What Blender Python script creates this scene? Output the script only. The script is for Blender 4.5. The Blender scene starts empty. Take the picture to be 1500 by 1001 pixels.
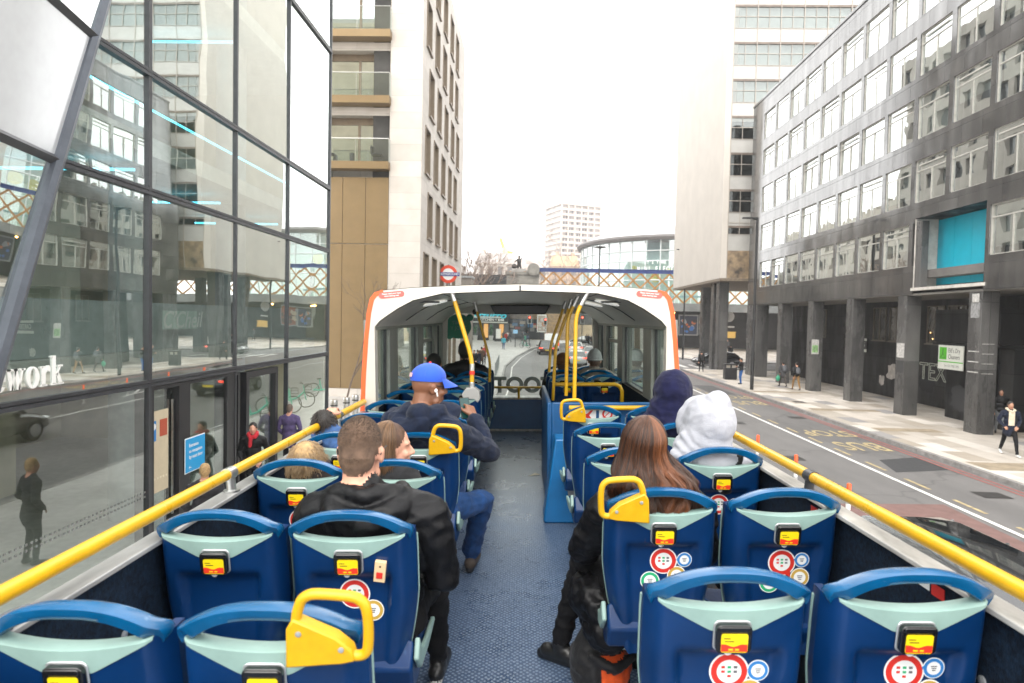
import bpy, math, random
import numpy as np
from mathutils import Matrix, Vector, Euler, noise as mnoise
R = math.radians
rnd = random.Random(11)
scene = bpy.context.scene
COL = scene.collection
V = Vector
def T(x, y, z): return Matrix.Translation((x, y, z))
def ROT(a, ax): return Matrix.Rotation(R(a), 4, ax)

# ---------------------------------------------------------------- frames: street (world) and bus
EYE = 4.2
DECK = 1.69
BUS = T(0, 0, EYE) @ ROT(1.27, 'Z') @ ROT(-1.2, 'Y') @ T(0, 0, -DECK)
CAM = BUS @ T(0, 0, DECK) @ ROT(0.72, 'Z') @ ROT(90 - 2.02, 'X')
FPX = 950.0
def ray(px, py):
    d = CAM.to_3x3() @ V(((px - 750) / FPX, (500.5 - py) / FPX, -1.0))
    return d
def at_z(px, py, z):
    d = ray(px, py); o = CAM.translation
    return o + d * ((z - o.z) / d.z)
def at_x(px, py, x):
    d = ray(px, py); o = CAM.translation
    return o + d * ((x - o.x) / d.x)
def at_y(px, py, y):
    d = ray(px, py); o = CAM.translation
    return o + d * ((y - o.y) / d.y)

# ---------------------------------------------------------------- materials
_M = {}
def mat(name, col, rough=0.5, metal=0.0, var=0.0, vscale=6.0, bump=0.0, bscale=40.0, coat=0.0, spec=0.5,
        emit=None, estr=0.0, col2=None, alpha=1.0, sheen=0.0, rvar=0.0, stretch=None, detail=4.0, wear=None):
    if name in _M: return _M[name]
    m = bpy.data.materials.new(name); m.use_nodes = True
    nt = m.node_tree; N = nt.nodes; L = nt.links
    b = N['Principled BSDF']
    c = (col[0], col[1], col[2], 1)
    b.inputs['Base Color'].default_value = c
    b.inputs['Roughness'].default_value = rough
    b.inputs['Metallic'].default_value = metal
    b.inputs['Specular IOR Level'].default_value = spec
    b.inputs['Coat Weight'].default_value = coat
    b.inputs['Coat Roughness'].default_value = 0.08
    b.inputs['Sheen Weight'].default_value = sheen
    b.inputs['Alpha'].default_value = alpha
    if emit:
        b.inputs['Emission Color'].default_value = (*emit, 1)
        b.inputs['Emission Strength'].default_value = estr
    tc = None
    if var > 0 or bump > 0 or rvar > 0 or col2:
        tc = N.new('ShaderNodeTexCoord')
        src = tc.outputs['Object']
        if stretch:
            mp = N.new('ShaderNodeMapping'); mp.inputs['Scale'].default_value = stretch
            L.new(src, mp.inputs['Vector']); src = mp.outputs['Vector']
    if var > 0 or col2 or rvar > 0:
        nz = N.new('ShaderNodeTexNoise'); nz.inputs['Scale'].default_value = vscale
        nz.inputs['Detail'].default_value = detail; nz.inputs['Roughness'].default_value = 0.6
        L.new(src, nz.inputs['Vector'])
        rp = N.new('ShaderNodeValToRGB')
        rp.color_ramp.elements[0].position = 0.32; rp.color_ramp.elements[1].position = 0.68
        lo = tuple(max(0, x * (1 - var)) for x in col) if not col2 else tuple(col)
        hi = tuple(min(1, x * (1 + var)) for x in col) if not col2 else tuple(col2)
        rp.color_ramp.elements[0].color = (*lo, 1); rp.color_ramp.elements[1].color = (*hi, 1)
        L.new(nz.outputs['Fac'], rp.inputs['Fac'])
        if var > 0 or col2: L.new(rp.outputs['Color'], b.inputs['Base Color'])
        if rvar > 0:
            mr = N.new('ShaderNodeMapRange')
            mr.inputs['To Min'].default_value = max(0, rough - rvar); mr.inputs['To Max'].default_value = min(1, rough + rvar)
            L.new(nz.outputs['Fac'], mr.inputs['Value']); L.new(mr.outputs['Result'], b.inputs['Roughness'])
    if wear:
        wc, wsc, wth, wamt, wst = wear
        if tc is None: tc = N.new('ShaderNodeTexCoord')
        wm = N.new('ShaderNodeMapping'); wm.inputs['Scale'].default_value = wst; L.new(tc.outputs['Object'], wm.inputs['Vector'])
        wn = N.new('ShaderNodeTexNoise'); wn.inputs['Scale'].default_value = wsc; wn.inputs['Detail'].default_value = 9; wn.inputs['Roughness'].default_value = 0.72
        L.new(wm.outputs['Vector'], wn.inputs['Vector'])
        wr = N.new('ShaderNodeValToRGB'); wr.color_ramp.elements[0].position = wth; wr.color_ramp.elements[1].position = min(1, wth + 0.06)
        wr.color_ramp.elements[0].color = (0, 0, 0, 1); wr.color_ramp.elements[1].color = (wamt, wamt, wamt, 1); L.new(wn.outputs['Fac'], wr.inputs['Fac'])
        wx = N.new('ShaderNodeMix'); wx.data_type = 'RGBA'; wx.inputs[7].default_value = (*wc, 1); wx.inputs[6].default_value = c
        lk = b.inputs['Base Color'].links
        if lk: L.new(lk[0].from_socket, wx.inputs[6])
        L.new(wr.outputs['Color'], wx.inputs[0]); L.new(wx.outputs[2], b.inputs['Base Color'])
    if bump > 0:
        if tc is not None and not (var > 0 or rvar > 0 or col2): src = tc.outputs['Object']
        n2 = N.new('ShaderNodeTexNoise'); n2.inputs['Scale'].default_value = bscale; n2.inputs['Detail'].default_value = 5
        L.new(src, n2.inputs['Vector'])
        bp = N.new('ShaderNodeBump'); bp.inputs['Strength'].default_value = bump; bp.inputs['Distance'].default_value = 0.01
        L.new(n2.outputs['Fac'], bp.inputs['Height']); L.new(bp.outputs['Normal'], b.inputs['Normal'])
    _M[name] = m
    return m

def glass_mat(name, tint=(0.75, 0.85, 0.83), f0=0.25, rough=0.0, ior=1.6, wav=0.0, trans=1.0):
    if name in _M: return _M[name]
    m = bpy.data.materials.new(name); m.use_nodes = True
    nt = m.node_tree; N = nt.nodes; L = nt.links
    N.remove(N['Principled BSDF']); out = N['Material Output']
    tr = N.new('ShaderNodeBsdfTransparent'); tr.inputs['Color'].default_value = (*tint, 1)
    gl = N.new('ShaderNodeBsdfGlossy'); gl.inputs['Roughness'].default_value = rough; gl.inputs['Color'].default_value = (0.95, 1, 0.98, 1)
    fr = N.new('ShaderNodeFresnel'); fr.inputs['IOR'].default_value = ior
    geo = N.new('ShaderNodeNewGeometry')
    # keep the same reflectance on both faces of a thin sheet
    mth = N.new('ShaderNodeMath'); mth.operation = 'MULTIPLY_ADD'; mth.use_clamp = True
    mth.inputs[1].default_value = 1.0 - f0; mth.inputs[2].default_value = f0
    lw = N.new('ShaderNodeLayerWeight'); lw.inputs['Blend'].default_value = 0.5
    pw = N.new('ShaderNodeMath'); pw.operation = 'POWER'; pw.inputs[1].default_value = ior * 2.2
    L.new(lw.outputs['Facing'], pw.inputs[0]); L.new(pw.outputs[0], mth.inputs[0])
    N.remove(fr); N.remove(geo)
    mx = N.new('ShaderNodeMixShader')
    L.new(mth.outputs[0], mx.inputs[0]); L.new(tr.outputs[0], mx.inputs[1]); L.new(gl.outputs[0], mx.inputs[2])
    if wav > 0:
        tc = N.new('ShaderNodeTexCoord'); nz = N.new('ShaderNodeTexNoise'); nz.inputs['Scale'].default_value = 0.55; nz.inputs['Detail'].default_value = 1.5
        bp = N.new('ShaderNodeBump'); bp.inputs['Strength'].default_value = wav; bp.inputs['Distance'].default_value = 0.05
        L.new(tc.outputs['Object'], nz.inputs['Vector']); L.new(nz.outputs['Fac'], bp.inputs['Height']); L.new(bp.outputs['Normal'], gl.inputs['Normal'])
    L.new(mx.outputs[0], out.inputs['Surface'])
    _M[name] = m
    return m

# ---------------------------------------------------------------- mesh builder
def basis(right, up, normal, o):
    r, u, n = V(right), V(up), V(normal)
    M = Matrix(((r.x, u.x, n.x, o[0]), (r.y, u.y, n.y, o[1]), (r.z, u.z, n.z, o[2]), (0, 0, 0, 1)))
    return M

class MB:
    def __init__(s, M=None):
        s.v = []; s.f = []; s.m = []; s.M = M
    def add(s, vs, fs, m=0, M=None):
        b = len(s.v)
        if M is not None: vs = [M @ V(p) for p in vs]
        if s.M is not None: vs = [s.M @ V(p) for p in vs]
        s.v.extend([tuple(p) for p in vs]); s.f.extend([tuple(b + i for i in f) for f in fs]); s.m.extend([m] * len(fs))
        return s
    def box(s, x0, x1, y0, y1, z0, z1, m=0, M=None):
        vs = [(x0, y0, z0), (x1, y0, z0), (x1, y1, z0), (x0, y1, z0), (x0, y0, z1), (x1, y0, z1), (x1, y1, z1), (x0, y1, z1)]
        fs = [(0, 3, 2, 1), (4, 5, 6, 7), (0, 1, 5, 4), (1, 2, 6, 5), (2, 3, 7, 6), (3, 0, 4, 7)]
        return s.add(vs, fs, m, M)
    def cbox(s, c, sz, m=0, M=None):
        return s.box(c[0] - sz[0] / 2, c[0] + sz[0] / 2, c[1] - sz[1] / 2, c[1] + sz[1] / 2, c[2] - sz[2] / 2, c[2] + sz[2] / 2, m, M)
    def prism(s, poly, h0, h1, m=0, M=None):
        # poly in (x,y), extruded along z
        n = len(poly)
        vs = [(p[0], p[1], h0) for p in poly] + [(p[0], p[1], h1) for p in poly]
        fs = [tuple(range(n))[::-1], tuple(range(n, 2 * n))] + [(i, (i + 1) % n, n + (i + 1) % n, n + i) for i in range(n)]
        return s.add(vs, fs, m, M)
    def quad(s, a, b, c, d, m=0): return s.add([a, b, c, d], [(0, 1, 2, 3)], m)
    def tube(s, pts, r, n=10, m=0, closed=False, M=None, cap=True):
        pts = [V(p) for p in pts]; k = len(pts)
        rs = r if isinstance(r, (list, tuple)) else [r] * k
        vs = []; fs = []
        prev = None
        for i, p in enumerate(pts):
            a = pts[(i - 1) % k] if (closed or i > 0) else p
            b = pts[(i + 1) % k] if (closed or i < k - 1) else p
            d = (b - a).normalized() if (b - a).length > 1e-9 else V((0, 0, 1))
            if prev is None:
                up = V((0, 0, 1)) if abs(d.z) < 0.9 else V((1, 0, 0))
                e1 = d.cross(up).normalized()
            else:
                e1 = (prev - d * prev.dot(d)); e1 = e1.normalized() if e1.length > 1e-6 else d.orthogonal().normalized()
            prev = e1; e2 = d.cross(e1)
            for j in range(n):
                t = 2 * math.pi * j / n
                vs.append(p + (e1 * math.cos(t) + e2 * math.sin(t)) * rs[i])
        for i in range(k if closed else k - 1):
            for j in range(n):
                i2 = (i + 1) % k; j2 = (j + 1) % n
                fs.append((i * n + j, i * n + j2, i2 * n + j2, i2 * n + j))
        if not closed and cap:
            fs.append(tuple(range(n))[::-1]); fs.append(tuple(range((k - 1) * n, k * n)))
        return s.add(vs, fs, m, M)
    def lathe(s, prof, n=24, m=0, M=None, c=(0, 0, 0)):
        vs = []; fs = []
        for r_, z in prof:
            for j in range(n):
                t = 2 * math.pi * j / n
                vs.append((c[0] + r_ * math.cos(t), c[1] + r_ * math.sin(t), c[2] + z))
        k = len(prof)
        for i in range(k - 1):
            for j in range(n):
                j2 = (j + 1) % n
                fs.append((i * n + j, i * n + j2, (i + 1) * n + j2, (i + 1) * n + j))
        fs.append(tuple(range(n))[::-1]); fs.append(tuple(range((k - 1) * n, k * n)))
        return s.add(vs, fs, m, M)
    def grid(s, fn, nu, nv, m=0, M=None, flip=False, closed_u=False):
        vs = [fn(i / nu, j / nv) for j in range(nv + 1) for i in range(nu + 1)]
        fs = []
        w = nu + 1
        for j in range(nv):
            for i in range(nu):
                q = (j * w + i, j * w + i + 1, (j + 1) * w + i + 1, (j + 1) * w + i)
                fs.append(q[::-1] if flip else q)
        return s.add(vs, fs, m, M)
    def ell(s, c, rad, n=16, k=10, m=0, M=None):
        vs = [(c[0], c[1], c[2] - rad[2])]; fs = []
        for i in range(1, k):
            ph = -math.pi / 2 + math.pi * i / k
            for j in range(n):
                t = 2 * math.pi * j / n
                vs.append((c[0] + rad[0] * math.cos(ph) * math.cos(t), c[1] + rad[1] * math.cos(ph) * math.sin(t), c[2] + rad[2] * math.sin(ph)))
        vs.append((c[0], c[1], c[2] + rad[2])); last = len(vs) - 1
        for j in range(n): fs.append((0, 1 + (j + 1) % n, 1 + j))
        for i in range(k - 2):
            for j in range(n):
                a = 1 + i * n; j2 = (j + 1) % n
                fs.append((a + j, a + j2, a + n + j2, a + n + j))
        a = 1 + (k - 2) * n
        for j in range(n): fs.append((a + j, a + (j + 1) % n, last))
        return s.add(vs, fs, m, M)
    def text(s, string, size, M, m=0, ext=0.004, bold=0.0, sx=1.0, align='CENTER', shear=0.0):
        vs, fs = text_geo(string, size, ext, bold, align, shear)
        vs = [(x * sx, y, z) for x, y, z in vs]
        return s.add(vs, fs, m, M)
    def build(s, name, mats, parent=None, smooth=None, off=None, bevel=0.0, bseg=2):
        me = bpy.data.meshes.new(name)
        vs = s.v
        if off is not None: vs = [(a - off[0], b - off[1], c - off[2]) for a, b, c in vs]
        me.from_pydata(vs, [], s.f)
        if not isinstance(mats, (list, tuple)): mats = [mats]
        for mm in mats: me.materials.append(mm)
        if len(mats) > 1: me.polygons.foreach_set('material_index', s.m)
        if smooth is not None:
            me.polygons.foreach_set('use_smooth', [True] * len(me.polygons))
            me.update()
            me.set_sharp_from_angle(angle=R(smooth))
        me.update()
        o = bpy.data.objects.new(name, me); COL.objects.link(o)
        if parent is not None: o.parent = parent
        if bevel > 0:
            md = o.modifiers.new('bevel', 'BEVEL'); md.width = bevel; md.segments = bseg; md.limit_method = 'ANGLE'; md.angle_limit = R(40)
            if smooth is None:
                me.polygons.foreach_set('use_smooth', [True] * len(me.polygons)); me.set_sharp_from_angle(angle=R(30))
        return o

_T = {}
def text_geo(string, size, ext, bold, align='CENTER', shear=0.0):
    key = (string, size, ext, bold, align, shear)
    if key in _T: return _T[key]
    cu = bpy.data.curves.new('txt', 'FONT'); cu.body = string; cu.size = size; cu.extrude = ext / 2; cu.offset = bold
    cu.align_x = align; cu.align_y = 'CENTER'; cu.resolution_u = 4; cu.shear = shear
    o = bpy.data.objects.new('txt', cu); COL.objects.link(o)
    dg = bpy.context.evaluated_depsgraph_get(); dg.update()
    me = o.evaluated_get(dg).to_mesh()
    vs = [tuple(v.co) for v in me.vertices]; fs = [tuple(p.vertices) for p in me.polygons]
    o.evaluated_get(dg).to_mesh_clear()
    bpy.data.objects.remove(o); bpy.data.curves.remove(cu)
    _T[key] = (vs, fs)
    return vs, fs

def tag(o, label=None, cat=None, group=None, kind=None):
    if label: o['label'] = label
    if cat: o['category'] = cat
    if group: o['group'] = group
    if kind: o['kind'] = kind
    return o
def place(o, loc=(0, 0, 0), rz=0.0, bus=False, M=None):
    L = T(*loc) @ Matrix.Rotation(R(rz), 4, 'Z')
    if M is not None: L = L @ M
    o.matrix_basis = (BUS @ L) if bus else L
    return o
def thing(name, label, cat, loc=(0, 0, 0), rz=0.0, group=None, bus=False, M=None):
    o = bpy.data.objects.new(name, None); COL.objects.link(o); o.empty_display_size = 0.2
    place(o, loc, rz, bus, M)
    return tag(o, label, cat, group)
def dup(root, label=None, group=None, skip=()):
    r = root.copy(); COL.objects.link(r)
    if label: r['label'] = label
    if group: r['group'] = group
    for ch in list(root.children):
        if ch.name.split('.')[0] in skip: continue
        c = ch.copy(); COL.objects.link(c); c.parent = r
        for g in list(ch.children):
            d = g.copy(); COL.objects.link(d); d.parent = c
    return r
def struct(o): o['kind'] = 'structure'; return o

# common materials
BLACK = mat('black_plastic', (0.012, 0.012, 0.014), 0.35, var=0.3)
YEL = mat('yellow_rail_paint', (0.62, 0.34, 0.004), 0.30, var=0.10, vscale=9, coat=0.15, bump=0.05, bscale=120, rvar=0.12, wear=((0.40, 0.24, 0.03), 7, 0.63, 0.55, (4, 0.8, 4)))
YELP = mat('yellow_plastic', (0.60, 0.335, 0.005), 0.38, var=0.08, vscale=20, bump=0.05, bscale=300, rvar=0.1, wear=((0.42, 0.27, 0.06), 16, 0.64, 0.5, (1, 1, 2.5)))
STEEL = mat('brushed_steel', (0.55, 0.55, 0.54), 0.3, 1.0, var=0.15, vscale=20)
GREYM = mat('grey_metal_paint', (0.28, 0.29, 0.29), 0.45, var=0.15)
DARKM = mat('dark_frame_metal', (0.035, 0.037, 0.042), 0.38, var=0.2)
WHITEP = mat('white_print', (0.8, 0.8, 0.78), 0.5)
REDP = mat('red_print', (0.62, 0.03, 0.02), 0.45)
TYRE = mat('tyre_rubber', (0.018, 0.018, 0.018), 0.8, var=0.2)
# ================================================================ BUS
M_SHELL = mat('navy_seat_plastic', (0.0005, 0.025, 0.102), 0.33, var=0.18, vscale=5, wear=((0.03, 0.09, 0.20), 14, 0.64, 0.5, (1.5, 1, 0.5)), bump=0.03, bscale=500, spec=0.5, rvar=0.1)
M_RIM = mat('sky_lit_rim_plastic', (0.002, 0.085, 0.215), 0.22, var=0.16, vscale=10, wear=((0.10, 0.22, 0.34), 22, 0.62, 0.5, (0.7, 1, 1.5)), bump=0.02, bscale=400, coat=0.25, rvar=0.1)  # lighter than the shell: the rim's sky-lit look is put into its colour
M_MINT = mat('mint_plastic', (0.245, 0.365, 0.330), 0.40, var=0.09, vscale=9, wear=((0.16, 0.22, 0.20), 18, 0.64, 0.45, (1, 1, 1)))
M_FAB = mat('navy_moquette', (0.008, 0.022, 0.07), 0.9, var=0.5, vscale=160, bump=0.3, bscale=300, sheen=0.3)
M_BLUEP = mat('blue_bus_panel', (0.006, 0.075, 0.205), 0.38, var=0.15, vscale=4, bump=0.03, bscale=200)
M_WALL = mat('speckled_navy_lining', (0.001, 0.002, 0.006), 0.7, var=0.8, vscale=60, bump=0.4, bscale=220, col2=(0.008, 0.022, 0.045), detail=9, spec=0.25)
M_SILL = mat('scuffed_grey_sill', (0.33, 0.33, 0.325), 0.4, var=0.3, vscale=9, metal=0.25, stretch=(1, 0.25, 1))
M_SILLW = mat('scuffed_white_sill', (0.42, 0.41, 0.385), 0.5, var=0.35, vscale=14, stretch=(1, 0.25, 1))
M_WHITE = mat('white_bus_paint', (0.52, 0.49, 0.43), 0.3, var=0.05, vscale=3, coat=0.4)
M_ORANGE = mat('orange_trim', (0.75, 0.10, 0.015), 0.35, var=0.08)
M_CEIL = mat('beige_grey_lining', (0.56, 0.53, 0.47), 0.34, var=0.08, vscale=2.5, bump=0.02)
M_PIL = mat('grey_green_pillar', (0.19, 0.20, 0.175), 0.42, var=0.12)
M_SILVER = mat('silver_bezel', (0.55, 0.57, 0.58), 0.3, 0.6)
M_SCY = mat('display_yellow', (0.82, 0.62, 0.01), 0.3)
M_SCR = mat('display_red', (0.72, 0.04, 0.02), 0.3)
M_GOLD = mat('gold_print', (0.52, 0.33, 0.06), 0.45)
M_BLUPR = mat('blue_print', (0.03, 0.20, 0.52), 0.45)
M_GRNPR = mat('green_print', (0.02, 0.38, 0.16), 0.45)
M_CREAM = mat('cream_plastic', (0.72, 0.52, 0.30), 0.4)
M_BGLASS = glass_mat('bus_window_glass', (0.80, 0.86, 0.83), 0.06, 0.0, 1.5)

def floor_mat():
    m = bpy.data.materials.new('dimpled_blue_grey_floor'); m.use_nodes = True
    nt = m.node_tree; N = nt.nodes; L = nt.links; b = N['Principled BSDF']
    tc = N.new('ShaderNodeTexCoord')
    wv = N.new('ShaderNodeTexChecker'); wv.inputs['Scale'].default_value = 46
    mp = N.new('ShaderNodeMapping'); mp.inputs['Rotation'].default_value = (0, 0, R(45)); mp.inputs['Scale'].default_value = (1, 1, 1)
    L.new(tc.outputs['Object'], mp.inputs['Vector'])
    vo = N.new('ShaderNodeTexVoronoi'); vo.feature = 'F1'; vo.inputs['Scale'].default_value = 46; vo.inputs['Randomness'].default_value = 0.25
    L.new(mp.outputs['Vector'], vo.inputs['Vector'])
    rp = N.new('ShaderNodeValToRGB'); rp.color_ramp.elements[0].position = 0.22; rp.color_ramp.elements[1].position = 0.42
    rp.color_ramp.elements[0].color = (1, 1, 1, 1); rp.color_ramp.elements[1].color = (0, 0, 0, 1)
    L.new(vo.outputs['Distance'], rp.inputs['Fac'])
    nz = N.new('ShaderNodeTexNoise'); nz.inputs['Scale'].default_value = 3.0; nz.inputs['Detail'].default_value = 8; nz.inputs['Roughness'].default_value = 0.7
    L.new(tc.outputs['Object'], nz.inputs['Vector'])
    mx = N.new('ShaderNodeMix'); mx.data_type = 'RGBA'
    mx.inputs[6].default_value = (0.052, 0.084, 0.150, 1); mx.inputs[7].default_value = (0.19, 0.25, 0.34, 1)
    L.new(rp.outputs['Color'], mx.inputs[0])
    m2 = N.new('ShaderNodeMix'); m2.data_type = 'RGBA'; m2.blend_type = 'MULTIPLY'; m2.inputs[0].default_value = 0.6
    r2 = N.new('ShaderNodeValToRGB'); r2.color_ramp.elements[0].position = 0.3; r2.color_ramp.elements[1].position = 0.7
    r2.color_ramp.elements[0].color = (0.55, 0.55, 0.55, 1); r2.color_ramp.elements[1].color = (1, 1, 1, 1)
    L.new(nz.outputs['Fac'], r2.inputs['Fac']); L.new(mx.outputs[2], m2.inputs[6]); L.new(r2.outputs['Color'], m2.inputs[7])
    L.new(m2.outputs[2], b.inputs['Base Color'])
    mr = N.new('ShaderNodeMapRange'); mr.inputs['To Min'].default_value = 0.16; mr.inputs['To Max'].default_value = 0.42
    L.new(nz.outputs['Fac'], mr.inputs['Value']); L.new(mr.outputs['Result'], b.inputs['Roughness'])
    bp = N.new('ShaderNodeBump'); bp.inputs['Strength'].default_value = 0.35; bp.inputs['Distance'].default_value = 0.004
    L.new(rp.outputs['Color'], bp.inputs['Height']); L.new(bp.outputs['Normal'], b.inputs['Normal'])
    return m

bus = thing('open_top_bus', 'open top double decker sightseeing bus with white front canopy, seen along its upper deck', 'bus', bus=True)
MB().box(-1.2, 1.2, -1.2, 9.75, -0.08, 0).build('deck_floor', floor_mat(), bus)
for sx, ms in ((-1, M_SILL), (1, M_SILLW)):
    a, b_ = sorted((sx * 1.240, sx * 1.268))
    MB().box(a, b_, -1.2, 9.75, 0.0, 0.925).build('side_lining', M_WALL, bus)
    a, b_ = sorted((sx * 1.212, sx * 1.285))
    s = MB().box(a, b_, -1.2, 9.75, 0.927, 0.945).build('sill_trim', ms, bus, bevel=0.004)
    a, b_ = sorted((sx * 1.270, sx * 1.288))
    m = MB().box(a, b_, -1.2, 10.1, -1.2, 0.925, 0).box(a, b_, -1.2, 10.1, -2.2, -1.205, 1)
    for y in (0.2, 7.9):
        m.lathe([(0.30, -0.012), (0.30, 0.012)], 24, 2, M=T(sx * 1.29, y, -2.05) @ ROT(90, 'Y'))
    m.build('outer_panel', [M_WHITE, M_ORANGE, TYRE], bus)
# rails
for sx, z in ((-1, 1.022), (1, 1.010)):
    rl = MB().tube([(sx * 1.255, -1.2, z), (sx * 1.255, 5.17, z)], 0.0235, 16).build('handrail', YEL, bus, smooth=50)
    for y in ((2.76, 4.45, 0.9) if sx < 0 else (2.79, 4.5, 0.9)):
        cm = MB()
        cm.tube([(sx * 1.255, y - 0.03, z), (sx * 1.255, y + 0.03, z)], 0.0275, 16)
        cm.tube([(sx * 1.25, y, z - 0.02), (sx * 1.245, y, 0.946)], 0.02, 10)
        cm.tube([(sx * 1.245, y, 0.946), (sx * 1.245, y, 0.952)], 0.034, 14)
        cm.build('rail_bracket', STEEL if sx < 0 else DARKM, rl, smooth=40)
# round fixings + small decals on linings
for (x, y, z) in ((-1.2395, 1.98, 0.70), (1.2395, 1.72, 0.72), (1.2395, 1.80, 0.72)):
    fx = MB(); fx.lathe([(0.014, 0), (0.014, 0.004), (0.006, 0.007)], 14, 0, M=T(x, y, z) @ ROT(90 if x < 0 else -90, 'Y'))
    fx.build('lining_fixing', M_SILVER, bus, smooth=30)
d = MB()
for (y, z, w, mi) in ((1.98, 0.885, 0.03, 0), (1.91, 0.88, 0.03, 1), (2.72, 0.88, 0.03, 1), (2.65, 0.885, 0.03, 0)):
    d = MB(); d.box(1.2375, 1.2390, y - w, y + w, z - 0.018, z + 0.018, mi)
    d.build('lining_sticker', [WHITEP, REDP], bus)

# ---- canopy
Y0, Y1 = 5.2, 9.8
outer = [(-1.286, 0.93), (-1.27, 1.25), (-1.25, 1.52), (-1.225, 1.74), (-1.20, 1.85), (-1.165, 1.895), (-1.10, 1.915), (-0.88, 1.935), (-0.45, 1.955), (0, 1.963)]
outer = outer + [(-x, z) for x, z in outer[-2::-1]]
inner = [(-1.165, 0.93), (-1.167, 1.25), (-1.170, 1.45), (-1.170, 1.625), (-1.13, 1.672), (-1.07, 1.715), (-0.98, 1.775), (-0.86, 1.838), (-0.62, 1.893), (0, 1.915)]
inner = inner + [(-x, z) for x, z in inner[-2::-1]]
n = len(outer)
f = MB()
vs = [(x, Y0, z) for x, z in outer] + [(x, Y0 - 0.012, z) for x, z in [(a * 0.998, b) for a, b in inner]] + [(x, Y0 + 0.10, z) for x, z in inner]
fs = []
for i in range(n - 1):
    fs.append((i, i + 1, n + i + 1, n + i)); fs.append((n + i, n + i + 1, 2 * n + i + 1, 2 * n + i))
f.add(vs, fs)
fas = f.build('canopy_fascia', M_WHITE, bus, smooth=40)
# roof skin
up = [i for i in range(n) if outer[i][1] > 1.6]
r_ = MB()
def roofpt(u, v):
    i = u * (len(up) - 1); k = min(int(i), len(up) - 2); t = i - k
    a, b = outer[up[k]], outer[up[k + 1]]
    x = a[0] * (1 - t) + b[0] * t; z = a[1] * (1 - t) + b[1] * t
    dz = -0.10 * max(0, (v - 0.82) / 0.18) ** 2 + 0.004
    return (x, Y0 + 0.001 + v * (Y1 + 0.25 - Y0), z + dz)
r_.grid(roofpt, len(up) - 1, 8)
r_.build('canopy_roof', M_WHITE, bus, smooth=40)
c_ = MB()
upi = [i for i in range(n) if inner[i][1] > 1.6]
def ceilpt(u, v):
    i = u * (len(upi) - 1); k = min(int(i), len(upi) - 2); t = i - k
    a, b = inner[upi[k]], inner[upi[k + 1]]
    return (a[0] * (1 - t) + b[0] * t, Y0 + 0.08 + v * (Y1 - Y0 - 0.08), a[1] * (1 - t) + b[1] * t - 0.004)
c_.grid(ceilpt, len(upi) - 1, 6, flip=True)
ceil = c_.build('canopy_ceiling', M_CEIL, bus, smooth=25)
# ceiling panel seams, speaker hatch and roof lights
sm = MB()
for y in (6.35, 7.75):
    for sx in (-1, 1):
        sm.tube([(sx * 1.12, y, 1.672), (sx * 0.98, y, 1.767), (sx * 0.86, y, 1.829), (sx * 0.62, y, 1.884)], 0.004, 6)
for sx in (-1, 1):
    sm.tube([(sx * 0.62, 5.3, 1.887), (sx * 0.62, 9.6, 1.887)], 0.004, 6)
    sm.box(sx * 0.80 - 0.09, sx * 0.80 + 0.09, 5.62, 5.72, 1.828, 1.842)
sm.build('ceiling_seam', DARKM, ceil)
M_LAMPW = mat('roof_light_lens', (0.75, 0.78, 0.75), 0.2, emit=(1, 1, 0.95), estr=0.12)
for (x, y) in ((-0.80, 6.1), (0.80, 6.0), (0.76, 6.9)):
    l = MB()
    nrm = ROT(-14 if x > 0 else 14, 'Y')
    z = 1.835 - (abs(x) - 0.86) * -0.23 - 0.0
    M_ = T(x, y, 1.836 + (0.86 - abs(x)) * 0.22 - 0.008) @ ROT(13 if x > 0 else -13, 'Y')
    l.lathe([(0.10, 0), (0.115, -0.006), (0.115, -0.012), (0.0, -0.02)], 24, 0, M=M_ @ Matrix.Diagonal((1, 1.5, 1, 1)))
    l.build('roof_light', M_LAMPW, ceil, smooth=30)
# orange edge and warning pills
for sx in (-1, 1):
    pts = [(x * -sx * -1 if False else x, z) for x, z in outer[:7]]
    pts = [((p[0] if sx < 0 else -p[0]), Y0 - 0.004, p[1]) for p in pts]
    m = MB()
    vs = []; fs = []
    for i, p in enumerate(pts):
        q = pts[min(i + 1, len(pts) - 1)]; o_ = pts[max(i - 1, 0)]
        dx, dz = q[0] - o_[0], q[2] - o_[2]; l = math.hypot(dx, dz)
        nx, nz = dz / l * (-sx) * -1, -dx / l * (-sx) * -1
        if nx * sx > 0: nx, nz = -nx, -nz
        for k, yy in ((0.0, 0.0), (0.030, -0.003), (0.030, 0.01), (-0.006, 0.16), (-0.006, 0.0)):
            vs.append((p[0] + nx * k, p[1] + yy, p[2] + nz * k))
    for i in range(len(pts) - 1):
        for j in range(5):
            a = i * 5 + j; b = i * 5 + (j + 1) % 5
            fs.append((a, b, b + 5, a + 5))
    m.add(vs, fs); m.build('orange_edging', M_ORANGE, bus, smooth=40)
    # pill
    px = sx * 1.03
    pl = MB(); poly = []
    for k in range(24):
        t = 2 * math.pi * k / 24; poly.append((math.copysign(0.078, math.cos(t)) + 0.024 * math.cos(t), 0.024 * math.sin(t)))
    Mx = basis((1, 0, 0.09 * -sx), (-0.09 * -sx, 0, 1), (0, -1, 0), (px, Y0 - 0.008, 1.882))
    pl.prism(poly, 0.0, 0.003, 0, Mx)
    Mx2 = Mx @ T(0, 0, 0.004)
    pl.text('Please mind your head', 0.0165, Mx2 @ T(0, 0.009, 0), 1, 0.001, 0.0003)
    pl.text('when leaving seat', 0.0165, Mx2 @ T(0, -0.009, 0), 1, 0.001, 0.0003)
    pl.build('warning_sticker', [mat('soft_red_print', (0.68, 0.12, 0.10), 0.5), WHITEP], fas)
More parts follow.
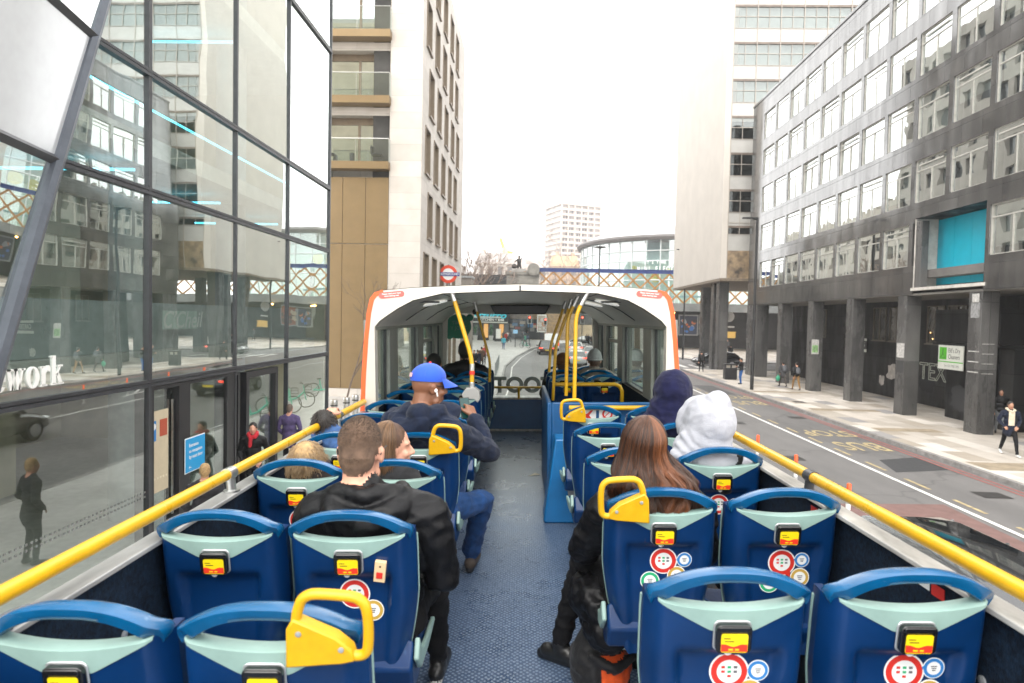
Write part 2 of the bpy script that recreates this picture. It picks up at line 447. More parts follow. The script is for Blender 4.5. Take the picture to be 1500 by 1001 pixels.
MB().box(-0.006, 0.006, Y0 - 0.018, Y0 + 0.02, 1.91, 1.955).build('roof_clip', DARKM, fas)

# side windows
WZ0, WZ1 = 0.946, 1.63
pil = [(5.21, 5.30), (5.82, 6.20), (7.46, 7.84), (8.85, 9.15), (9.62, 9.80)]
for sx in (-1, 1):
    for i, (a, b) in enumerate(pil):
        x0, x1 = sorted((sx * 1.262, sx * 1.172))
        MB().box(x0, x1, a, b, WZ0, WZ1 + 0.05).build('window_pillar', M_PIL, bus, bevel=0.006)
    x0, x1 = sorted((sx * 1.260, sx * 1.168))
    MB().box(x0, x1, 5.22, 9.79, WZ1 - 0.035, WZ1 + 0.004).build('window_header', M_PIL, bus, bevel=0.006)
    for i in range(4):
        a, b = pil[i][1], pil[i + 1][0]
        w = MB().box(sx * 1.232 - 0.003, sx * 1.232 + 0.003, a, b, WZ0, WZ1 - 0.03)
        wo = w.build('side_window', M_BGLASS, bus)
        if i == 2:
            x0, x1 = sorted((sx * 1.245, sx * 1.205))
            MB().box(x0, x1, a, b, 1.385, 1.425).build('vent_frame', M_PIL, wo)
        x0, x1 = sorted((sx * 1.228, sx * 1.205))
        g = MB().box(x0, x1, a - 0.001, a + 0.02, WZ0, WZ1 - 0.03).box(x0, x1, b - 0.02, b + 0.001, WZ0, WZ1 - 0.03).box(x0, x1, a, b, WZ0, WZ0 + 0.02)
        g.build('window_seal', BLACK, wo)
# windscreen and front wall
ws = MB().add([(-1.16, 9.93, 0.50), (1.16, 9.93, 0.50), (1.13, 9.80, 1.765), (-1.13, 9.80, 1.765)], [(0, 1, 2, 3)]).build('windscreen', M_BGLASS, bus)
fr = MB()
for sx in (-1, 1):
    fr.prism([(sx * 1.13, 0.48), (sx * 1.25, 0.48), (sx * 1.21, 1.78), (sx * 1.09, 1.78)][::sx], -9.90, -9.78, 0, Matrix(((1, 0, 0, 0), (0, 0, -1, 0), (0, 1, 0, 0), (0, 0, 0, 1))))
fr.box(-1.2, 1.2, 9.66, 9.79, 1.765, 1.93)
fr.build('front_header', M_CEIL, bus)
bh = MB().box(-1.2, 1.2, 9.72, 9.95, 0.0, 0.475).build('front_bulkhead', M_BLUEP, bus)
MB().box(-1.2, 1.2, 9.69, 9.96, 0.478, 0.505).build('windscreen_ledge', M_SILLW, bus)
MB().box(-0.6, 0.6, 9.70, 9.716, 0.0, 0.03).build('floor_threshold', M_SILLW, bus)
bx = MB()
bx.prism([(-0.44, 1.885), (-0.37, 1.755), (0.37, 1.755), (0.44, 1.885)], -9.65, -9.50, 0, Matrix(((1, 0, 0, 0), (0, 0, -1, 0), (0, 1, 0, 0), (0, 0, 0, 1))))
bx.build('blind_box', mat('smoked_black_panel', (0.006, 0.006, 0.007), 0.3), bus, bevel=0.012)
MB().ell((-0.66, 9.55, 1.79), (0.045, 0.04, 0.045)).build('front_camera_dome', BLACK, bus, smooth=60)
# mirrored lettering on the windscreen, read from outside
lt = MB()
M_LET = mat('grey_window_lettering', (0.24, 0.27, 0.26), 0.6)
Mx = basis((-1, 0, 0), (0, -0.10, 1), (0, 1, 0.1), (-0.23, 9.905, 0.665))
lt.text('TOOTBUS', 0.325, Mx, 0, 0.003, 0.014)
lt.build('windscreen_lettering', M_LET, ws)
gs = MB()
M_GRN = mat('dark_green_sticker', (0.006, 0.17, 0.10), 0.5)
Mx = basis((1, 0, 0), (0, 0, 1), (0, -1, 0), (-0.93, 9.80, 1.575))
gs.prism([(0.19 * math.cos(k * math.pi / 20), 0.19 * math.sin(k * math.pi / 20)) for k in range(40)], 0, 0.003, 0, Mx)
gs.prism([(0.17 + 0.055 * math.cos(k * math.pi / 10), 0.13 + 0.055 * math.sin(k * math.pi / 10)) for k in range(20)], -0.002, 0.002, 0, Mx)
gs.prism([(-0.14 + 0.065 * math.cos(k * math.pi / 10), -0.14 + 0.055 * math.sin(k * math.pi / 10)) for k in range(20)], -0.002, 0.002, 0, Mx)
gs.text('TIMBY', 0.075, Mx @ T(0, 0.05, 0.004), 1, 0.001, 0.001)
gs.text('Y JOHT', 0.075, Mx @ T(0, -0.03, 0.004), 1, 0.001, 0.001)
gs.build('green_sticker', [M_GRN, mat('pale_green_print', (0.10, 0.22, 0.17), 0.6)], ws)
# front rail
fr_ = MB().tube([(-0.55, 9.62, 0.50), (-0.55, 9.62, 0.64), (-0.52, 9.62, 0.668), (0.55, 9.62, 0.668), (0.58, 9.62, 0.64), (0.58, 9.62, 0.5)], 0.018, 12)
fr_.tube([(-0.02, 9.62, 0.66), (-0.02, 9.62, 0.50)], 0.018, 12)
fr_.build('front_rail', YEL, bus, smooth=50)

# stairwell enclosure on the right
st = MB()
st.box(0.235, 0.275, 5.60, 7.05, 0, 0.965).box(0.275, 1.20, 5.60, 5.64, 0, 0.965)
sto = st.build('stairwell_panel', M_BLUEP, bus, bevel=0.012)
XZ = Matrix(((1, 0, 0, 0), (0, 0, -1, 0), (0, 1, 0, 0), (0, 0, 0, 1)))
MB().prism([(0.29, 0.70), (0.195, 0.03), (0.20, 0.0), (0.46, 0.0), (0.46, 0.70)], -5.57, -5.30, 0, XZ).build('stair_guard', mat('bright_blue_panel', (0.008, 0.13, 0.34), 0.35, var=0.12), bus, bevel=0.015)
sg = MB()
for x, kind in ((0.585, 0), (0.755, 1)):
    Mx = basis((1, 0, 0), (0, 0, 1), (0, -1, 0), (x, 5.598, 0.865))
    sg.prism([(-0.072, -0.055), (0.072, -0.055), (0.072, 0.055), (-0.072, 0.055)], 0, 0.003, 0, Mx)
    if kind == 0:
        sg.prism([(-0.04, -0.04), (-0.012, -0.03), (0.0, -0.045), (0.035, -0.042), (0.012, -0.012), (0.045, 0.03), (0.035, 0.042), (0.0, 0.008), (-0.012, 0.0), (-0.05, 0.012), (-0.02, -0.015)], 0.003, 0.005, 1, Mx)
    else:
        sg.lathe([(0.045, 0), (0.045, 0.006), (0.03, 0.006), (0.03, 0.0)], 24, 1, Mx)
        sg.prism([(-0.035, -0.03), (-0.03, -0.035), (0.035, 0.03), (0.03, 0.035)], 0.003, 0.006, 1, Mx)
sg.build('pictogram_sticker', [WHITEP, REDP], sto)
rr = MB()
rr.tube([(0.42, 5.55, 0.925), (1.17, 5.55, 0.925)], 0.021, 12)
rr.build('stair_rail', YEL, bus, smooth=50)
rr = MB()
rr.tube([(0.36, 6.9, 0.99), (1.01, 6.9, 0.99), (1.06, 6.9, 0.97), (1.085, 6.9, 0.92), (1.085, 6.9, 0.5)], 0.021, 12)
rr.build('stair_rail', YEL, bus, smooth=50)
# grab poles: painted tube + steel ceiling socket
def pole(pts, sock, parent=bus, r=0.0165):
    def sm_(pp):
        out = [V(pp[0])]
        for i in range(1, len(pp) - 1):
            a, b, c = V(pp[i - 1]), V(pp[i]), V(pp[i + 1])
            k = min(0.09, (b - a).length * 0.45, (c - b).length * 0.45)
            p0 = b + (a - b).normalized() * k; p2 = b + (c - b).normalized() * k
            for t in (0, .25, .5, .75, 1): out.append(p0 * (1 - t) ** 2 + b * 2 * t * (1 - t) + p2 * t * t)
        out.append(V(pp[-1])); return out
    o = MB().tube(sm_(pts), r, 14).build('grab_pole', YEL, parent, smooth=50)
    a = V(pts[0]); d_ = (V(pts[1]) - a).normalized()
    MB().tube([a - d_ * 0.05, a + d_ * sock], r + 0.006, 14).tube([a - d_ * 0.05, a - d_ * 0.035], r + 0.02, 14).build('pole_socket', STEEL, o, smooth=40)
    return o
def bp(px, py, Y): return ((px - 762) * Y / FPX, Y, DECK - (py - 467) * Y / FPX)
pole([bp(858, 433, 5.25), bp(843.5, 461, 5.25), bp(841.5, 587, 5.25)], 0.09)
pole([bp(846, 436, 5.9), bp(831.5, 466, 5.9), bp(829.5, 580, 5.9)], 0.09)
pole([bp(837, 440, 6.8), bp(814, 508, 6.8), bp(810, 587, 6.8)], 0.09)
pole([bp(829, 442, 7.6), bp(807, 503, 7.6), bp(804.5, 545, 7.6)], 0.09)
lp = pole([bp(663, 431, 5.3), bp(691.5, 527, 5.3), bp(691, 566, 5.3)], 0.06, r=0.0185)
MB().tube([bp(691.5, 533, 5.3), bp(691.2, 543, 5.3)], 0.0215, 14).build('pole_sleeve', STEEL, lp, smooth=40)
bt = MB().tube([bp(691.4, 544, 5.29), bp(691.3, 549, 5.29)], 0.0225, 14)
bt.build('red_bell_push', REDP, lp, smooth=40)
br = MB().tube([bp(691, 560, 5.3), bp(691, 572, 5.3)], 0.024, 14, 0)
br.prism([(-0.475, 1.075), (-0.44, 1.125), (-0.37, 1.13), (-0.335, 1.10), (-0.325, 1.04), (-0.345, 1.005), (-0.375, 1.035), (-0.46, 1.035)], -5.36, -5.24, 1, XZ)
br.build('pole_bracket', [STEEL, mat('pale_grey_plastic', (0.27, 0.265, 0.25), 0.5)], lp, bevel=0.006)
pole([bp(696, 445, 8.0), bp(718, 530, 8.0), bp(717, 560, 8.0)], 0.10)

# ================================================================ SEATS
HW = 0.215
def half_w(z):
    if z > 0.74: return HW - 0.004 * max(0, (z - 0.9) / 0.1)
    t = (0.74 - z) / 0.34
    return HW - 0.062 * min(1, t) ** 1.4
def smst(a, b, x):
    t = max(0, min(1, (x - a) / (b - a))); return t * t * (3 - 2 * t)
def rear_y(u, z, rec=True):
    w = half_w(z); q = abs(u) / w
    y = (1.05 - z) * 0.155 + 0.012 * q ** 2 + 0.062 * max(0, (q - 0.80) / 0.20) ** 1.8
    if rec:
        lim = 0.135 - 0.02 * (0.83 - z) / 0.3
        d_ = smst(0.835, 0.805, z) * smst(lim + 0.012, lim - 0.012, abs(u)) * (0.30 + 0.70 * smst(0.56, 0.80, z))
        y += 0.030 * d_
    return y
def hole_bot(u): return 0.944 + 0.022 * (min(1, abs(u) / 0.19)) ** 2
def shell_mesh():
    m = MB(); nu, nv = 44, 40
    def pt(u, v, off):
        zz0 = 0.36
        uu = (u * 2 - 1)
        # sample u denser near edges
        zt = hole_bot(uu * HW) if abs(uu) < 0.9 else 0.966 + 0.012 * max(0, 1 - abs(abs(uu) - 0.95) / 0.05)
        z = zz0 + (zt - zz0) * v
        x = uu * half_w(z)
        if z < 0.5: x *= 1 - 0.25 * ((0.5 - z) / 0.14) ** 3
        return (x, rear_y(x, z, off == 0) + off, z)
    m.grid(lambda u, v: pt(u, v, 0), nu, nv, 0)
    m.grid(lambda u, v: (pt(u, v, 0.046)[0] * 0.985,) + pt(u, v, 0.046)[1:], nu, nv, 1, flip=True)
    # edge walls
    for side in (0, 1):
        vs = []; fs = []
        for j in range(nv + 1):
            a = pt(side, j / nv, 0); b = pt(side, j / nv, 0.046); b = (b[0] * 0.985, b[1], b[2])
            mid = ((a[0] + b[0]) / 2 * 1.012, (a[1] + b[1]) / 2, a[2])
            vs += [a, mid, b]
        for j in range(nv):
            for k in range(2):
                q = (3 * j + k, 3 * j + k + 1, 3 * j + k + 4, 3 * j + k + 3)
                fs.append(q if side else q[::-1])
        m.add(vs, fs, 0)
    for vv in (0, 1):
        vs = []; fs = []
        for i in range(nu + 1):
            a = pt(i / nu, vv, 0); b = pt(i / nu, vv, 0.046); vs += [a, (b[0] * 0.985, b[1], b[2])]
        for i in range(nu):
            q = (2 * i, 2 * i + 1, 2 * i + 3, 2 * i + 2); fs.append(q if not vv else q[::-1])
        m.add(vs, fs, 0)
    return m
def rim_mesh():
    m = MB(); path = []
    N_ = 40
    for i in range(N_ + 1):
        s = -1 + 2 * i / N_
        u = 0.190 * s; z = 1.033 - 0.060 * abs(s) ** 2.5
        path.append((u, z, 0.0165 + 0.006 * abs(s) ** 3))
    tail = [(0.1955, 0.963, 0.0175), (0.1985, 0.953, 0.010), (0.2000, 0.946, 0.003)]
    path = [(-a, b, c) for a, b, c in tail[::-1]] + path + tail
    vs = []; fs = []; K = 10
    prof = [(-1, -0.55), (-0.8, -0.95), (0, -1), (0.8, -0.95), (1, -0.55), (1, 0.55), (0.8, 0.95), (0, 1), (-0.8, 0.95), (-1, 0.55)]
    for i, (u, z, h) in enumerate(path):
        a = path[max(i - 1, 0)]; b = path[min(i + 1, len(path) - 1)]
        dx, dz = b[0] - a[0], b[1] - a[1]; l = math.hypot(dx, dz); nx, nz = -dz / l, dx / l
        yc = rear_y(max(-0.199, min(0.199, u)), z, False) + 0.024
        for p, q in prof:
            vs.append((u + nx * h * p, yc + 0.0275 * q - 0.006 * p, z + nz * h * p))
    for i in range(len(path) - 1):
        for k in range(K):
            a = i * K + k; b = i * K + (k + 1) % K
            fs.append((a, b, b + K, a + K))
    fs.append(tuple(range(K))[::-1]); fs.append(tuple(range((len(path) - 1) * K, len(path) * K)))
    m.add(vs, fs); return m
def mint_mesh():
    m = MB(); N_ = 36; vs = []; fs = []
    def low(u):
        a = abs(u)
        return 0.888 if a < 0.055 else 0.888 + (a - 0.055) / (0.188 - 0.055) * 0.072
    for i in range(N_ + 1):
        u = -0.188 + 0.376 * i / N_
        zt = hole_bot(u) + 0.003; zl = low(u)
        for k in range(5):
            z = zl + (zt - 0.004 - zl) * k / 4
            vs.append((u, rear_y(u, z, False) - 0.004, z))
        vs.append((u, rear_y(u, zt, False) + 0.002, zt)); vs.append((u, rear_y(u, zt, False) + 0.046, zt - 0.002)); vs.append((u, rear_y(u, zt, False) + 0.052, zt - 0.02))
    K = 8
    for i in range(N_):
        for k in range(K - 1):
            a = i * K + k; fs.append((a, a + K, a + K + 1, a + 1))
    m.add(vs, fs); return m
def edge_trim_mesh():
    # thin mint piping round the front perimeter and the flared seat side
    m = []
    for sx in (-1, 1):
        pts = []
        for j in range(14):
            z = 0.94 - j * 0.04
            x = half_w(z) * 0.985; pts.append((sx * x, rear_y(x, z, False) + 0.046, z))
        m.append(MB().tube(pts, 0.0065, 8))
    return m
proto_loc = None
def build_seat():
    root = thing('bus_seat', 'x', 'seat', group='blue plastic seats on the upper deck', bus=True)
    sh = shell_mesh().build('backrest', [M_SHELL, M_FAB], root, smooth=45)
    rim_mesh().build('grab_rim', M_RIM, root, smooth=50)
    mt = mint_mesh().build('backrest_panel', M_MINT, root, smooth=40)
    for e_ in edge_trim_mesh(): e_.build('edge_piping', M_MINT, root, smooth=60)
    # audio guide holder
    def rrect(w, h, r, k=5):
        p = []
        for cx, cy, a0 in ((w - r, h - r, 0), (-w + r, h - r, 90), (-w + r, -h + r, 180), (w - r, -h + r, 270)):
            for i in range(k + 1):
                t = R(a0 + 90 * i / k); p.append((cx + r * math.cos(t), cy + r * math.sin(t)))
        return p
    tilt = 0.155
    Mh = basis((1, 0, 0), (0, -tilt, 1), (0, -1, -tilt), (0.0, rear_y(0, 0.878, False) - 0.003, 0.876))
    h = MB().prism(rrect(0.0490, 0.0430, 0.016), 0.0, 0.004, 1, Mh).prism(rrect(0.0455, 0.0390, 0.014), 0.004, 0.019, 0, Mh)
    h.prism(rrect(0.0400, 0.0075, 0.006), 0.019, 0.023, 0, Mh @ T(0, 0.029, 0))
    ho = h.build('audio_holder', [mat('gloss_black_plastic', (0.008, 0.008, 0.009), 0.18, coat=0.5), M_SILVER], root, bevel=0.003)
    s = MB().prism(rrect(0.034, 0.026, 0.006), 0.019, 0.0205, 0, Mh @ T(0.001, -0.009, 0))
    wavy = [(-0.032, -0.032), (0.034, -0.032), (0.034, -0.012)] + [(0.034 - 0.068 * i / 10, -0.015 + 0.0035 * math.sin(i * 0.9)) for i in range(1, 10)] + [(-0.033, -0.012)]
    s.prism(wavy, 0.0205, 0.0214, 1, Mh)
    for (x, y, w) in ((-0.018, 0.004, 0.009), (-0.012, -0.004, 0.012)):
        s.prism([(x - w, y - 0.001), (x + w, y - 0.001), (x + w, y + 0.001), (x - w, y + 0.001)], 0.0205, 0.0212, 2, Mh)
    for (x, y, w) in ((-0.008, -0.026, 0.006), (0.008, -0.026, 0.005)):
        s.prism([(x - w, y - 0.002), (x + w, y - 0.002), (x + w, y + 0.002), (x - w, y + 0.002)], 0.0214, 0.022, 0, Mh)
    s.build('guide_screen', [M_SCY, M_SCR, BLACK], ho)
    b = MB().prism([(0.010 * math.cos(k * math.pi / 8), 0.008 * math.sin(k * math.pi / 8)) for k in range(16)], 0.0, 0.004, 0, basis((1, 0, 0), (0, -tilt, 1), (0, -1, -tilt), (-0.008, rear_y(0, 0.828, False) - 0.002, 0.828)))
    b.build('headphone_socket', WHITEP, root)
    # seat cushion, base and pedestal
    c = MB()
    def cush(u, v):
        x = (u * 2 - 1); y = 0.15 + 0.42 * v
        w = 0.205 - 0.02 * (v - 0.5) ** 2
        return (x * w, y, 0.455 - 0.03 * x ** 2 * 0.0 + 0.012 * abs(x) ** 3 - 0.05 * max(0, (v - 0.85) / 0.15) ** 2 - (0.03 if abs(x) > 0.99 else 0))
    c.grid(cush, 14, 12)
    c.build('seat_cushion', M_FAB, root, smooth=50)
    bs = MB()
    prof = [(0.085, 0.47), (0.12, 0.385), (0.20, 0.36), (0.50, 0.375), (0.565, 0.40), (0.575, 0.425), (0.40, 0.455), (0.25, 0.47), (0.16, 0.52), (0.13, 0.56)]
    YZ = Matrix(((0, 0, 1, 0), (1, 0, 0, 0), (0, 1, 0, 0), (0, 0, 0, 1)))
    bs.prism(prof, -0.20, 0.20, 0, YZ)
    bso = bs.build('seat_base', M_SHELL, root, bevel=0.012)
    for sx in (-1, 1):
        a, b_ = sorted((sx * 0.203, sx * 0.222))
        p2 = [(0.10, 0.50), (0.17, 0.435), (0.36, 0.415), (0.56, 0.425), (0.555, 0.445), (0.36, 0.462), (0.21, 0.485), (0.135, 0.565)]
        MB().prism(p2, a, b_, 0, YZ).build('base_side', M_MINT, bso, bevel=0.006)
    lg = MB().box(-0.17, 0.17, 0.24, 0.30, 0.31, 0.362).box(-0.035, 0.035, 0.23, 0.31, 0.02, 0.31).box(-0.10, 0.10, 0.17, 0.40, 0.0, 0.022)
    lg.build('pedestal_leg', mat('pale_grey_steel', (0.42, 0.42, 0.41), 0.42, 0.3, var=0.15), root, bevel=0.004)
    return root
def handle(seat, sx):
    m = MB()
    y0 = rear_y(0.15, 0.97, False) - 0.012
    Mh = basis((sx, 0, 0), (0, -0.155, 1), (0, -1, -0.155), (0, y0 + 0.155 * 0.97, 0))
    if sx < 0: pass
    plate = [(0.060, 0.928), (0.066, 1.020), (0.082, 1.046), (0.175, 1.002), (0.207, 0.972), (0.214, 0.945), (0.185, 0.938)]
    loop = [(0.085, 1.025), (0.088, 1.050), (0.099, 1.080), (0.112, 1.092), (0.135, 1.097), (0.205, 1.092), (0.228, 1.083), (0.240, 1.063), (0.243, 1.02), (0.240, 0.972), (0.232, 0.955), (0.214, 0.950), (0.195, 0.955)]
    pp = [V(p) for p in loop]; sm_ = []
    for i in range(len(pp) - 1):
        p0, p1, p2, p3 = pp[max(i - 1, 0)], pp[i], pp[i + 1], pp[min(i + 2, len(pp) - 1)]
        for t in (0, 0.33, 0.66):
            sm_.append(0.5 * ((2 * p1) + (p2 - p0) * t + (2 * p0 - 5 * p1 + 4 * p2 - p3) * t * t + (3 * p1 - p0 - 3 * p2 + p3) * t ** 3))
    sm_.append(pp[-1])
    poly = plate if sx > 0 else plate
    if sx > 0: m.prism(plate[::-1], -0.004, 0.030, 0, Mh)
    else: m.prism(plate, -0.004, 0.030, 0, Mh)
    m.tube([(p.x, p.y, 0.014) for p in sm_], 0.0118, 12, 0, M=Mh)
    o = m.build('seat_handle', YELP, seat, bevel=0.005)
    o.data.polygons.foreach_set('use_smooth', [True] * len(o.data.polygons)); o.data.set_sharp_from_angle(angle=R(40))
    for (x, z) in ((0.094, 1.012), (0.185, 0.975)):
        s = MB(); s.lathe([(0.0065, 0.029), (0.0065, 0.0325), (0.003, 0.0335)], 12, 0, Mh @ T(x, z, 0)); s.build('handle_screw', GREYM, o)
def sticker(seat, u, z, r, ring, mi=0, tail=None, glyph=0):
    y = rear_y(u, z) - 0.0022
    tl = (rear_y(u, z - 0.02) - rear_y(u, z + 0.02)) / 0.04
    sl = (rear_y(u + 0.02, z) - rear_y(u - 0.02, z)) / 0.04
    Mx = basis((1, sl, 0), (0, -tl, 1), (0, -1, -tl), (u, y, z))
    m = MB()
    def disc(rr, h, k): m.prism([(rr * math.cos(a * math.pi / 16), rr * math.sin(a * math.pi / 16)) for a in range(32)], h, h + 0.0006, k, Mx)
    disc(r * 1.1, 0, 0); disc(r, 0.0007, 1); disc(r * 0.68, 0.0014, 0)
    if tail:
        a = R(tail); c, s_ = math.cos(a), math.sin(a)
        m.prism([(r * 0.9 * c - r * 0.3 * s_, r * 0.9 * s_ + r * 0.3 * c), (r * 0.9 * c + r * 0.3 * s_, r * 0.9 * s_ - r * 0.3 * c), (r * 1.38 * c, r * 1.38 * s_)][::-1], 0.0002, 0.0010, 1, Mx)
    rg = random.Random(int(u * 1000) + int(r * 5000))
    if glyph:
        for k in range(7):
            x = (-0.34 + 0.34 * (k % 3)) * r; yv = (0.26 - 0.26 * (k // 3)) * r
            if k == 6: x = 0
            w = 0.10 * r
            m.prism([(x - w, yv - w * 0.7), (x + w, yv - w * 0.7), (x + w, yv + w * 0.7), (x - w, yv + w * 0.7)], 0.0021, 0.0026, 1 + k % 3, Mx)
    else:
        for k in range(3):
            yv = (0.2 - 0.2 * k) * r; w = (0.30 - 0.06 * k) * r
            m.prism([(-w, yv - 0.05 * r), (w, yv - 0.05 * r), (w, yv + 0.05 * r), (-w, yv + 0.05 * r)], 0.0021, 0.0026, 3, Mx)
    o = m.build('round_sticker', [WHITEP, ring, M_GRNPR, mat('grey_print', (0.12, 0.12, 0.13), 0.5)], seat)
    return o
ROWS_L = [1.405, 2.115, 2.91, 3.62, 4.37, 5.07, 5.80, 6.54, 7.27, 8.00, 8.73]
ROWS_R = [1.625, 2.42, 3.21, 3.98, 4.77]
ROWS_R2 = [7.45, 8.15, 8.85]
AX_L, WX_L, AX_R, WX_R = -0.574, -1.022, 0.545, 1.012
seat_list = [
    # (side, row list index, x, y, label)
    ('LA', 0, AX_L, ROWS_L[0], 'empty blue seat with the yellow handle closest to the camera'),
    ('LW', 0, WX_L, ROWS_L[0], 'empty blue seat in the bottom left corner, cut off by the photo edge'),
    ('LA', 1, AX_L, ROWS_L[1], 'blue seat of the man in the black hooded jacket, with a cream bell push'),
    ('LW', 1, WX_L, ROWS_L[1], 'empty blue seat directly behind the blond child, beside the left lining'),
    ('LA', 2, AX_L, ROWS_L[2], 'blue seat of the girl shown in profile'),
    ('LW', 2, WX_L, ROWS_L[2], 'blue seat of the blond child'),
    ('LA', 3, AX_L, ROWS_L[3], 'blue seat with a yellow handle behind the man in the blue cap'),
    ('LW', 3, WX_L, ROWS_L[3], 'blue seat behind the child in the denim jacket leaning on the left rail'),
    ('LA', 4, AX_L, ROWS_L[4], 'blue seat directly ahead of the man in the blue cap'),
    ('LW', 4, WX_L, ROWS_L[4], 'blue window seat just ahead of the child in denim, behind the canopy'),
    ('LA', 5, AX_L, ROWS_L[5], 'blue seat holding the pale grey bracket of the left grab pole'),
    ('LW', 5, WX_L, ROWS_L[5], 'blue seat at the left leg of the canopy, level with its orange edge'),
    ('LA', 6, AX_L, ROWS_L[6], 'first shaded aisle seat under the canopy, ahead of the left grab pole'),
    ('LW', 6, WX_L, ROWS_L[6], 'shaded seat by the first left canopy window'),
    ('LA', 7, AX_L, ROWS_L[7], 'second shaded aisle seat under the canopy on the left'),
    ('LW', 7, WX_L, ROWS_L[7], 'shaded seat by the wide second left canopy window, behind the dark haired person'),
    ('LA', 8, AX_L, ROWS_L[8], 'third shaded aisle seat under the canopy, behind the thin dark pole on the left'),
    ('LW', 8, WX_L, ROWS_L[8], 'shaded seat of the dark haired person by the second left canopy window'),
    ('LA', 9, AX_L, ROWS_L[9], 'shaded aisle seat of the person in the black coat under the canopy'),
    ('LW', 9, WX_L, ROWS_L[9], 'shaded seat by the vented left canopy window'),
    ('LA', 10, AX_L, ROWS_L[10], 'frontmost aisle seat on the left, by the blue bulkhead'),
    ('LW', 10, WX_L, ROWS_L[10], 'frontmost window seat on the left, below the green sticker'),
    ('RA', 0, AX_R, ROWS_R[0], 'large empty blue seat nearest the camera on the right of the aisle'),
    ('RW', 0, WX_R, ROWS_R[0], 'large empty blue seat in the bottom right corner beside the right lining'),
    ('RA', 1, AX_R, ROWS_R[1], 'blue seat with a yellow handle, of the woman with long copper hair'),
    ('RW', 1, WX_R, ROWS_R[1], 'empty blue seat behind the person in the white hoodie'),
    ('RA', 2, AX_R, ROWS_R[2], 'blue aisle seat just in front of the woman with long copper hair'),
    ('RW', 2, WX_R, ROWS_R[2], 'blue seat of the person in the white hoodie'),
    ('RA', 3, AX_R, ROWS_R[3], 'empty aisle seat beside the person in the navy hood'),
    ('RW', 3, WX_R, ROWS_R[3], 'blue seat of the person in the navy hood'),
    ('RA', 4, AX_R, ROWS_R[4], 'blue seat with a yellow handle backing onto the stairwell panel'),
    ('RW', 4, WX_R, ROWS_R[4], 'empty window seat ahead of the person in the navy hood'),
    ('RA', 5, AX_R, ROWS_R2[0], 'shaded aisle seat behind the person in the brown beanie'),
    ('RW', 5, WX_R - 0.04, ROWS_R2[0], 'shaded window seat behind the person in the grey beanie'),
    ('RA', 6, AX_R, ROWS_R2[1], 'shaded aisle seat of the person in the brown beanie'),
    ('RW', 6, WX_R - 0.04, ROWS_R2[1], 'shaded window seat of the person in the grey beanie'),
    ('RA', 7, AX_R, ROWS_R2[2], 'frontmost aisle seat on the right, ahead of the brown beanie'),
    ('RW', 7, WX_R - 0.04, ROWS_R2[2], 'frontmost window seat on the right, by the windscreen'),
]
SEATS = {}
s0 = build_seat()
for i, (side, row, x, y, lab) in enumerate(seat_list):
    s = s0 if i == 0 else dup(s0)
    s['label'] = lab
    place(s, (x, y - 0.0, 0), rnd.uniform(-0.6, 0.6), bus=True)
    SEATS[(side, row)] = s
for k, sx in ((('LA', 0), 1), (('LA', 3), 1), (('RA', 1), -1), (('RA', 4), -1)): handle(SEATS[k], sx)
for k in (('RA', 0), ('RW', 0), ('RA', 1), ('RW', 1), ('RW', 2), ('LA', 1), ('LW', 2)):
    s = SEATS[k]; jx, jz = rnd.uniform(-.008, .008), rnd.uniform(-.007, .007)
    sticker(s, 0.004 + jx, 0.752 + jz, 0.048, REDP, tail=-60, glyph=1)
    if k[0] != 'LA': sticker(s, 0.082 + jx + rnd.uniform(-.003, .003), 0.757 + jz + rnd.uniform(-.006, .006), 0.027, M_BLUPR, tail=180)
    sticker(s, 0.068 + rnd.uniform(-.006, .006), 0.693 + jz, 0.034, M_GOLD)
    if k[0][0] == 'R': sticker(s, -0.042 + rnd.uniform(-.006, .006), 0.668 + rnd.uniform(-.008, .006), 0.034, M_GRNPR)
# cream bell push
t_ = 0.155
Mb = basis((0.98, 0, -0.12), (0.12, -t_, 1), (0, -1, -t_), (0.105, rear_y(0.105, 0.84, False) - 0.002, 0.845))
bb = MB().box(-0.019, 0.019, -0.036, 0.036, 0, 0.016, 0, Mb).box(-0.0105, 0.0105, -0.022, 0.000, 0.016, 0.019, 1, Mb).cbox((0, 0.02, 0.0165), (0.006, 0.006, 0.002), 2, Mb)
bb.build('bell_push', [M_CREAM, REDP, BLACK], SEATS[('LA', 1)], bevel=0.003)
# litter on the deck
pp = MB().prism([(-0.07, -0.035), (0.06, 0.0), (0.05, 0.045)], 0, 0.003).prism([(-0.05, -0.02), (0.07, 0.0), (0.02, 0.05)], 0.003, 0.006, M=ROT(8, 'X'))
po = pp.build('paper_scrap', mat('cream_paper', (0.72, 0.68, 0.55), 0.8)); place(po, (0.15, 6.95, 0.002), 10, bus=True)
tag(po, 'folded cream paper scrap lying on the aisle floor by the stair guard', 'paper')
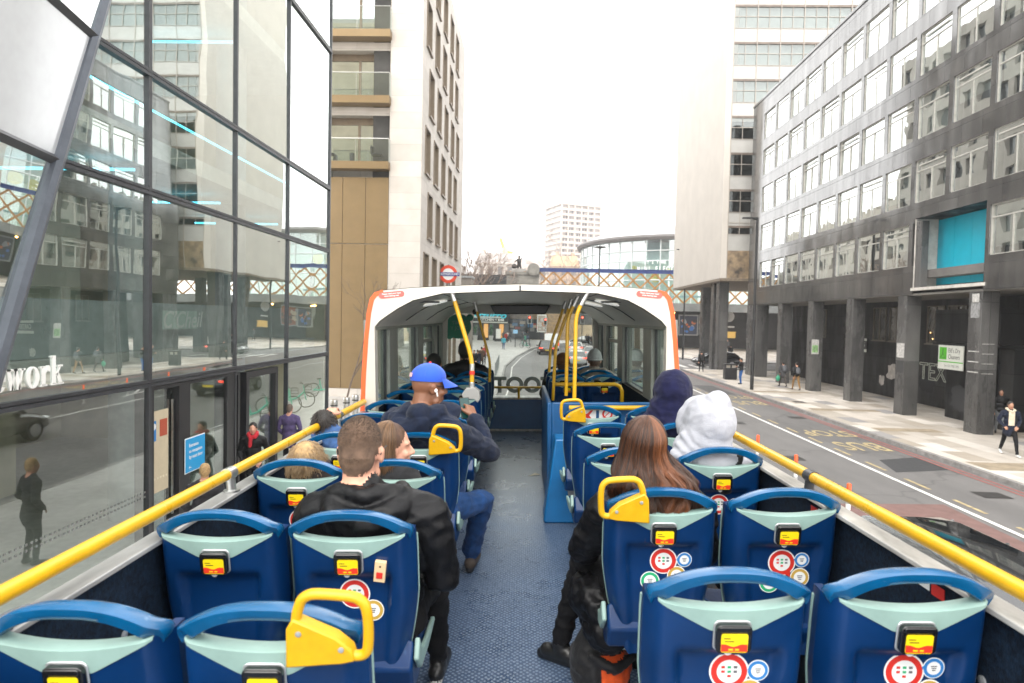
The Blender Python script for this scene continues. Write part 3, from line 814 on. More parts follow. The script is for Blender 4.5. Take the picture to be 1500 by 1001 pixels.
# ================================================================ PEOPLE
def cloth(name, col, rough=0.85, bump=0.25, bscale=180, var=0.18, sheen=0.05, vscale=14):
    return mat(name, col, rough, var=var, vscale=vscale, bump=bump, bscale=bscale, sheen=sheen, spec=0.25)
SK_L = mat('light_skin', (0.58, 0.30, 0.205), 0.5, var=0.08, vscale=12, bump=0.05, bscale=250)
SK_D = mat('brown_skin', (0.20, 0.085, 0.045), 0.45, var=0.1, vscale=12, bump=0.05, bscale=250)
SK_M = mat('tan_skin', (0.42, 0.22, 0.14), 0.5, var=0.08, vscale=12)
H_DARK = mat('dark_hair', (0.012, 0.009, 0.007), 0.55, var=0.4, vscale=40, bump=0.4, bscale=220)
H_BUZZ = mat('buzzed_brown_hair', (0.17, 0.105, 0.07), 0.85, var=0.4, vscale=30, bump=0.9, bscale=700, detail=8)
H_BLOND = mat('blond_hair', (0.42, 0.27, 0.12), 0.6, var=0.3, vscale=40, bump=0.5, bscale=250)
H_BROWN = mat('brown_hair', (0.075, 0.035, 0.018), 0.5, var=0.4, vscale=40, bump=0.5, bscale=250)
LIPS = mat('lips', (0.42, 0.14, 0.11), 0.45)
EYEW = mat('eye_white', (0.7, 0.68, 0.64), 0.3)
SOLE = mat('pale_sole', (0.55, 0.53, 0.48), 0.7)
BLKSHOE = mat('black_leather', (0.012, 0.012, 0.012), 0.35, var=0.3, bump=0.1, bscale=120)
JEAN = cloth('blue_denim', (0.012, 0.050, 0.155), 0.85, 0.35, 260, 0.35)
BLKTRO = cloth('black_trousers', (0.005, 0.005, 0.006), 0.8, sheen=0.0)
BLKCOAT = cloth('black_padded_jacket', (0.0045, 0.0045, 0.0055), 0.48, 0.2, 90, 0.3, 0.0)
NAVYC = cloth('navy_hoodie', (0.006, 0.011, 0.028), 0.9, 0.35, 220, 0.3, 0.08)
NAVYC2 = cloth('navy_fleece_hood', (0.006, 0.007, 0.034), 0.9, 0.35, 220, 0.3, 0.08)
WHITEC = cloth('pale_grey_white_fleece', (0.36, 0.365, 0.40), 0.9, 0.3, 160, 0.05, 0.05)

def _tri_caps(p0, p1, r0, r1, n=12, k=4):
    p0, p1 = V(p0), V(p1); d = p1 - p0; L_ = d.length
    if L_ < 1e-5: d = V((0, 0, 1))
    else: d = d / L_
    e1 = d.orthogonal().normalized(); e2 = d.cross(e1)
    rings = []
    for i in range(1, k + 1):
        a = math.pi / 2 * i / k; rings.append((p0 - d * r0 * math.cos(a), r0 * math.sin(a)))
    for i in range(0, k):
        a = math.pi / 2 * i / k; rings.append((p1 + d * r1 * math.sin(a), r1 * math.cos(a)))
    vs = [p0 - d * r0]; fs = []
    for c, r in rings:
        for j in range(n):
            t = 2 * math.pi * j / n; vs.append(c + (e1 * math.cos(t) + e2 * math.sin(t)) * r)
    vs.append(p1 + d * r1); last = len(vs) - 1; m = len(rings)
    for j in range(n): fs.append((0, 1 + (j + 1) % n, 1 + j))
    for i in range(m - 1):
        for j in range(n):
            a = 1 + i * n; j2 = (j + 1) % n; fs.append((a + j, a + j2, a + n + j2, a + n + j))
    a = 1 + (m - 1) * n
    for j in range(n): fs.append((a + j, a + (j + 1) % n, last))
    return vs, fs

class Fig:
    """limbs and volumes of one figure, merged into one continuous skin"""
    def __init__(s): s.sh = []
    def c(s, p0, p1, r0, r1=None, m=0): s.sh.append(('c', V(p0), V(p1), r0, r0 if r1 is None else r1, m)); return s
    def chain(s, pts, rs, m=0):
        for i in range(len(pts) - 1): s.c(pts[i], pts[i + 1], rs[i], rs[i + 1], m)
        return s
    def e(s, c, rad, m=0, rot=None): s.sh.append(('e', V(c), V(rad), rot or Matrix.Identity(3), 0, m)); return s
    def mesh(s, name, mats, voxel=0.012, smooth=3, fold=None, recolor=None):
        mb = MB()
        for t in s.sh:
            if t[0] == 'c': vs, fs = _tri_caps(*t[1:5]); mb.add(vs, fs)
            else:
                q = MB().ell((0, 0, 0), t[2], 20, 14); mb.add([t[1] + t[3] @ V(p) for p in q.v], q.f)
        me = bpy.data.meshes.new(name); me.from_pydata(mb.v, [], mb.f); me.update()
        o = bpy.data.objects.new('tmp', me); COL.objects.link(o)
        md = o.modifiers.new('r', 'REMESH'); md.mode = 'VOXEL'; md.voxel_size = voxel; md.use_smooth_shade = True
        if smooth:
            ms = o.modifiers.new('s', 'SMOOTH'); ms.factor = 0.5; ms.iterations = smooth
        dg = bpy.context.evaluated_depsgraph_get(); dg.update()
        out = bpy.data.meshes.new_from_object(o.evaluated_get(dg))
        bpy.data.objects.remove(o); bpy.data.meshes.remove(me)
        out.name = name
        nv = len(out.vertices); co = np.empty(nv * 3, np.float32); out.vertices.foreach_get('co', co); co = co.reshape(-1, 3)
        best = np.full(nv, 1e9); idx = np.zeros(nv, int)
        for t in s.sh:
            if t[0] == 'c':
                a, b = np.array(t[1]), np.array(t[2]); d = b - a; l2 = max(1e-9, d @ d)
                h = np.clip(((co - a) @ d) / l2, 0, 1)
                dist = np.linalg.norm(co - a - h[:, None] * d, axis=1) - (t[3] + (t[4] - t[3]) * h)
            else:
                q = (co - np.array(t[1])) @ np.array(t[3]); rr = np.array(t[2])
                k = np.linalg.norm(q / rr, axis=1)
                dist = (k - 1) * np.minimum(rr.min() * 1.5, np.linalg.norm(q, axis=1) / np.maximum(k, 1e-6))
            w = dist < best; best[w] = dist[w]; idx[w] = t[5]
        if fold:
            nr = np.empty(nv * 3, np.float32); out.vertices.foreach_get('normal', nr); nr = nr.reshape(-1, 3)
            for mi, (amp, sc) in fold.items():
                sel = np.where(idx == mi)[0]
                for i in sel:
                    p = co[i]
                    n_ = mnoise.fractal(V((p[0] * sc, p[1] * sc, p[2] * sc * 0.8)), 0.9, 2.1, 3)
                    r_ = 1 - abs(mnoise.noise(V((p[0] * sc * 1.4 + 7, p[1] * sc * 1.4, p[2] * sc * 2.2)))) * 2
                    r2_ = 1 - abs(mnoise.noise(V((p[0] * sc * 2.6 - 3, p[1] * sc * 2.6 + p[2] * sc, p[2] * sc * 3.4)))) * 2.2
                    co[i] += nr[i] * amp * (0.55 * n_ + 0.75 * max(-.4, r_) + 0.30 * max(-.3, r2_) - 0.35)
            out.vertices.foreach_set('co', co.ravel())
        if recolor is not None: idx = recolor(co, idx)
        npoly = len(out.polygons); li = np.empty(npoly, np.int32); out.polygons.foreach_get('loop_start', li)
        vi = np.empty(len(out.loops), np.int32); out.loops.foreach_get('vertex_index', vi)
        lt = np.empty(npoly, np.int32); out.polygons.foreach_get('loop_total', lt)
        fi = np.maximum.reduce([idx[vi[li]], idx[vi[li + 1]]]) if False else idx[vi[li]]
        out.materials.clear()
        for m_ in mats: out.materials.append(m_)
        out.polygons.foreach_set('material_index', fi.astype(np.int32))
        out.polygons.foreach_set('use_smooth', np.ones(npoly, bool)); out.update()
        return out

def rotm(yaw=0, pitch=0, roll=0):
    return (Matrix.Rotation(R(yaw), 3, 'Z') @ Matrix.Rotation(R(pitch), 3, 'X') @ Matrix.Rotation(R(roll), 3, 'Y'))
def head(F_, c, Rm, s=1.0, skin=0, hair=1, lip=6, face=True, hairfit=0.0, hairline=True):
    c = V(c)
    P = lambda x, y, z: c + Rm @ (V((x, y, z)) * s)
    def E(x, y, z, a, b, d, m): F_.e(P(x, y, z), (a * s, b * s, d * s), m, Rm)
    E(0, -0.012, 0.03, 0.075, 0.094, 0.098, skin)
    E(0, 0.025, -0.045, 0.060, 0.066, 0.074, skin)
    F_.c(P(0, 0.055, -0.088), P(0, 0.066, -0.092), 0.026 * s, 0.024 * s, skin)
    F_.c(P(-0.045, 0.03, -0.075), P(0, 0.066, -0.092), 0.022 * s, 0.022 * s, skin)
    F_.c(P(0.045, 0.03, -0.075), P(0, 0.066, -0.092), 0.022 * s, 0.022 * s, skin)
    if face:
        F_.c(P(0, 0.086, 0.016), P(0, 0.108, -0.020), 0.010 * s, 0.0135 * s, skin)
        for sx in (-1, 1):
            F_.c(P(sx * 0.010, 0.098, -0.024), P(sx * 0.012, 0.094, -0.024), 0.010 * s, 0.009 * s, skin)
            F_.c(P(sx * 0.016, 0.080, 0.034), P(sx * 0.050, 0.066, 0.032), 0.011 * s, 0.010 * s, skin)
            E(sx * 0.041, 0.062, -0.022, 0.022, 0.022, 0.022, skin)
        F_.c(P(-0.018, 0.085, -0.056), P(0.018, 0.085, -0.056), 0.0085 * s, 0.0085 * s, lip)
        F_.c(P(-0.015, 0.083, -0.067), P(0.015, 0.083, -0.067), 0.0088 * s, 0.0088 * s, lip)
    for sx in (-1, 1):
        E(sx * 0.079, -0.006, -0.008, 0.011, 0.021, 0.032, skin)
        E(sx * 0.084, -0.012, 0.008, 0.009, 0.018, 0.017, skin)
    F_.c(P(0, -0.025, -0.03), P(0, -0.035, -0.15), 0.057 * s, 0.060 * s, skin)
    if hair is not None and hairfit >= 0:
        h = hairfit
        E(0, -0.022, 0.042, 0.077 + h, 0.092 + h, 0.094 + h, hair)
        E(0, -0.055, -0.01, 0.066 + h, 0.056 + h, 0.075 + h, hair)
    return P
def hand(F_, wrist, Rm, side, curl=50, skin=0, s=1.0, spread=6):
    # local: y towards fingertips, z back of the hand, x thumb side * side
    w = V(wrist); P = lambda x, y, z: w + Rm @ (V((x * side, y, z)) * s)
    for x in (-0.028, -0.010, 0.010, 0.026): F_.c(P(x * 0.7, 0.012, 0), P(x, 0.082, 0), 0.0145 * s, 0.0125 * s, skin)
    for i, (x, l) in enumerate(((0.029, 0.068), (0.010, 0.076), (-0.010, 0.071), (-0.028, 0.055))):
        p = V((x, 0.088, 0)); a = 0; pts = [P(*p)]
        for j, f in enumerate((0.45, 0.32, 0.23)):
            a += R(curl * (0.75 + 0.1 * i) * (1.0 if j else 0.7))
            p = p + V((x * 0.05 * (1 - j), math.cos(a), -math.sin(a))) * l * f; pts.append(P(*p))
        F_.chain(pts, [0.0092 * s, 0.0086 * s, 0.0080 * s, 0.0070 * s], skin)
    F_.chain([P(0.024, 0.022, -0.004), P(0.046, 0.050, -0.016), P(0.050, 0.078, -0.026), P(0.044, 0.098, -0.034)], [0.0135 * s, 0.011 * s, 0.0095 * s, 0.008 * s], skin)

# materials per figure: 0 skin 1 hair 2 top 3 trousers 4 shoes 5 extra 6 lips
def seated(F_, sw=0.17, top=2, lean=0.0, twist=0, belly=0.0, arms=(None, None), legs=(None, None), shz=1.0, hood=None, bulk=1.0, neckz=None, hip=(0, 0, 0.535)):
    hx, hy, hz = hip
    tw = Matrix.Rotation(R(twist), 3, 'Z')
    P = lambda x, y, z: V((hx, hy, 0)) + tw @ V((x, y + lean * (z - hz), z))
    F_.e(P(0, 0.0, hz + 0.015), (0.185 * bulk, 0.145, 0.115), 3, tw)
    F_.e(P(0, -0.01, hz + 0.13), (0.172 * bulk, 0.135 + belly, 0.14), top, tw)
    F_.e(P(0, -0.02, hz + 0.30), ((sw + 0.005) * bulk, 0.128 * bulk, 0.17), top, tw)
    F_.e(P(0, -0.025, shz - 0.075), ((sw + 0.02) * bulk, 0.115 * bulk, 0.115), top, tw)
    F_.c(P(-sw, -0.03, shz - 0.03), P(0, -0.035, shz + 0.015), 0.073 * bulk, 0.075 * bulk, top)
    F_.c(P(sw, -0.03, shz - 0.03), P(0, -0.035, shz + 0.015), 0.073 * bulk, 0.075 * bulk, top)
    F_.c(P(0, -0.035, shz + 0.02), P(0, -0.025, shz + 0.06), 0.075, 0.065, top)
    for i, sx in enumerate((-1, 1)):
        a = arms[i]
        sh = P(sx * (sw + 0.022), -0.03, shz - 0.045)
        if a is None: a = dict(e=P(sx * (sw + 0.07), 0.03, hz + 0.17), w=P(sx * 0.10, 0.24, hz + 0.13))
        el, wr = V(a['e']), V(a['w'])
        r_ = a.get('r', 1.0) * bulk
        F_.chain([sh, el, wr], [0.066 * r_, 0.054 * r_, 0.040 * r_], top)
        if a.get('hand', True):
            y = (wr - el).normalized(); z = V((0, 0, 1)); z = (z - y * z.dot(y)); z = z.normalized() if z.length > 0.1 else V((0, -1, 0))
            if 'hz' in a: z = V(a['hz']); z = (z - y * z.dot(y)).normalized()
            x = y.cross(z); Rm = Matrix((x, y, z)).transposed()
            hand(F_, wr + y * 0.03, Rm, a.get('thumb', -sx), a.get('curl', 40), 0)
        l = legs[i]
        if l is None: l = dict(k=(hx + sx * 0.12, hy + 0.42, hz + 0.02), a=(hx + sx * 0.12, hy + 0.46, 0.11), t=(hx + sx * 0.13, hy + 0.62, 0.045))
        hp = P(sx * 0.092, 0.02, hz - 0.0); k, an, t = V(l['k']), V(l['a']), V(l['t'])
        F_.chain([hp, k, an], [0.088, 0.066, 0.044 if not l.get('wide') else 0.062], 3)
        d_ = (t - an); d_.z = 0; d_ = d_.normalized()
        F_.c(V((an.x, an.y, 0.055)) - d_ * 0.045, V((t.x, t.y, 0.045)) - d_ * 0.03, 0.040, 0.037, 4)
        F_.c(an, V((an.x, an.y, 0.055)), 0.044, 0.040, 4)
        F_.c(V((an.x, an.y, 0.022)) - d_ * 0.055, V((t.x, t.y, 0.022)), 0.030, 0.028, 5)
    if hood == 'down':
        q = [P(-0.105, 0.035, shz + 0.045), P(-0.135, -0.04, shz + 0.03), P(-0.10, -0.125, shz - 0.005), P(0, -0.165, shz - 0.04), P(0.10, -0.125, shz - 0.005), P(0.135, -0.04, shz + 0.03), P(0.105, 0.035, shz + 0.045)]
        F_.chain(q, [0.030, 0.042, 0.052, 0.062, 0.052, 0.042, 0.030], top)
        F_.chain([P(-0.10, -0.11, shz - 0.05), P(0, -0.140, shz - 0.09), P(0.10, -0.11, shz - 0.05)], [0.05, 0.05, 0.05], top)
    return P
def hood_up(F_, c, Rm, top=2, s=1.0, peak=0.03, back=None):
    c = V(c); P = lambda x, y, z: c + Rm @ (V((x, y, z)) * s)
    F_.e(P(0, -0.03, 0.025), (0.112 * s, 0.126 * s, 0.128 * s), top, Rm)
    F_.e(P(0, -0.035, -0.05), (0.118 * s, 0.120 * s, 0.105 * s), top, Rm)
    F_.c(P(0, -0.035, 0.04), P(0, -0.05, 0.085 + peak * .6), 0.10 * s, 0.062 * s, top)
    F_.c(P(-0.045, -0.04, -0.12), P(0.045, -0.04, -0.12), 0.095 * s, 0.095 * s, top)
    for zz, rr, yy in ((-0.075, 0.116, -0.055), (-0.125, 0.128, -0.06), (-0.165, 0.145, -0.05)):   # soft rolls where the hood gathers at the nape
        arc = [P(rr * math.cos(R(a)), yy * 0.4 + rr * 0.92 * math.sin(R(a)), zz + 0.02 * math.cos(R(a * 2)) + 0.012 * math.sin(R(a * 3 + zz * 900))) for a in range(190, 351, 16)]
        F_.chain(arc, [0.020 * s + 0.010 * s * math.sin(math.pi * i / (len(arc) - 1)) for i in range(len(arc))], top)
    # rolled edge round the face opening
    ring = 0 and [P(0.098 * math.cos(t), 0.045 - 0.02 * math.sin(t), 0.015 + 0.118 * math.sin(t)) for t in [R(-200 + 20 * k) for k in range(0, 19)][:]]
    pts = [P(0.088 * math.cos(R(a)), 0.072, 0.0 + 0.105 * math.sin(R(a))) for a in range(-60, 241, 20)]
    F_.chain(pts, [0.017 * s] * len(pts), top)

def person_obj(name, me, label, loc, rz=0, bus=True, group=None):
    o = bpy.data.objects.new('person', me); COL.objects.link(o); place(o, loc, rz, bus)
    return tag(o, label, 'person', group)

# real strand hair
def hair_mat(name, c0, c1, rough=0.35):
    if name in _M: return _M[name]
    m = bpy.data.materials.new(name); m.use_nodes = True; nt = m.node_tree; N = nt.nodes; L = nt.links; b = N['Principled BSDF']
    hi = N.new('ShaderNodeHairInfo'); at = N.new('ShaderNodeAttribute'); at.attribute_name = 'tone'
    ad = N.new('ShaderNodeMath'); ad.operation = 'MULTIPLY_ADD'; ad.inputs[1].default_value = 0.45; ad.use_clamp = True
    L.new(hi.outputs['Random'], ad.inputs[0]); L.new(at.outputs['Fac'], ad.inputs[2])
    rp = N.new('ShaderNodeValToRGB'); rp.color_ramp.elements[0].position = 0.1; rp.color_ramp.elements[1].position = 1.0
    rp.color_ramp.elements[0].color = (*c0, 1); rp.color_ramp.elements[1].color = (*c1, 1)
    L.new(ad.outputs[0], rp.inputs['Fac']); L.new(rp.outputs['Color'], b.inputs['Base Color'])
    b.inputs['Roughness'].default_value = rough; b.inputs['Specular IOR Level'].default_value = 0.6
    _M[name] = m
    return m
def strands(name, curves, material, parent, r0=0.0011, r1=0.0004, tones=None):
    hc = bpy.data.hair_curves.new(name); hc.add_curves([len(c) for c in curves])
    pos = np.concatenate([np.array([tuple(p) for p in c], np.float32) for c in curves]).ravel()
    hc.attributes['position'].data.foreach_set('vector', pos) if 'position' in hc.attributes else hc.position_data.foreach_set('vector', pos)
    rad = np.concatenate([np.linspace(r0, r1, len(c), dtype=np.float32) for c in curves])
    ra = hc.attributes.get('radius') or hc.attributes.new('radius', 'FLOAT', 'POINT'); ra.data.foreach_set('value', rad)
    if tones is not None:
        ta = hc.attributes.new('tone', 'FLOAT', 'CURVE'); ta.data.foreach_set('value', np.array(tones, np.float32))
    hc.materials.append(material)
    o = bpy.data.objects.new(name, hc); COL.objects.link(o); o.parent = parent
    return o

# ---- 1 man, black hooded jacket, buzz cut  (seat L2 aisle)
def foldset(a=0.010, sc=7): return {2: (a, sc), 3: (a * 0.9, sc)}
f = Fig(); y0 = ROWS_L[1] + 0.27
hc_ = V((-0.04, -0.02, 1.185))
P = head(f, hc_, rotm(-4, -6), 1.0, 0, 1, hairfit=0.0015)
seated(f, sw=0.195, lean=-0.06, bulk=1.12, shz=0.995, hood='down', legs=(dict(k=(-0.16, 0.45, 0.55), a=(-0.15, 0.50, 0.11), t=(-0.15, 0.68, 0.045)), dict(k=(0.17, 0.46, 0.54), a=(0.175, 0.54, 0.11), t=(0.19, 0.72, 0.045))),
       arms=(dict(e=(-0.29, 0.02, 0.72), w=(-0.13, 0.22, 0.64)), dict(e=(0.262, 0.0, 0.71), w=(0.20, 0.26, 0.66), r=1.12)))
f.chain([V((-0.10, -0.10, 1.055)), V((0.0, -0.145, 1.05)), V((0.10, -0.10, 1.055))], [0.035, 0.035, 0.035], 2)
me = f.mesh('person', [SK_L, H_BUZZ, BLKCOAT, BLKTRO, BLKSHOE, SOLE, LIPS], 0.008, 3, foldset(0.013, 6))
p1 = person_obj('p1', me, 'man with a buzz cut and black hooded padded jacket seen from behind', (-0.558, y0 + 0.055, 0))
rg = random.Random(3); cs = []; tn = []
RmB = rotm(-4, -6)
for i in range(9000):
    az = rg.uniform(-180, 180); el = rg.uniform(-32, 89); a, e_ = R(az), R(el)
    if abs(az) > 105 and el < 28: continue
    if el < -8 and abs(az) > 62 and rg.random() < .9: continue
    if el < 12 and 66 < abs(az) < 105 and el < -2: continue
    nrm = V((math.sin(a) * math.cos(e_), -math.cos(a) * math.cos(e_), math.sin(e_)))
    b = V((nrm.x * 0.0765, nrm.y * 0.0935 - 0.020, 0.040 + nrm.z * 0.0955)) if el > -4 else V((nrm.x * 0.066, nrm.y * 0.058 - 0.055, -0.004 + nrm.z * 0.08))
    dr = (nrm * 0.55 + V((rg.gauss(0, .25), 0.3 + rg.gauss(0, .2), -0.25 + rg.gauss(0, .2)))).normalized()
    fade = smst(-30, 25, el); l = 0.002 + 0.006 * fade * rg.uniform(.6, 1.1)
    cs.append([hc_ + RmB @ (b + dr * l * t) for t in (0, .5, 1)]); tn.append(0.45 * (1 - fade) + rg.uniform(0, .2))
strands('hair', cs, hair_mat('cropped_brown_strands', (0.025, 0.014, 0.009), (0.20, 0.12, 0.07), 0.5), p1, 0.0007, 0.0004, tn)
gl = MB()
for sx in (-1, 1): gl.tube([hc_ + V((sx * 0.080, 0.075, 0.012)), hc_ + V((sx * 0.086, -0.02, 0.018)), hc_ + V((sx * 0.080, -0.035, 0.0))], 0.0022, 8)
gl.build('glasses', BLACK, p1)

# ---- 2 girl in profile (seat L3 aisle)
f = Fig(); Rm = rotm(-72, -4, 0)
hc_ = V((-0.01, -0.03, 1.055))
head(f, hc_, Rm, 0.93, 0, 1, hairfit=0.004)
seated(f, sw=0.15, lean=-0.12, bulk=1.0, shz=0.855)
me = f.mesh('person', [SK_L, H_BROWN, cloth('dark_grey_jacket', (0.02, 0.02, 0.022)), BLKTRO, BLKSHOE, SOLE, LIPS], 0.007, 2, foldset(0.010))
p2 = person_obj('p2', me, 'girl with long light brown hair turned to show her face in profile', (AX_L - 0.04, ROWS_L[2] + 0.27, 0))
def scalp_hair(hc, Rm, s, count, zlen, spread, drop, rg, azr=(-115, 115), noise_=0.006, start=0.0, npt=16, bodyr=(0.10, 0.12), backlim=None, clump=0.012):
    cs = []
    for i in range(count):
        az = rg.uniform(*azr)
        a = R(az)                       # 0 = back of the head
        el = rg.uniform(0.05, 1.0)      # start height on the scalp
        ph0 = R(88 - 60 * (1 - el ** 0.8))
        pts = []
        l = zlen * rg.uniform(0.82, 1.08)
        ck = mnoise.noise(V((az * 0.06, 3.1, 0))) ; ck2 = mnoise.noise(V((az * 0.09, 9.7, 2)))
        jit = V((rg.gauss(0, noise_), rg.gauss(0, noise_), 0))
        for k in range(npt):
            t = k / (npt - 1)
            ph = ph0 - t * (ph0 + l / 0.1)
            if ph > 0:
                x = math.sin(a) * math.cos(ph) * 0.086; y = -math.cos(a) * math.cos(ph) * 0.106 - 0.02; z = 0.04 + math.sin(ph) * 0.102
            else:
                d = -ph * 0.1
                wdn = min(1, d / 0.12)
                x = math.sin(a) * (0.086 + spread * wdn + ck * clump * wdn * 1.5); y = -math.cos(a) * (0.106 + drop * wdn + ck2 * clump * wdn) - 0.02; z = 0.04 - d
            p = V(((x) * s, (y) * s, (z) * s)) + jit * (0.3 + t)
            pts.append(V(hc) + Rm @ p)
        cs.append(pts)
    return cs
rg = random.Random(5)
cs = scalp_hair(hc_, Rm, 0.95, 1500, 0.30, 0.0, -0.01, rg, (-95, 100))
cs += scalp_hair(hc_, Rm, 0.955, 1800, 0.31, 0.01, 0.0, rg, (-95, 100), noise_=0.009)
strands('hair', cs, hair_mat('light_brown_strands', (0.04, 0.019, 0.009), (0.28, 0.155, 0.075)), p2, 0.0008, 0.0004, [rg.uniform(0, .55) for _ in cs])

# ---- 3 blond child (seat L3 window)
f = Fig(); Rm = rotm(8, 8, 0); hc_ = V((-0.025, -0.03, 0.97))
head(f, hc_, Rm, 0.9, 0, 1, hairfit=0.004)
seated(f, sw=0.135, lean=-0.05, bulk=0.92, shz=0.785)
f.chain([hc_ + V((-0.10, -0.07, -0.135)), hc_ + V((0, -0.125, -0.130)), hc_ + V((0.10, -0.07, -0.135))], [0.028, 0.028, 0.028], 5)
me = f.mesh('person', [SK_L, H_BLOND, cloth('dark_brown_jacket', (0.02, 0.014, 0.012)), BLKTRO, BLKSHOE, cloth('orange_jacket_lining', (0.55, 0.09, 0.02)), LIPS], 0.008, 2, foldset(0.008))
p3 = person_obj('p3', me, 'blond child in a dark jacket with an orange collar, seen over a seat', (WX_L, ROWS_L[2] + 0.27, 0))
rg = random.Random(8); cs = []
for i in range(4500):
    az = rg.uniform(-180, 180); el = rg.uniform(-20, 88); a, e_ = R(az), R(el)
    nrm = V((math.sin(a) * math.cos(e_), -math.cos(a) * math.cos(e_), math.sin(e_)))
    if abs(az) > 120 and el < 35: continue
    b = V((nrm.x * 0.076, nrm.y * 0.094 - 0.012, 0.035 + nrm.z * 0.096))
    ck = mnoise.noise(V((az * .05, el * .06, 0))); dr = (nrm * (0.16 + .15 * abs(ck)) + V((.55 * ck + rg.gauss(0, .12), rg.gauss(0, .15), -0.85 + .3 * ck))).normalized()
    l = rg.uniform(0.025, 0.055)
    cs.append([hc_ + Rm @ ((b + dr * l * t + nrm * 0.022 * math.sin(t * 2)) * 0.92) for t in (0, .25, .5, .75, 1)])
strands('hair', cs, hair_mat('blond_strands', (0.13, 0.075, 0.035), (0.50, 0.35, 0.19)), p3, 0.0008, 0.0003, [rg.uniform(0.1, .6) for _ in cs])

# ---- 4 man in blue cap with phone (seat L4 aisle)
f = Fig(); Rm = rotm(-58, -8, 0); hc_ = V((0.035, -0.06, 1.285))
head(f, hc_, Rm, 1.04, 0, None, hairfit=-1)
seated(f, sw=0.20, lean=-0.08, twist=-32, bulk=1.13, belly=0.02, shz=1.095, hood='down', hip=(0.02, 0, 0.54),
       arms=(dict(e=(-0.24, 0.10, 0.78), w=(0.02, 0.34, 0.86)), dict(e=(0.375, 0.12, 0.865), w=(0.285, 0.27, 1.035), r=1.1, curl=62, hz=(0.5, -0.3, 0.6))),
       legs=(dict(k=(0.02, 0.44, 0.55), a=(0.06, 0.52, 0.11), t=(0.1, 0.68, 0.045), wide=1), dict(k=(0.335, 0.27, 0.515), a=(0.245, 0.44, 0.13), t=(0.27, 0.62, 0.045), wide=1)))
for q_ in ((-.09, -.03), (-.02, -.11), (.07, -.11), (.13, -.02)): f.e((0.02 + q_[0], q_[1] - .05, 1.135), (.075, .07, .065), 2)
f.chain([hc_ + V((-0.075, 0.0, -0.165)), hc_ + V((-0.03, -0.075, -0.165)), hc_ + V((0.05, -0.07, -0.165)), hc_ + V((0.085, 0.01, -0.165)), hc_ + V((0.06, 0.07, -0.17))], [0.03] * 5, 5)
me = f.mesh('person', [SK_D, H_DARK, NAVYC, JEAN, mat('brown_trainer', (0.06, 0.045, 0.035), 0.7, var=0.3), BLACK, mat('dark_lips', (0.16, 0.055, 0.04), 0.45)], 0.0065, 2, foldset(0.014, 6))
p4 = person_obj('p4', me, 'man in a bright blue cap and navy hoodie holding up a phone', (AX_L, ROWS_L[3] + 0.26, 0))
cp = MB()
CAPM = mat('royal_blue_cap', (0.008, 0.072, 0.50), 0.75, var=0.08, bump=0.2, bscale=300, sheen=0.2)
s_ = 1.04
def cpt(x, y, z): return hc_ + Rm @ (V((x, y, z)) * s_)
def dome(u, v):
    t = 2 * math.pi * u; ph = R(-6 + 96 * v)
    bul = 1 + 0.04 * math.sin(ph * 2)
    rim_drop = 0.012 * math.cos(t - math.pi / 2) * (1 - v)
    return cpt(math.cos(t) * math.cos(ph) * 0.084 * bul, -0.012 + math.sin(t) * math.cos(ph) * 0.104 * bul, 0.045 + math.sin(ph) * 0.092 + rim_drop * 0.6)
cp.grid(dome, 36, 14, 0)
for vv in (0,):
    cp.grid(lambda u, v: dome(u, 0) + (cpt(0, -0.012, 0.05) - dome(u, 0)) * 0.04 * v - V((0, 0, 0.002 * v)), 36, 1, 0)
def brim(u, v, off):
    t = R(30 + 120 * u); r1 = 1.0 + v * 0.86 * math.sin(R(180 * (u * 0.8 + 0.1))) ** 0.55
    x = math.cos(t) * 0.083 * (1 + 0.10 * v); y = -0.012 + math.sin(t) * 0.100 * r1
    z = 0.047 - 0.035 * v + off - 0.9 * x * x * (2.2 * v + 0.5) + 0.01
    return cpt(x, y, z)
cp.grid(lambda u, v: brim(u, v, 0.0035), 18, 8, 0); cp.grid(lambda u, v: brim(u, v, -0.0015), 18, 8, 0, flip=True)
edge = [brim(u / 18, 1, 0.001) for u in range(19)]; cp.tube(edge, 0.0028, 6, 0)
for k in range(6):
    t = 2 * math.pi * k / 6 + 0.5
    cp.tube([dome((t / (2 * math.pi)) % 1, v / 8) for v in range(9)], 0.0016, 5, 0)
cp.ell(cpt(0, -0.012, 0.140), (0.009, 0.009, 0.006), 10, 6, 1)
cp.prism([(-0.016, -0.012), (0.016, -0.012), (0.016, 0.012), (-0.016, 0.012)], 0.0, 0.002, 2, Matrix.Translation(cpt(0, -0.1185, 0.060)) @ Rm.to_4x4() @ basis((-1, 0, 0), (0, 0.15, 1), (0, -1, 0.15), (0, 0, 0)))
cp.build('cap', [CAPM, REDP, mat('pink_white_patch', (0.65, 0.4, 0.42), 0.6)], p4, smooth=50)
st_ = MB().tube([cpt(-0.055, 0.083, 0.008), cpt(0.0, 0.104, 0.012), cpt(0.058, 0.080, 0.010)], [0.012, 0.008, 0.013], 8)
st_.tube([cpt(0.06, 0.078, 0.016), cpt(0.084, 0.0, 0.014)], 0.003, 6)
st_.build('sunglasses', BLACK, p4, smooth=40)
MB().ell(cpt(0.088, 0.004, -0.012), (0.010, 0.010, 0.012), 10, 8).tube([cpt(0.089, 0.008, -0.014), cpt(0.088, 0.018, -0.042)], 0.0045, 8).build('earphone', WHITEP, p4, smooth=60)
ph = MB().box(-0.038, 0.038, -0.004, 0.004, -0.078, 0.078, 0).box(-0.034, 0.034, -0.0048, -0.004, -0.073, 0.073, 1)
ph.box(0.010, 0.034, 0.004, 0.0055, 0.045, 0.074, 2)
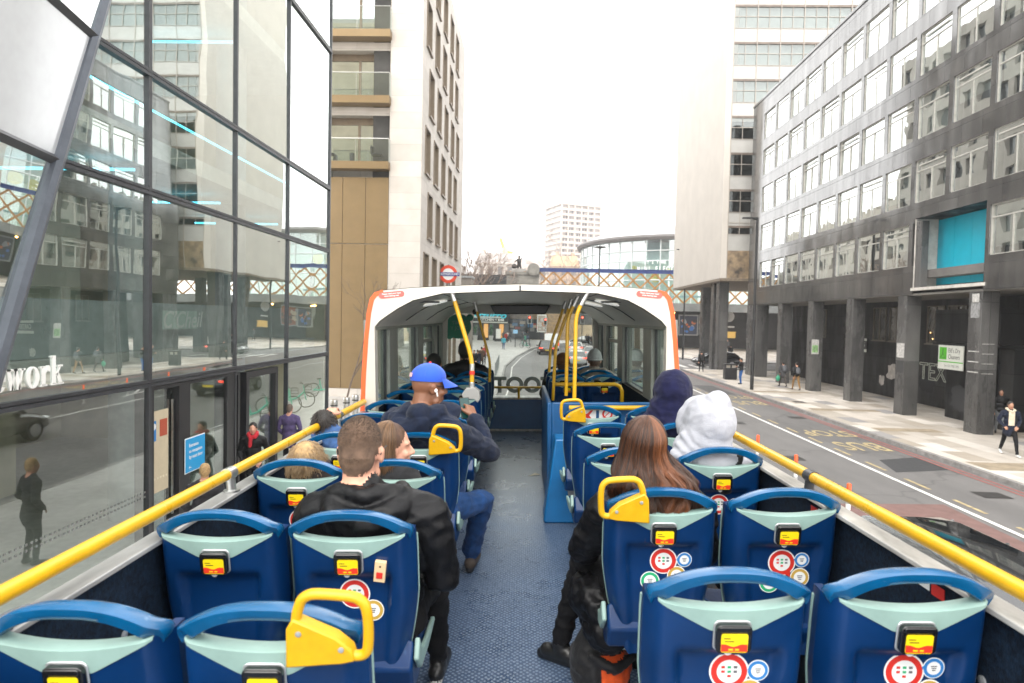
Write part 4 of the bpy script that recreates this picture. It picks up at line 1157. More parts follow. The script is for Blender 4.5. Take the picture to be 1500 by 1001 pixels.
pho = ph.build('mobile_phone', [BLACK, mat('teal_phone_screen', (0.008, 0.04, 0.04), 0.25, emit=(0.05, 0.35, 0.3), estr=0.02), DARKM], None, bevel=0.004)
place(pho, (AX_L + 0.215, ROWS_L[3] + 0.26 + 0.335, 1.105), 30, bus=True, M=ROT(-18, 'X') @ Matrix.Scale(0.9, 4))
tag(pho, 'dark smartphone with a teal screen held up by the man in the blue cap', 'phone')

# ---- 5 child in denim jacket leaning on the left rail
f = Fig(); Rm = rotm(25, 10, -8); hc_ = V((-0.215, 0.12, 1.005))
head(f, hc_, Rm, 0.84, 0, 1, hairfit=0.002)
seated(f, sw=0.13, lean=0.12, bulk=0.98, shz=0.87, hip=(-0.03, 0.0, 0.53), arms=(dict(e=(-0.255, 0.16, 0.99), w=(-0.25, 0.30, 1.04)), None))
f.c((-0.05, 0.0, 0.88), (-0.17, 0.08, 0.96), 0.10, 0.075, 2)
me = f.mesh('person', [SK_L, H_DARK, cloth('blue_denim_jacket', (0.035, 0.085, 0.21), var=0.3), BLKTRO, BLKSHOE, SOLE, LIPS], 0.009, 2, foldset(0.012))
p5 = person_obj('p5', me, 'dark haired child in a blue denim jacket leaning over the left rail', (WX_L, ROWS_L[3] + 0.32, 0))
rg = random.Random(18); cs = []
for i in range(1500):
    az = rg.uniform(-180, 180); el = rg.uniform(-15, 88); a, e_ = R(az), R(el)
    if abs(az) > 110 and el < 40: continue
    nrm = V((math.sin(a) * math.cos(e_), -math.cos(a) * math.cos(e_), math.sin(e_)))
    b = V((nrm.x * 0.077, nrm.y * 0.094 - 0.014, 0.036 + nrm.z * 0.098))
    dr = (nrm * 0.25 + V((rg.gauss(0, .3), rg.gauss(0, .3), -0.8))).normalized(); l = rg.uniform(0.02, 0.04)
    cs.append([hc_ + Rm @ ((b + dr * l * t + nrm * 0.014 * math.sin(t * 2)) * 0.84) for t in (0, .33, .66, 1)])
strands('hair', cs, hair_mat('dark_strands', (0.008, 0.006, 0.005), (0.05, 0.032, 0.022)), p5, 0.0014, 0.0006, [rg.uniform(0, .5) for _ in cs])

# ---- 6 woman with long copper hair (seat R2 aisle)
f = Fig(); Rm = rotm(12, 14, 4); hc_ = V((-0.055, -0.04, 1.165))
head(f, hc_, Rm, 0.96, 0, 1, hairfit=0.004)
seated(f, sw=0.165, lean=-0.06, bulk=1.06, shz=0.945,
       arms=(dict(e=(-0.265, 0.08, 0.70), w=(-0.24, 0.33, 0.60), r=1.2, hand=False), None),
       legs=(dict(k=(-0.235, 0.38, 0.545), a=(-0.345, 0.44, 0.12), t=(-0.435, 0.50, 0.045)), dict(k=(0.06, 0.44, 0.545), a=(0.02, 0.46, 0.11), t=(0.02, 0.62, 0.045))))
# cuff, folded coat hanging over the knee
me = f.mesh('person', [SK_L, H_BROWN, BLKCOAT, BLKTRO, BLKSHOE, BLACK, LIPS], 0.008, 2, foldset(0.013))
p6 = person_obj('p6', me, 'woman with long brown and copper hair in a black padded jacket', (AX_R, ROWS_R[1] + 0.27, 0))
rg = random.Random(21)
cs = []; tones = []
for i in range(7000):
    az = rg.uniform(-100, 112); a = R(az); u = rg.random()
    npt = 20; pts = []
    ck = mnoise.noise(V((az * 0.05, 1.7, 0))); ck2 = mnoise.noise(V((az * 0.085, 5.2, 1))); ck3 = mnoise.noise(V((az * 0.16, 8.8, 3)))
    L_ = 0.36 * (0.75 + 0.3 * rg.random()) + 0.08 * ck3
    jit = V((rg.gauss(0, .005), rg.gauss(0, .006), 0)); ph0 = R(rg.uniform(25, 89))
    for k in range(npt):
        t = k / (npt - 1); s_arc = t * (ph0 * 0.105 + L_) ; ph_ = ph0 - s_arc / 0.105
        if ph_ > 0:
            x = math.sin(a) * math.cos(ph_) * 0.089; y = -math.cos(a) * math.cos(ph_) * 0.108 - 0.02; z = 0.045 + math.sin(ph_) * 0.104
        else:
            d = -ph_ * 0.105; w = smst(0.0, 0.20, d)
            x = math.sin(a) * (0.089 + 0.075 * w) + 0.055 * w + 0.020 * ck * w + 0.008 * math.sin(d * 22 + ck * 6) * w
            y = -math.cos(a) * (0.108 + 0.020 * w) - 0.02 - 0.030 * w + 0.022 * ck2 * w + 0.007 * math.cos(d * 25 + ck2 * 8) * w
            z = 0.045 - d
        q = V((x, y, z)) * 0.98 + jit * (0.2 + 0.9 * t)
        w2 = smst(0.02, -0.16, q.z)
        rotd = Rm @ q
        wv = w2 * 0.017; pts.append(hc_ + rotd * (1 - w2) + q * w2 + V((math.sin(q.z * 30 + ck * 9 + az * .03), math.cos(q.z * 27 + ck2 * 9), 0)) * wv)
    cs.append(pts)
    tones.append(max(0, min(0.60, -0.05 + 0.46 * smst(-4, 16, az + 14 * ck) * smst(60, 34, az + 12 * ck2) + 0.30 * ck3)))
strands('hair', cs, hair_mat('brown_copper_strands', (0.007, 0.0035, 0.0025), (0.25, 0.080, 0.022), 0.40), p6, 0.0009, 0.0004, tones)
# her puffer coat bundle on the lap and the orange bag
f = Fig()
f.e((0, 0, 0), (0.125, 0.17, 0.10), 0); f.e((0.02, -0.05, -0.10), (0.11, 0.14, 0.10), 0); f.e((0.01, 0.08, -0.05), (0.10, 0.12, 0.09), 0); f.e((0.05, -0.12, 0.07), (0.07, 0.08, 0.07), 0)
me = f.mesh('puffer_coat', [BLKCOAT], 0.012, 2, {0: (0.022, 9)})
o = bpy.data.objects.new('puffer_coat', me); COL.objects.link(o); place(o, (0.350, 2.83, 0.46), 10, bus=True)
tag(o, 'black puffer coat bundled on the lap of the copper haired woman', 'coat')
MB().box(-0.004, 0.004, -0.003, 0.003, -0.02, 0.02).build('zip_pull', M_SILVER, o).matrix_basis = T(0.075, -0.2, 0.09)
f = Fig(); f.e((0, 0, 0.13), (0.125, 0.14, 0.15), 0); f.e((0, 0.02, 0.06), (0.13, 0.15, 0.07), 1); f.e((0.0, 0.0, 0.25), (0.10, 0.12, 0.07), 1); f.e((-0.07, 0.0, 0.13), (0.075, 0.13, 0.14), 1)
f.chain([(-0.10, -0.10, 0.22), (0.0, -0.145, 0.17), (0.10, -0.11, 0.20)], [0.018] * 3, 1)
me = f.mesh('backpack', [cloth('orange_bag_nylon', (0.60, 0.075, 0.012), 0.6), cloth('black_bag_nylon', (0.012, 0.012, 0.013), 0.6)], 0.01, 2, {0: (0.010, 10), 1: (0.008, 10)})
o = bpy.data.objects.new('backpack', me); COL.objects.link(o); place(o, (0.375, 2.90, 0.0), 15, bus=True)
tag(o, 'orange and black rucksack on the floor under the copper haired woman', 'rucksack')

# ---- 7 white hoodie, hood up (seat R3 window)
f = Fig(); Rm = rotm(14, 12, 10); hc_ = V((-0.03, -0.02, 1.125))
f.e(hc_, (0.08, 0.095, 0.11), 0, Rm); f.e(hc_ + V((0, 0.06, -0.04)), (0.055, 0.05, 0.07), 0)
hood_up(f, hc_, Rm, 2, 1.16, 0.055)
seated(f, sw=0.165, lean=-0.04, bulk=1.12, shz=0.93)
f.e((-0.015, -0.135, 0.965), (0.15, 0.08, 0.075), 2)
f.c((0.10, -0.15, 0.98), (0.03, -0.185, 0.84), 0.035, 0.045, 5)
me = f.mesh('person', [SK_L, H_DARK, WHITEC, BLKTRO, BLKSHOE, cloth('black_bag_strap', (0.014, 0.014, 0.015), 0.6), LIPS], 0.0075, 3, foldset(0.0065, 7))
person_obj('p7', me, 'person in a white hoodie with the hood up', (WX_R - 0.0, ROWS_R[2] + 0.26, 0))
# ---- 8 navy hood (seat R4 window)
f = Fig(); Rm = rotm(-6, 4, 4); hc_ = V((-0.02, -0.02, 1.20))
f.e(hc_, (0.08, 0.095, 0.11), 0, Rm); f.e(hc_ + V((0, 0.06, -0.04)), (0.055, 0.05, 0.07), 0)
hood_up(f, hc_, Rm, 2, 1.10, 0.02)
seated(f, sw=0.185, lean=-0.06, bulk=1.15, shz=1.005)
f.e((0, -0.14, 1.03), (0.14, 0.07, 0.07), 2)
me = f.mesh('person', [SK_L, H_DARK, NAVYC2, BLKTRO, BLKSHOE, SOLE, LIPS], 0.009, 3, foldset(0.008, 7))
person_obj('p8', me, 'person in a navy sweatshirt with the hood up', (WX_R - 0.005, ROWS_R[3] + 0.26, 0))
# ---- people under the canopy
def simple_sitter(label, x, y, hz, skin, hairm, top, yaw=0, hat=None, sw=0.17, shz=1.0, bulk=1.08, vox=0.012, hood=None):
    f = Fig(); Rm = rotm(yaw, 2); hc = V((0, 0.0, hz))
    head(f, hc, Rm, 1.0, 0, 1, hairfit=0.008)
    seated(f, sw=sw, lean=-0.06, bulk=bulk, shz=shz, hood=hood)
    me = f.mesh('person', [skin, hairm, top, BLKTRO, BLKSHOE, SOLE, LIPS], vox, 2, foldset(0.010))
    o = person_obj('p', me, label, (x, y, 0))
    if hat:
        h = MB()
        def bn(u, v):
            t = 2 * math.pi * u; ph = R(-12 + 102 * v)
            w = 1 + 0.015 * math.sin(t * 24) * (1 - v)
            return hc + Rm @ V((math.cos(t) * math.cos(ph) * 0.094 * w, -0.018 + math.sin(t) * math.cos(ph) * 0.112 * w, 0.035 + math.sin(ph) * 0.122))
        h.grid(bn, 48, 14, 0)
        h.tube([bn(k / 24, 0.03) for k in range(24)], 0.012, 8, 0, closed=True)
        h.build('beanie', hat, o, smooth=60)
    return o
simple_sitter('dark haired person in black by the second left window under the canopy', WX_L + 0.02, 7.27 + 0.27, 1.15, SK_M, H_DARK, BLKCOAT, shz=0.93)
simple_sitter('person in a black coat silhouetted under the canopy ahead of the blue cap', AX_L - 0.13, 8.0 + 0.27, 1.27, SK_M, H_DARK, BLKCOAT, sw=0.2, shz=1.06, bulk=1.25)
simple_sitter('person in a brown beanie and dark coat sitting behind the yellow poles', AX_R + 0.005, 8.15 + 0.25, 1.10, SK_L, H_BROWN, cloth('dark_olive_coat', (0.03, 0.028, 0.02)), hat=mat('brown_knit', (0.11, 0.045, 0.015), 0.9, var=0.2, vscale=60, bump=0.5, bscale=180), shz=0.90, bulk=1.15)
simple_sitter('person in a light grey beanie with a fur collared coat by the right window', WX_R - 0.05, 8.15 + 0.25, 1.15, SK_L, H_BROWN, cloth('taupe_coat', (0.20, 0.17, 0.14)), hat=mat('grey_knit', (0.36, 0.37, 0.37), 0.9, var=0.15, vscale=60, bump=0.5, bscale=180), shz=0.98, bulk=1.1, hood='down')
# ================================================================ GROUND
def asphalt():
    m = bpy.data.materials.new('worn_asphalt'); m.use_nodes = True
    nt = m.node_tree; N = nt.nodes; L = nt.links; b = N['Principled BSDF']
    tc = N.new('ShaderNodeTexCoord')
    n1 = N.new('ShaderNodeTexNoise'); n1.inputs['Scale'].default_value = 0.35; n1.inputs['Detail'].default_value = 7; n1.inputs['Roughness'].default_value = 0.65
    mp = N.new('ShaderNodeMapping'); mp.inputs['Scale'].default_value = (1.0, 0.28, 1)
    L.new(tc.outputs['Object'], mp.inputs['Vector']); L.new(mp.outputs['Vector'], n1.inputs['Vector'])
    n2 = N.new('ShaderNodeTexNoise'); n2.inputs['Scale'].default_value = 55; n2.inputs['Detail'].default_value = 3
    L.new(tc.outputs['Object'], n2.inputs['Vector'])
    r1 = N.new('ShaderNodeValToRGB'); r1.color_ramp.elements[0].position = 0.3; r1.color_ramp.elements[1].position = 0.7
    r1.color_ramp.elements[0].color = (0.092, 0.088, 0.086, 1); r1.color_ramp.elements[1].color = (0.175, 0.167, 0.162, 1)
    L.new(n1.outputs['Fac'], r1.inputs['Fac'])
    r2 = N.new('ShaderNodeValToRGB'); r2.color_ramp.elements[0].position = 0.35; r2.color_ramp.elements[1].position = 0.65
    r2.color_ramp.elements[0].color = (0.72, 0.72, 0.72, 1); r2.color_ramp.elements[1].color = (1.15, 1.15, 1.15, 1)
    L.new(n2.outputs['Fac'], r2.inputs['Fac'])
    mx = N.new('ShaderNodeMix'); mx.data_type = 'RGBA'; mx.blend_type = 'MULTIPLY'; mx.inputs[0].default_value = 1
    L.new(r1.outputs['Color'], mx.inputs[6]); L.new(r2.outputs['Color'], mx.inputs[7])
    # tar cracks
    vo = N.new('ShaderNodeTexVoronoi'); vo.feature = 'DISTANCE_TO_EDGE'; vo.inputs['Scale'].default_value = 0.33
    nd = N.new('ShaderNodeTexNoise'); nd.inputs['Scale'].default_value = 1.3; nd.inputs['Detail'].default_value = 4
    L.new(tc.outputs['Object'], nd.inputs['Vector'])
    va = N.new('ShaderNodeMix'); va.data_type = 'VECTOR'; va.inputs[0].default_value = 0.5
    L.new(tc.outputs['Object'], va.inputs[4]); L.new(nd.outputs['Color'], va.inputs[5]); L.new(va.outputs[1], vo.inputs['Vector'])
    r3 = N.new('ShaderNodeValToRGB'); r3.color_ramp.elements[0].position = 0.0; r3.color_ramp.elements[1].position = 0.012
    r3.color_ramp.elements[0].color = (0.45, 0.45, 0.45, 1); r3.color_ramp.elements[1].color = (1, 1, 1, 1)
    L.new(vo.outputs['Distance'], r3.inputs['Fac'])
    m3 = N.new('ShaderNodeMix'); m3.data_type = 'RGBA'; m3.blend_type = 'MULTIPLY'; m3.inputs[0].default_value = 0.55
    L.new(mx.outputs[2], m3.inputs[6]); L.new(r3.outputs['Color'], m3.inputs[7])
    L.new(m3.outputs[2], b.inputs['Base Color']); b.inputs['Roughness'].default_value = 0.72
    bp = N.new('ShaderNodeBump'); bp.inputs['Strength'].default_value = 0.25; bp.inputs['Distance'].default_value = 0.01
    L.new(n2.outputs['Fac'], bp.inputs['Height']); L.new(bp.outputs['Normal'], b.inputs['Normal'])
    return m
def paving(name, cols, mortar, w, h, rot=0.0, rough=0.6):
    m = bpy.data.materials.new(name); m.use_nodes = True
    nt = m.node_tree; N = nt.nodes; L = nt.links; b = N['Principled BSDF']
    tc = N.new('ShaderNodeTexCoord'); mp = N.new('ShaderNodeMapping'); mp.inputs['Rotation'].default_value = (0, 0, R(rot))
    L.new(tc.outputs['Object'], mp.inputs['Vector'])
    br = N.new('ShaderNodeTexBrick'); br.inputs['Scale'].default_value = 1.0; br.inputs['Mortar Size'].default_value = 0.006
    br.inputs['Brick Width'].default_value = w; br.inputs['Row Height'].default_value = h; br.inputs['Bias'].default_value = -0.1
    br.inputs['Color1'].default_value = (0, 0, 0, 1); br.inputs['Color2'].default_value = (1, 1, 1, 1); br.inputs['Mortar'].default_value = (0.5, 0.5, 0.5, 1)
    L.new(mp.outputs['Vector'], br.inputs['Vector'])
    rp = N.new('ShaderNodeValToRGB'); rp.color_ramp.interpolation = 'CONSTANT'
    el = rp.color_ramp.elements
    el[0].position = 0; el[0].color = (*cols[0], 1); el[1].position = 1.0 / len(cols); el[1].color = (*cols[1], 1)
    for i in range(2, len(cols)):
        e = el.new(i / len(cols)); e.color = (*cols[i], 1)
    L.new(br.outputs['Color'], rp.inputs['Fac'])
    mx = N.new('ShaderNodeMix'); mx.data_type = 'RGBA'; mx.inputs[7].default_value = (*mortar, 1)
    L.new(br.outputs['Fac'], mx.inputs[0]); L.new(rp.outputs['Color'], mx.inputs[6])
    nz = N.new('ShaderNodeTexNoise'); nz.inputs['Scale'].default_value = 1.1; nz.inputs['Detail'].default_value = 8; nz.inputs['Roughness'].default_value = 0.7
    L.new(tc.outputs['Object'], nz.inputs['Vector'])
    r2 = N.new('ShaderNodeValToRGB'); r2.color_ramp.elements[0].position = 0.3; r2.color_ramp.elements[1].position = 0.7
    r2.color_ramp.elements[0].color = (0.80, 0.785, 0.77, 1); r2.color_ramp.elements[1].color = (1.06, 1.06, 1.06, 1)
    L.new(nz.outputs['Fac'], r2.inputs['Fac'])
    m2 = N.new('ShaderNodeMix'); m2.data_type = 'RGBA'; m2.blend_type = 'MULTIPLY'; m2.inputs[0].default_value = 0.8
    L.new(mx.outputs[2], m2.inputs[6]); L.new(r2.outputs['Color'], m2.inputs[7]); L.new(m2.outputs[2], b.inputs['Base Color'])
    b.inputs['Roughness'].default_value = rough
    return m
M_KERB = mat('granite_kerb', (0.22, 0.21, 0.20), 0.7, var=0.3, vscale=4, bump=0.2)
struct(MB().add([(-230, -60, 0), (280, -60, 0), (280, 420, 0), (-230, 420, 0)], [(0, 1, 2, 3)]).build('road', asphalt()))
PAV_R = paving('mixed_stone_paving', [(0.40, 0.36, 0.31), (0.47, 0.43, 0.38), (0.52, 0.475, 0.42), (0.36, 0.315, 0.26), (0.58, 0.54, 0.49), (0.28, 0.27, 0.265)], (0.24, 0.21, 0.19), 1.5, 0.75, 90)
PAV_L = paving('pale_plaza_paving', [(0.38, 0.37, 0.355), (0.42, 0.41, 0.395), (0.45, 0.44, 0.42), (0.40, 0.39, 0.37)], (0.28, 0.27, 0.25), 0.9, 0.6, 90)
def pavement(name, poly, ms, kerb_idx, h=0.12):
    m = MB().prism(poly, -0.02, h, 0); o = struct(m.build(name, ms))
    k = MB()
    pts = [poly[i] for i in kerb_idx]
    for i in range(len(pts) - 1):
        a, b = V((*pts[i], 0)), V((*pts[i + 1], 0)); d = (b - a).normalized(); n_ = V((-d.y, d.x, 0))
        ln = (b - a).length; s = 0
        while s < ln - 0.01:
            e = min(s + 0.9, ln)
            p, q = a + d * (s + 0.006), a + d * (e - 0.006)
            k.add([p - n_ * 0.012, q - n_ * 0.012, q + n_ * 0.17, p + n_ * 0.17] + [x + V((0, 0, h + 0.006)) for x in (p - n_ * 0.0, q - n_ * 0.0, q + n_ * 0.17, p + n_ * 0.17)],
                  [(0, 1, 5, 4), (1, 2, 6, 5), (2, 3, 7, 6), (3, 0, 4, 7), (4, 5, 6, 7)])
            s = e
    struct(k.build('kerb', M_KERB))
    return o
KX = 12.85
pavement('pavement', [(KX, 57), (KX, -30), (60, -30), (60, 57)], PAV_R, [1, 0][::-1][::-1][::-1] if False else [0, 1])
pavement('pavement', [(15.2, 140), (15.2, 92), (15.6, 80), (17.5, 72), (22, 68.5), (70, 68), (70, 140)], PAV_R, [0, 1, 2, 3, 4, 5])
lk = [(-1.95, -30), (-1.95, 40), (-2.35, 56), (-1.85, 70), (-0.5, 88), (1.6, 102), (5, 112), (12, 118)]
pavement('pavement', lk + [(12, 150), (-70, 150), (-70, -30)], PAV_L, list(range(len(lk))))

# painted markings
M_RW = mat('worn_white_road_paint', (0.62, 0.61, 0.58), 0.7, var=0.25, vscale=3)
M_RY = mat('worn_yellow_road_paint', (0.50, 0.40, 0.20), 0.75, col2=(0.22, 0.18, 0.12), vscale=7)
M_RR = mat('worn_red_road_paint', (0.30, 0.085, 0.07), 0.8, var=0.3, vscale=5)
M_RED = mat('red_surfacing', (0.15, 0.085, 0.075), 0.85, var=0.18, vscale=2.5, bump=0.3, bscale=60)
ln = MB()
def strip(m, pts, w, z=0.004, mi=0):
    pts = [V((*p, 0)) for p in pts]
    for i in range(len(pts) - 1):
        a, b = pts[i], pts[i + 1]; d = (b - a).normalized(); n_ = V((-d.y, d.x, 0)) * (w / 2)
        m.add([(p.x, p.y, z) for p in (a - n_, b - n_, b + n_, a + n_)], [(0, 1, 2, 3)], mi)
struct(MB().add([(7.2, 12.2, 0.004), (9.7, 12.2, 0.004), (9.8, 15.6, 0.004), (7.2, 15.4, 0.004)], [(0, 1, 2, 3)]).build('red_road_patch', M_RED))
strip(ln, [(9.98, -5), (9.98, 46)], 0.13, 0.008)
strip(ln, [(5.2, -5), (5.2, 60)], 0.10)
for y in range(60, 110, 6): strip(ln, [(4.5 + (y - 60) * 0.10, y), (4.8 + (y - 60) * 0.10, y + 3)], 0.12)
strip(ln, [(-1.45, 20), (-1.45, 40), (-1.85, 56), (-1.35, 70), (0, 88), (2.1, 102)], 0.08)
strip(ln, [(9.9, 48), (6.3, 62)], 0.12); strip(ln, [(6.5, 30), (9.4, 58)], 0.12)
for k in range(5): strip(ln, [(6.6, 31 + k * 4), (8.0 + k * 0.2, 34 + k * 4)], 0.14)
strip(ln, [(2.2, 92), (14.8, 92)], 0.30)
for k in range(7): strip(ln, [(13 + 1.2 * k, 60.5), (13 + 1.2 * k, 64.5)], 0.45)
struct(ln.build('road_markings', M_RW))
yl = MB()
y = -4.0
while y < 47:
    strip(yl, [(10.32, y), (10.32, y + 1.15)], 0.10, 0.008); y += 2.1
Mx = basis((-1, 0, 0), (0, -2.3, 0), (0, 0, 1), (11.45, 22.9, 0.010))
yl.text('BUS', 0.92, Mx, 0, 0.001, 0.012); yl.text('STOP', 0.78, Mx @ T(0, -1.12, 0), 0, 0.001, 0.012)
Mx = basis((-1, 0, 0), (0, -2.3, 0), (0, 0, 1), (11.45, 34.6, 0.010))
yl.text('BUS', 0.92, Mx, 0, 0.001, 0.012); yl.text('STOP', 0.78, Mx @ T(0, -1.12, 0), 0, 0.001, 0.012)
struct(yl.build('yellow_road_markings', M_RY))
rl = MB()
for x in (12.38, 12.60): strip(rl, [(x, -10), (x, 56)], 0.07, 0.008)
struct(rl.build('red_road_lines', M_RR))
pt = MB(); pt.add([(10.5, 18.9, 0.005), (12.3, 19.4, 0.005), (12.4, 21.2, 0.005), (10.9, 20.6, 0.005)], [(0, 1, 2, 3)])
struct(pt.build('tarmac_patch', mat('fresh_dark_tarmac', (0.035, 0.035, 0.037), 0.85, var=0.2)))
# tactile bands in the right pavement
tp = MB()
for (x0, x1, y0, y1) in ((13.2, 16.4, 19.0, 20.1), (13.6, 16.0, 25.6, 26.4), (13.4, 16.6, 31.3, 32.0), (13.2, 16.6, 39, 39.7)):
    tp.add([(x0, y0, 0.1245), (x1, y0, 0.1245), (x1, y1, 0.1245), (x0, y1, 0.1245)], [(0, 1, 2, 3)])
struct(tp.build('pavement_band', mat('buff_paving_band', (0.27, 0.22, 0.155), 0.75, var=0.25, vscale=3)))

# ironwork and patches in the carriageway
M_IRON = mat('cast_iron_cover', (0.045, 0.042, 0.04), 0.6, 0.4, var=0.3, vscale=20)
for (x, y, w_, l_) in ((11.6, 16.6, .35, .3), (8.2, 20.5, .3, .3), (8.6, 27.5, .32, .32), (11.9, 29.5, .35, .3), (14.0, 34.5, .3, .3), (7.7, 16.9, .22, .22)):
    z = 0.009 if x < KX else 0.128
    struct(MB().add([(x - w_, y - l_, z), (x + w_, y - l_, z), (x + w_, y + l_, z), (x - w_, y + l_, z)], [(0, 1, 2, 3)]).build('utility_cover', M_IRON))
rgd = random.Random(77)
for (x, y, w_, l_) in ((11.3, 41, .7, 2.5), (8.8, 36.5, .6, 3.0)):
    pts = [(x + w_ * sx_ * rgd.uniform(.85, 1.1), y + l_ * sy_ * rgd.uniform(.9, 1.1), 0.0055) for sx_, sy_ in ((-1, -1), (1, -1), (1, 1), (-1, 1))]
    struct(MB().add(pts, [(0, 1, 2, 3)]).build('tarmac_patch', mat('mid_grey_tarmac', (0.062, 0.06, 0.06), 0.8, var=0.25, vscale=5)))

# ================================================================ GLASS OFFICE (left)
GX = -6.5
go = thing('glass_office_building', 'office building of dark framed reflective glass with a diagonal corner column and white lettering', 'building', (GX, 14, 0))
OFF = (GX, 14, 0)
PANE = glass_mat('reflective_office_glass', (0.88, 0.97, 0.93), 0.46, 0.0, 0.85, wav=0.10)
PANEG = glass_mat('clear_ground_floor_glass', (0.88, 0.95, 0.92), 0.22, 0.0, 1.0, wav=0.10)
FROST = mat('frosted_white_panel', (0.42, 0.44, 0.46), 0.12, coat=0.6, var=0.03)
ZB = [0.16, 2.98, 6.2, 8.15, 12.35, 16.4, 20.5, 24.5]
def foldY(z): return 9.3 + (z - 8.15) / 2.72
MY = [10.70, 13.85, 16.82, 20.2]
cfr = MB(); rgp = random.Random(3)
def pane(poly, name='glass_panel', m=PANE):
    c = sum((V(p) for p in poly), V()) / len(poly)
    jx, jz = rgp.gauss(0, 0.0028), rgp.gauss(0, 0.0028)
    q = [(p[0] + (p[1] - c.y) * jx + (p[2] - c.z) * jz, p[1], p[2]) for p in poly]
    MB().add(q, [tuple(range(len(q)))]).build(name, m, go, off=OFF)
for zi in range(len(ZB) - 1):
    z0, z1 = ZB[zi], ZB[zi + 1]
    ys = [y for y in MY if y > foldY(z1) + 0.2]
    prev = None
    for y in ys:
        if prev is None:
            pl = [(GX, foldY(z0), z0), (GX, y, z0), (GX, y, z1), (GX, foldY(z1), z1)]
        else: pl = [(GX, prev, z0), (GX, y, z0), (GX, y, z1), (GX, prev, z1)]
        if not (zi == 0 and prev in (10.70, 13.85)): pane(pl, m=PANE if zi else PANEG)
        prev = y
# mullions and transoms
for y in MY:
    zt = min(24.5, 8.15 + (y - 9.3) * 2.72)
    wdt = 0.028 if y > 11 else 0.045
    cfr.box(GX - 0.06, GX + 0.045, y - wdt, y + wdt, 0.12, zt)
for i, z in enumerate(ZB[1:-1]):
    cfr.box(GX - 0.05, GX + 0.06, foldY(z), 20.2, z - 0.065, z - 0.010); cfr.box(GX - 0.05, GX + 0.05, foldY(z), 20.2, z + 0.010, z + 0.055)
    cfr.box(GX - 0.06, GX + 0.03, foldY(z), 20.2, z - 0.010, z + 0.010)
cfr.box(GX - 0.1, GX + 0.03, 6, 20.2, 0.10, 0.165)
cfr.build('facade_frame', DARKM, go, off=OFF)
# diagonal column and the canted nearer facet
dc = MB().tube([(GX + 0.02, foldY(0.1), 0.1), (GX + 0.02, foldY(13.5), 13.5)], 0.11, 8)
dc.tube([(GX + 0.02, foldY(8.15), 8.15), (GX - 0.1, foldY(8.15) + 0.35, 10.2), (GX - 0.3, foldY(8.15) + 0.7, 12.5)], 0.08, 8)
dc.build('diagonal_column', mat('slate_column_metal', (0.085, 0.095, 0.115), 0.4, 0.4, var=0.1), go, off=OFF, smooth=30)
def fac(z, s):  # canted facet: from the fold towards the camera, turned towards the street
    return (GX + 0.20 * s * 1.0 + 0.012 * (z - 4), foldY(z) - s, z)
ff = MB()
for zi in range(0, 6):
    z0, z1 = ZB[zi], ZB[zi + 1]
    for s0, s1 in ((0, 3.4), (3.4, 6.8), (6.8, 10.2)):
        poly = [fac(z0, s1), fac(z0, s0), fac(z1, s0), fac(z1, s1)]
        if zi in (2,) : pane(poly, 'frosted_panel', FROST)
        else: pane(poly)
    ff.tube([fac(z1, 0), fac(z1, 10.2)], 0.075, 4)
for s in (3.4, 6.8): ff.tube([fac(0.1, s), fac(20, s)], 0.06, 4)
ff.build('corner_frame', DARKM, go, off=OFF)
# interior: slabs, columns, back wall, furniture rail, cyan strip lamps
M_INT = mat('interior_beige', (0.66, 0.60, 0.45), 0.7, var=0.15, vscale=0.8)
M_SLAB = mat('interior_slab', (0.62, 0.62, 0.58), 0.6, var=0.1)
M_COLC = mat('interior_column_concrete', (0.40, 0.44, 0.44), 0.5, var=0.1)
sl_ = MB()
for z in (3.15, 6.95, 10.9, 14.9, 18.9): sl_.box(-15, GX - 0.35, 1.5, 20.0, z, z + 0.32)
sl_.box(-15, GX - 0.05, 1.5, 20.1, 0.05, 0.13)
sl_.build('floor_slab', M_SLAB, go, off=OFF)
MB().box(-15.2, -15, 1.5, 20.2, 0.1, 24.5).box(-15, GX - 0.08, 20.05, 20.19, 0.1, 24.5).box(-15.2, GX - 0.1, 1.2, 1.5, 0.1, 24.5).build('interior_wall', M_INT, go, off=OFF)
MB().box(-15.2, GX - 0.1, 1.2, 20.19, 24.5, 24.8).build('roof', M_SLAB, go, off=OFF)
for y in (8.6, 12.4, 16.6):
    MB().lathe([(0.36, 0.13), (0.36, 24)], 24, c=(-7.9, y, 0)).build('interior_column', M_COLC, go, smooth=40, off=OFF)
M_CYAN = mat('cyan_strip_lamp', (0.1, 0.6, 0.8), 0.4, emit=(0.10, 0.72, 1.0), estr=1.6)
for (y, z, x0, x1) in ((9.7, 6.75, -9.8, -7.2), (11.6, 6.75, -9.9, -7.3), (15.0, 6.75, -10.0, -7.4), (18.4, 6.75, -9.8, -7.4), (10.4, 10.7, -10, -7.4), (12.0, 10.7, -10.2, -7.3), (15.6, 10.7, -10.0, -7.4), (13, 14.7, -10, -7.4)):
    MB().box(x0, x1, y - 0.022, y + 0.022, z - 0.02, z + 0.02).build('strip_lamp', M_CYAN, go, off=OFF)
MB().box(-6.97, -6.94, 9.8, 19.0, 7.79, 7.82).build('strip_lamp', M_CYAN, go, off=OFF)
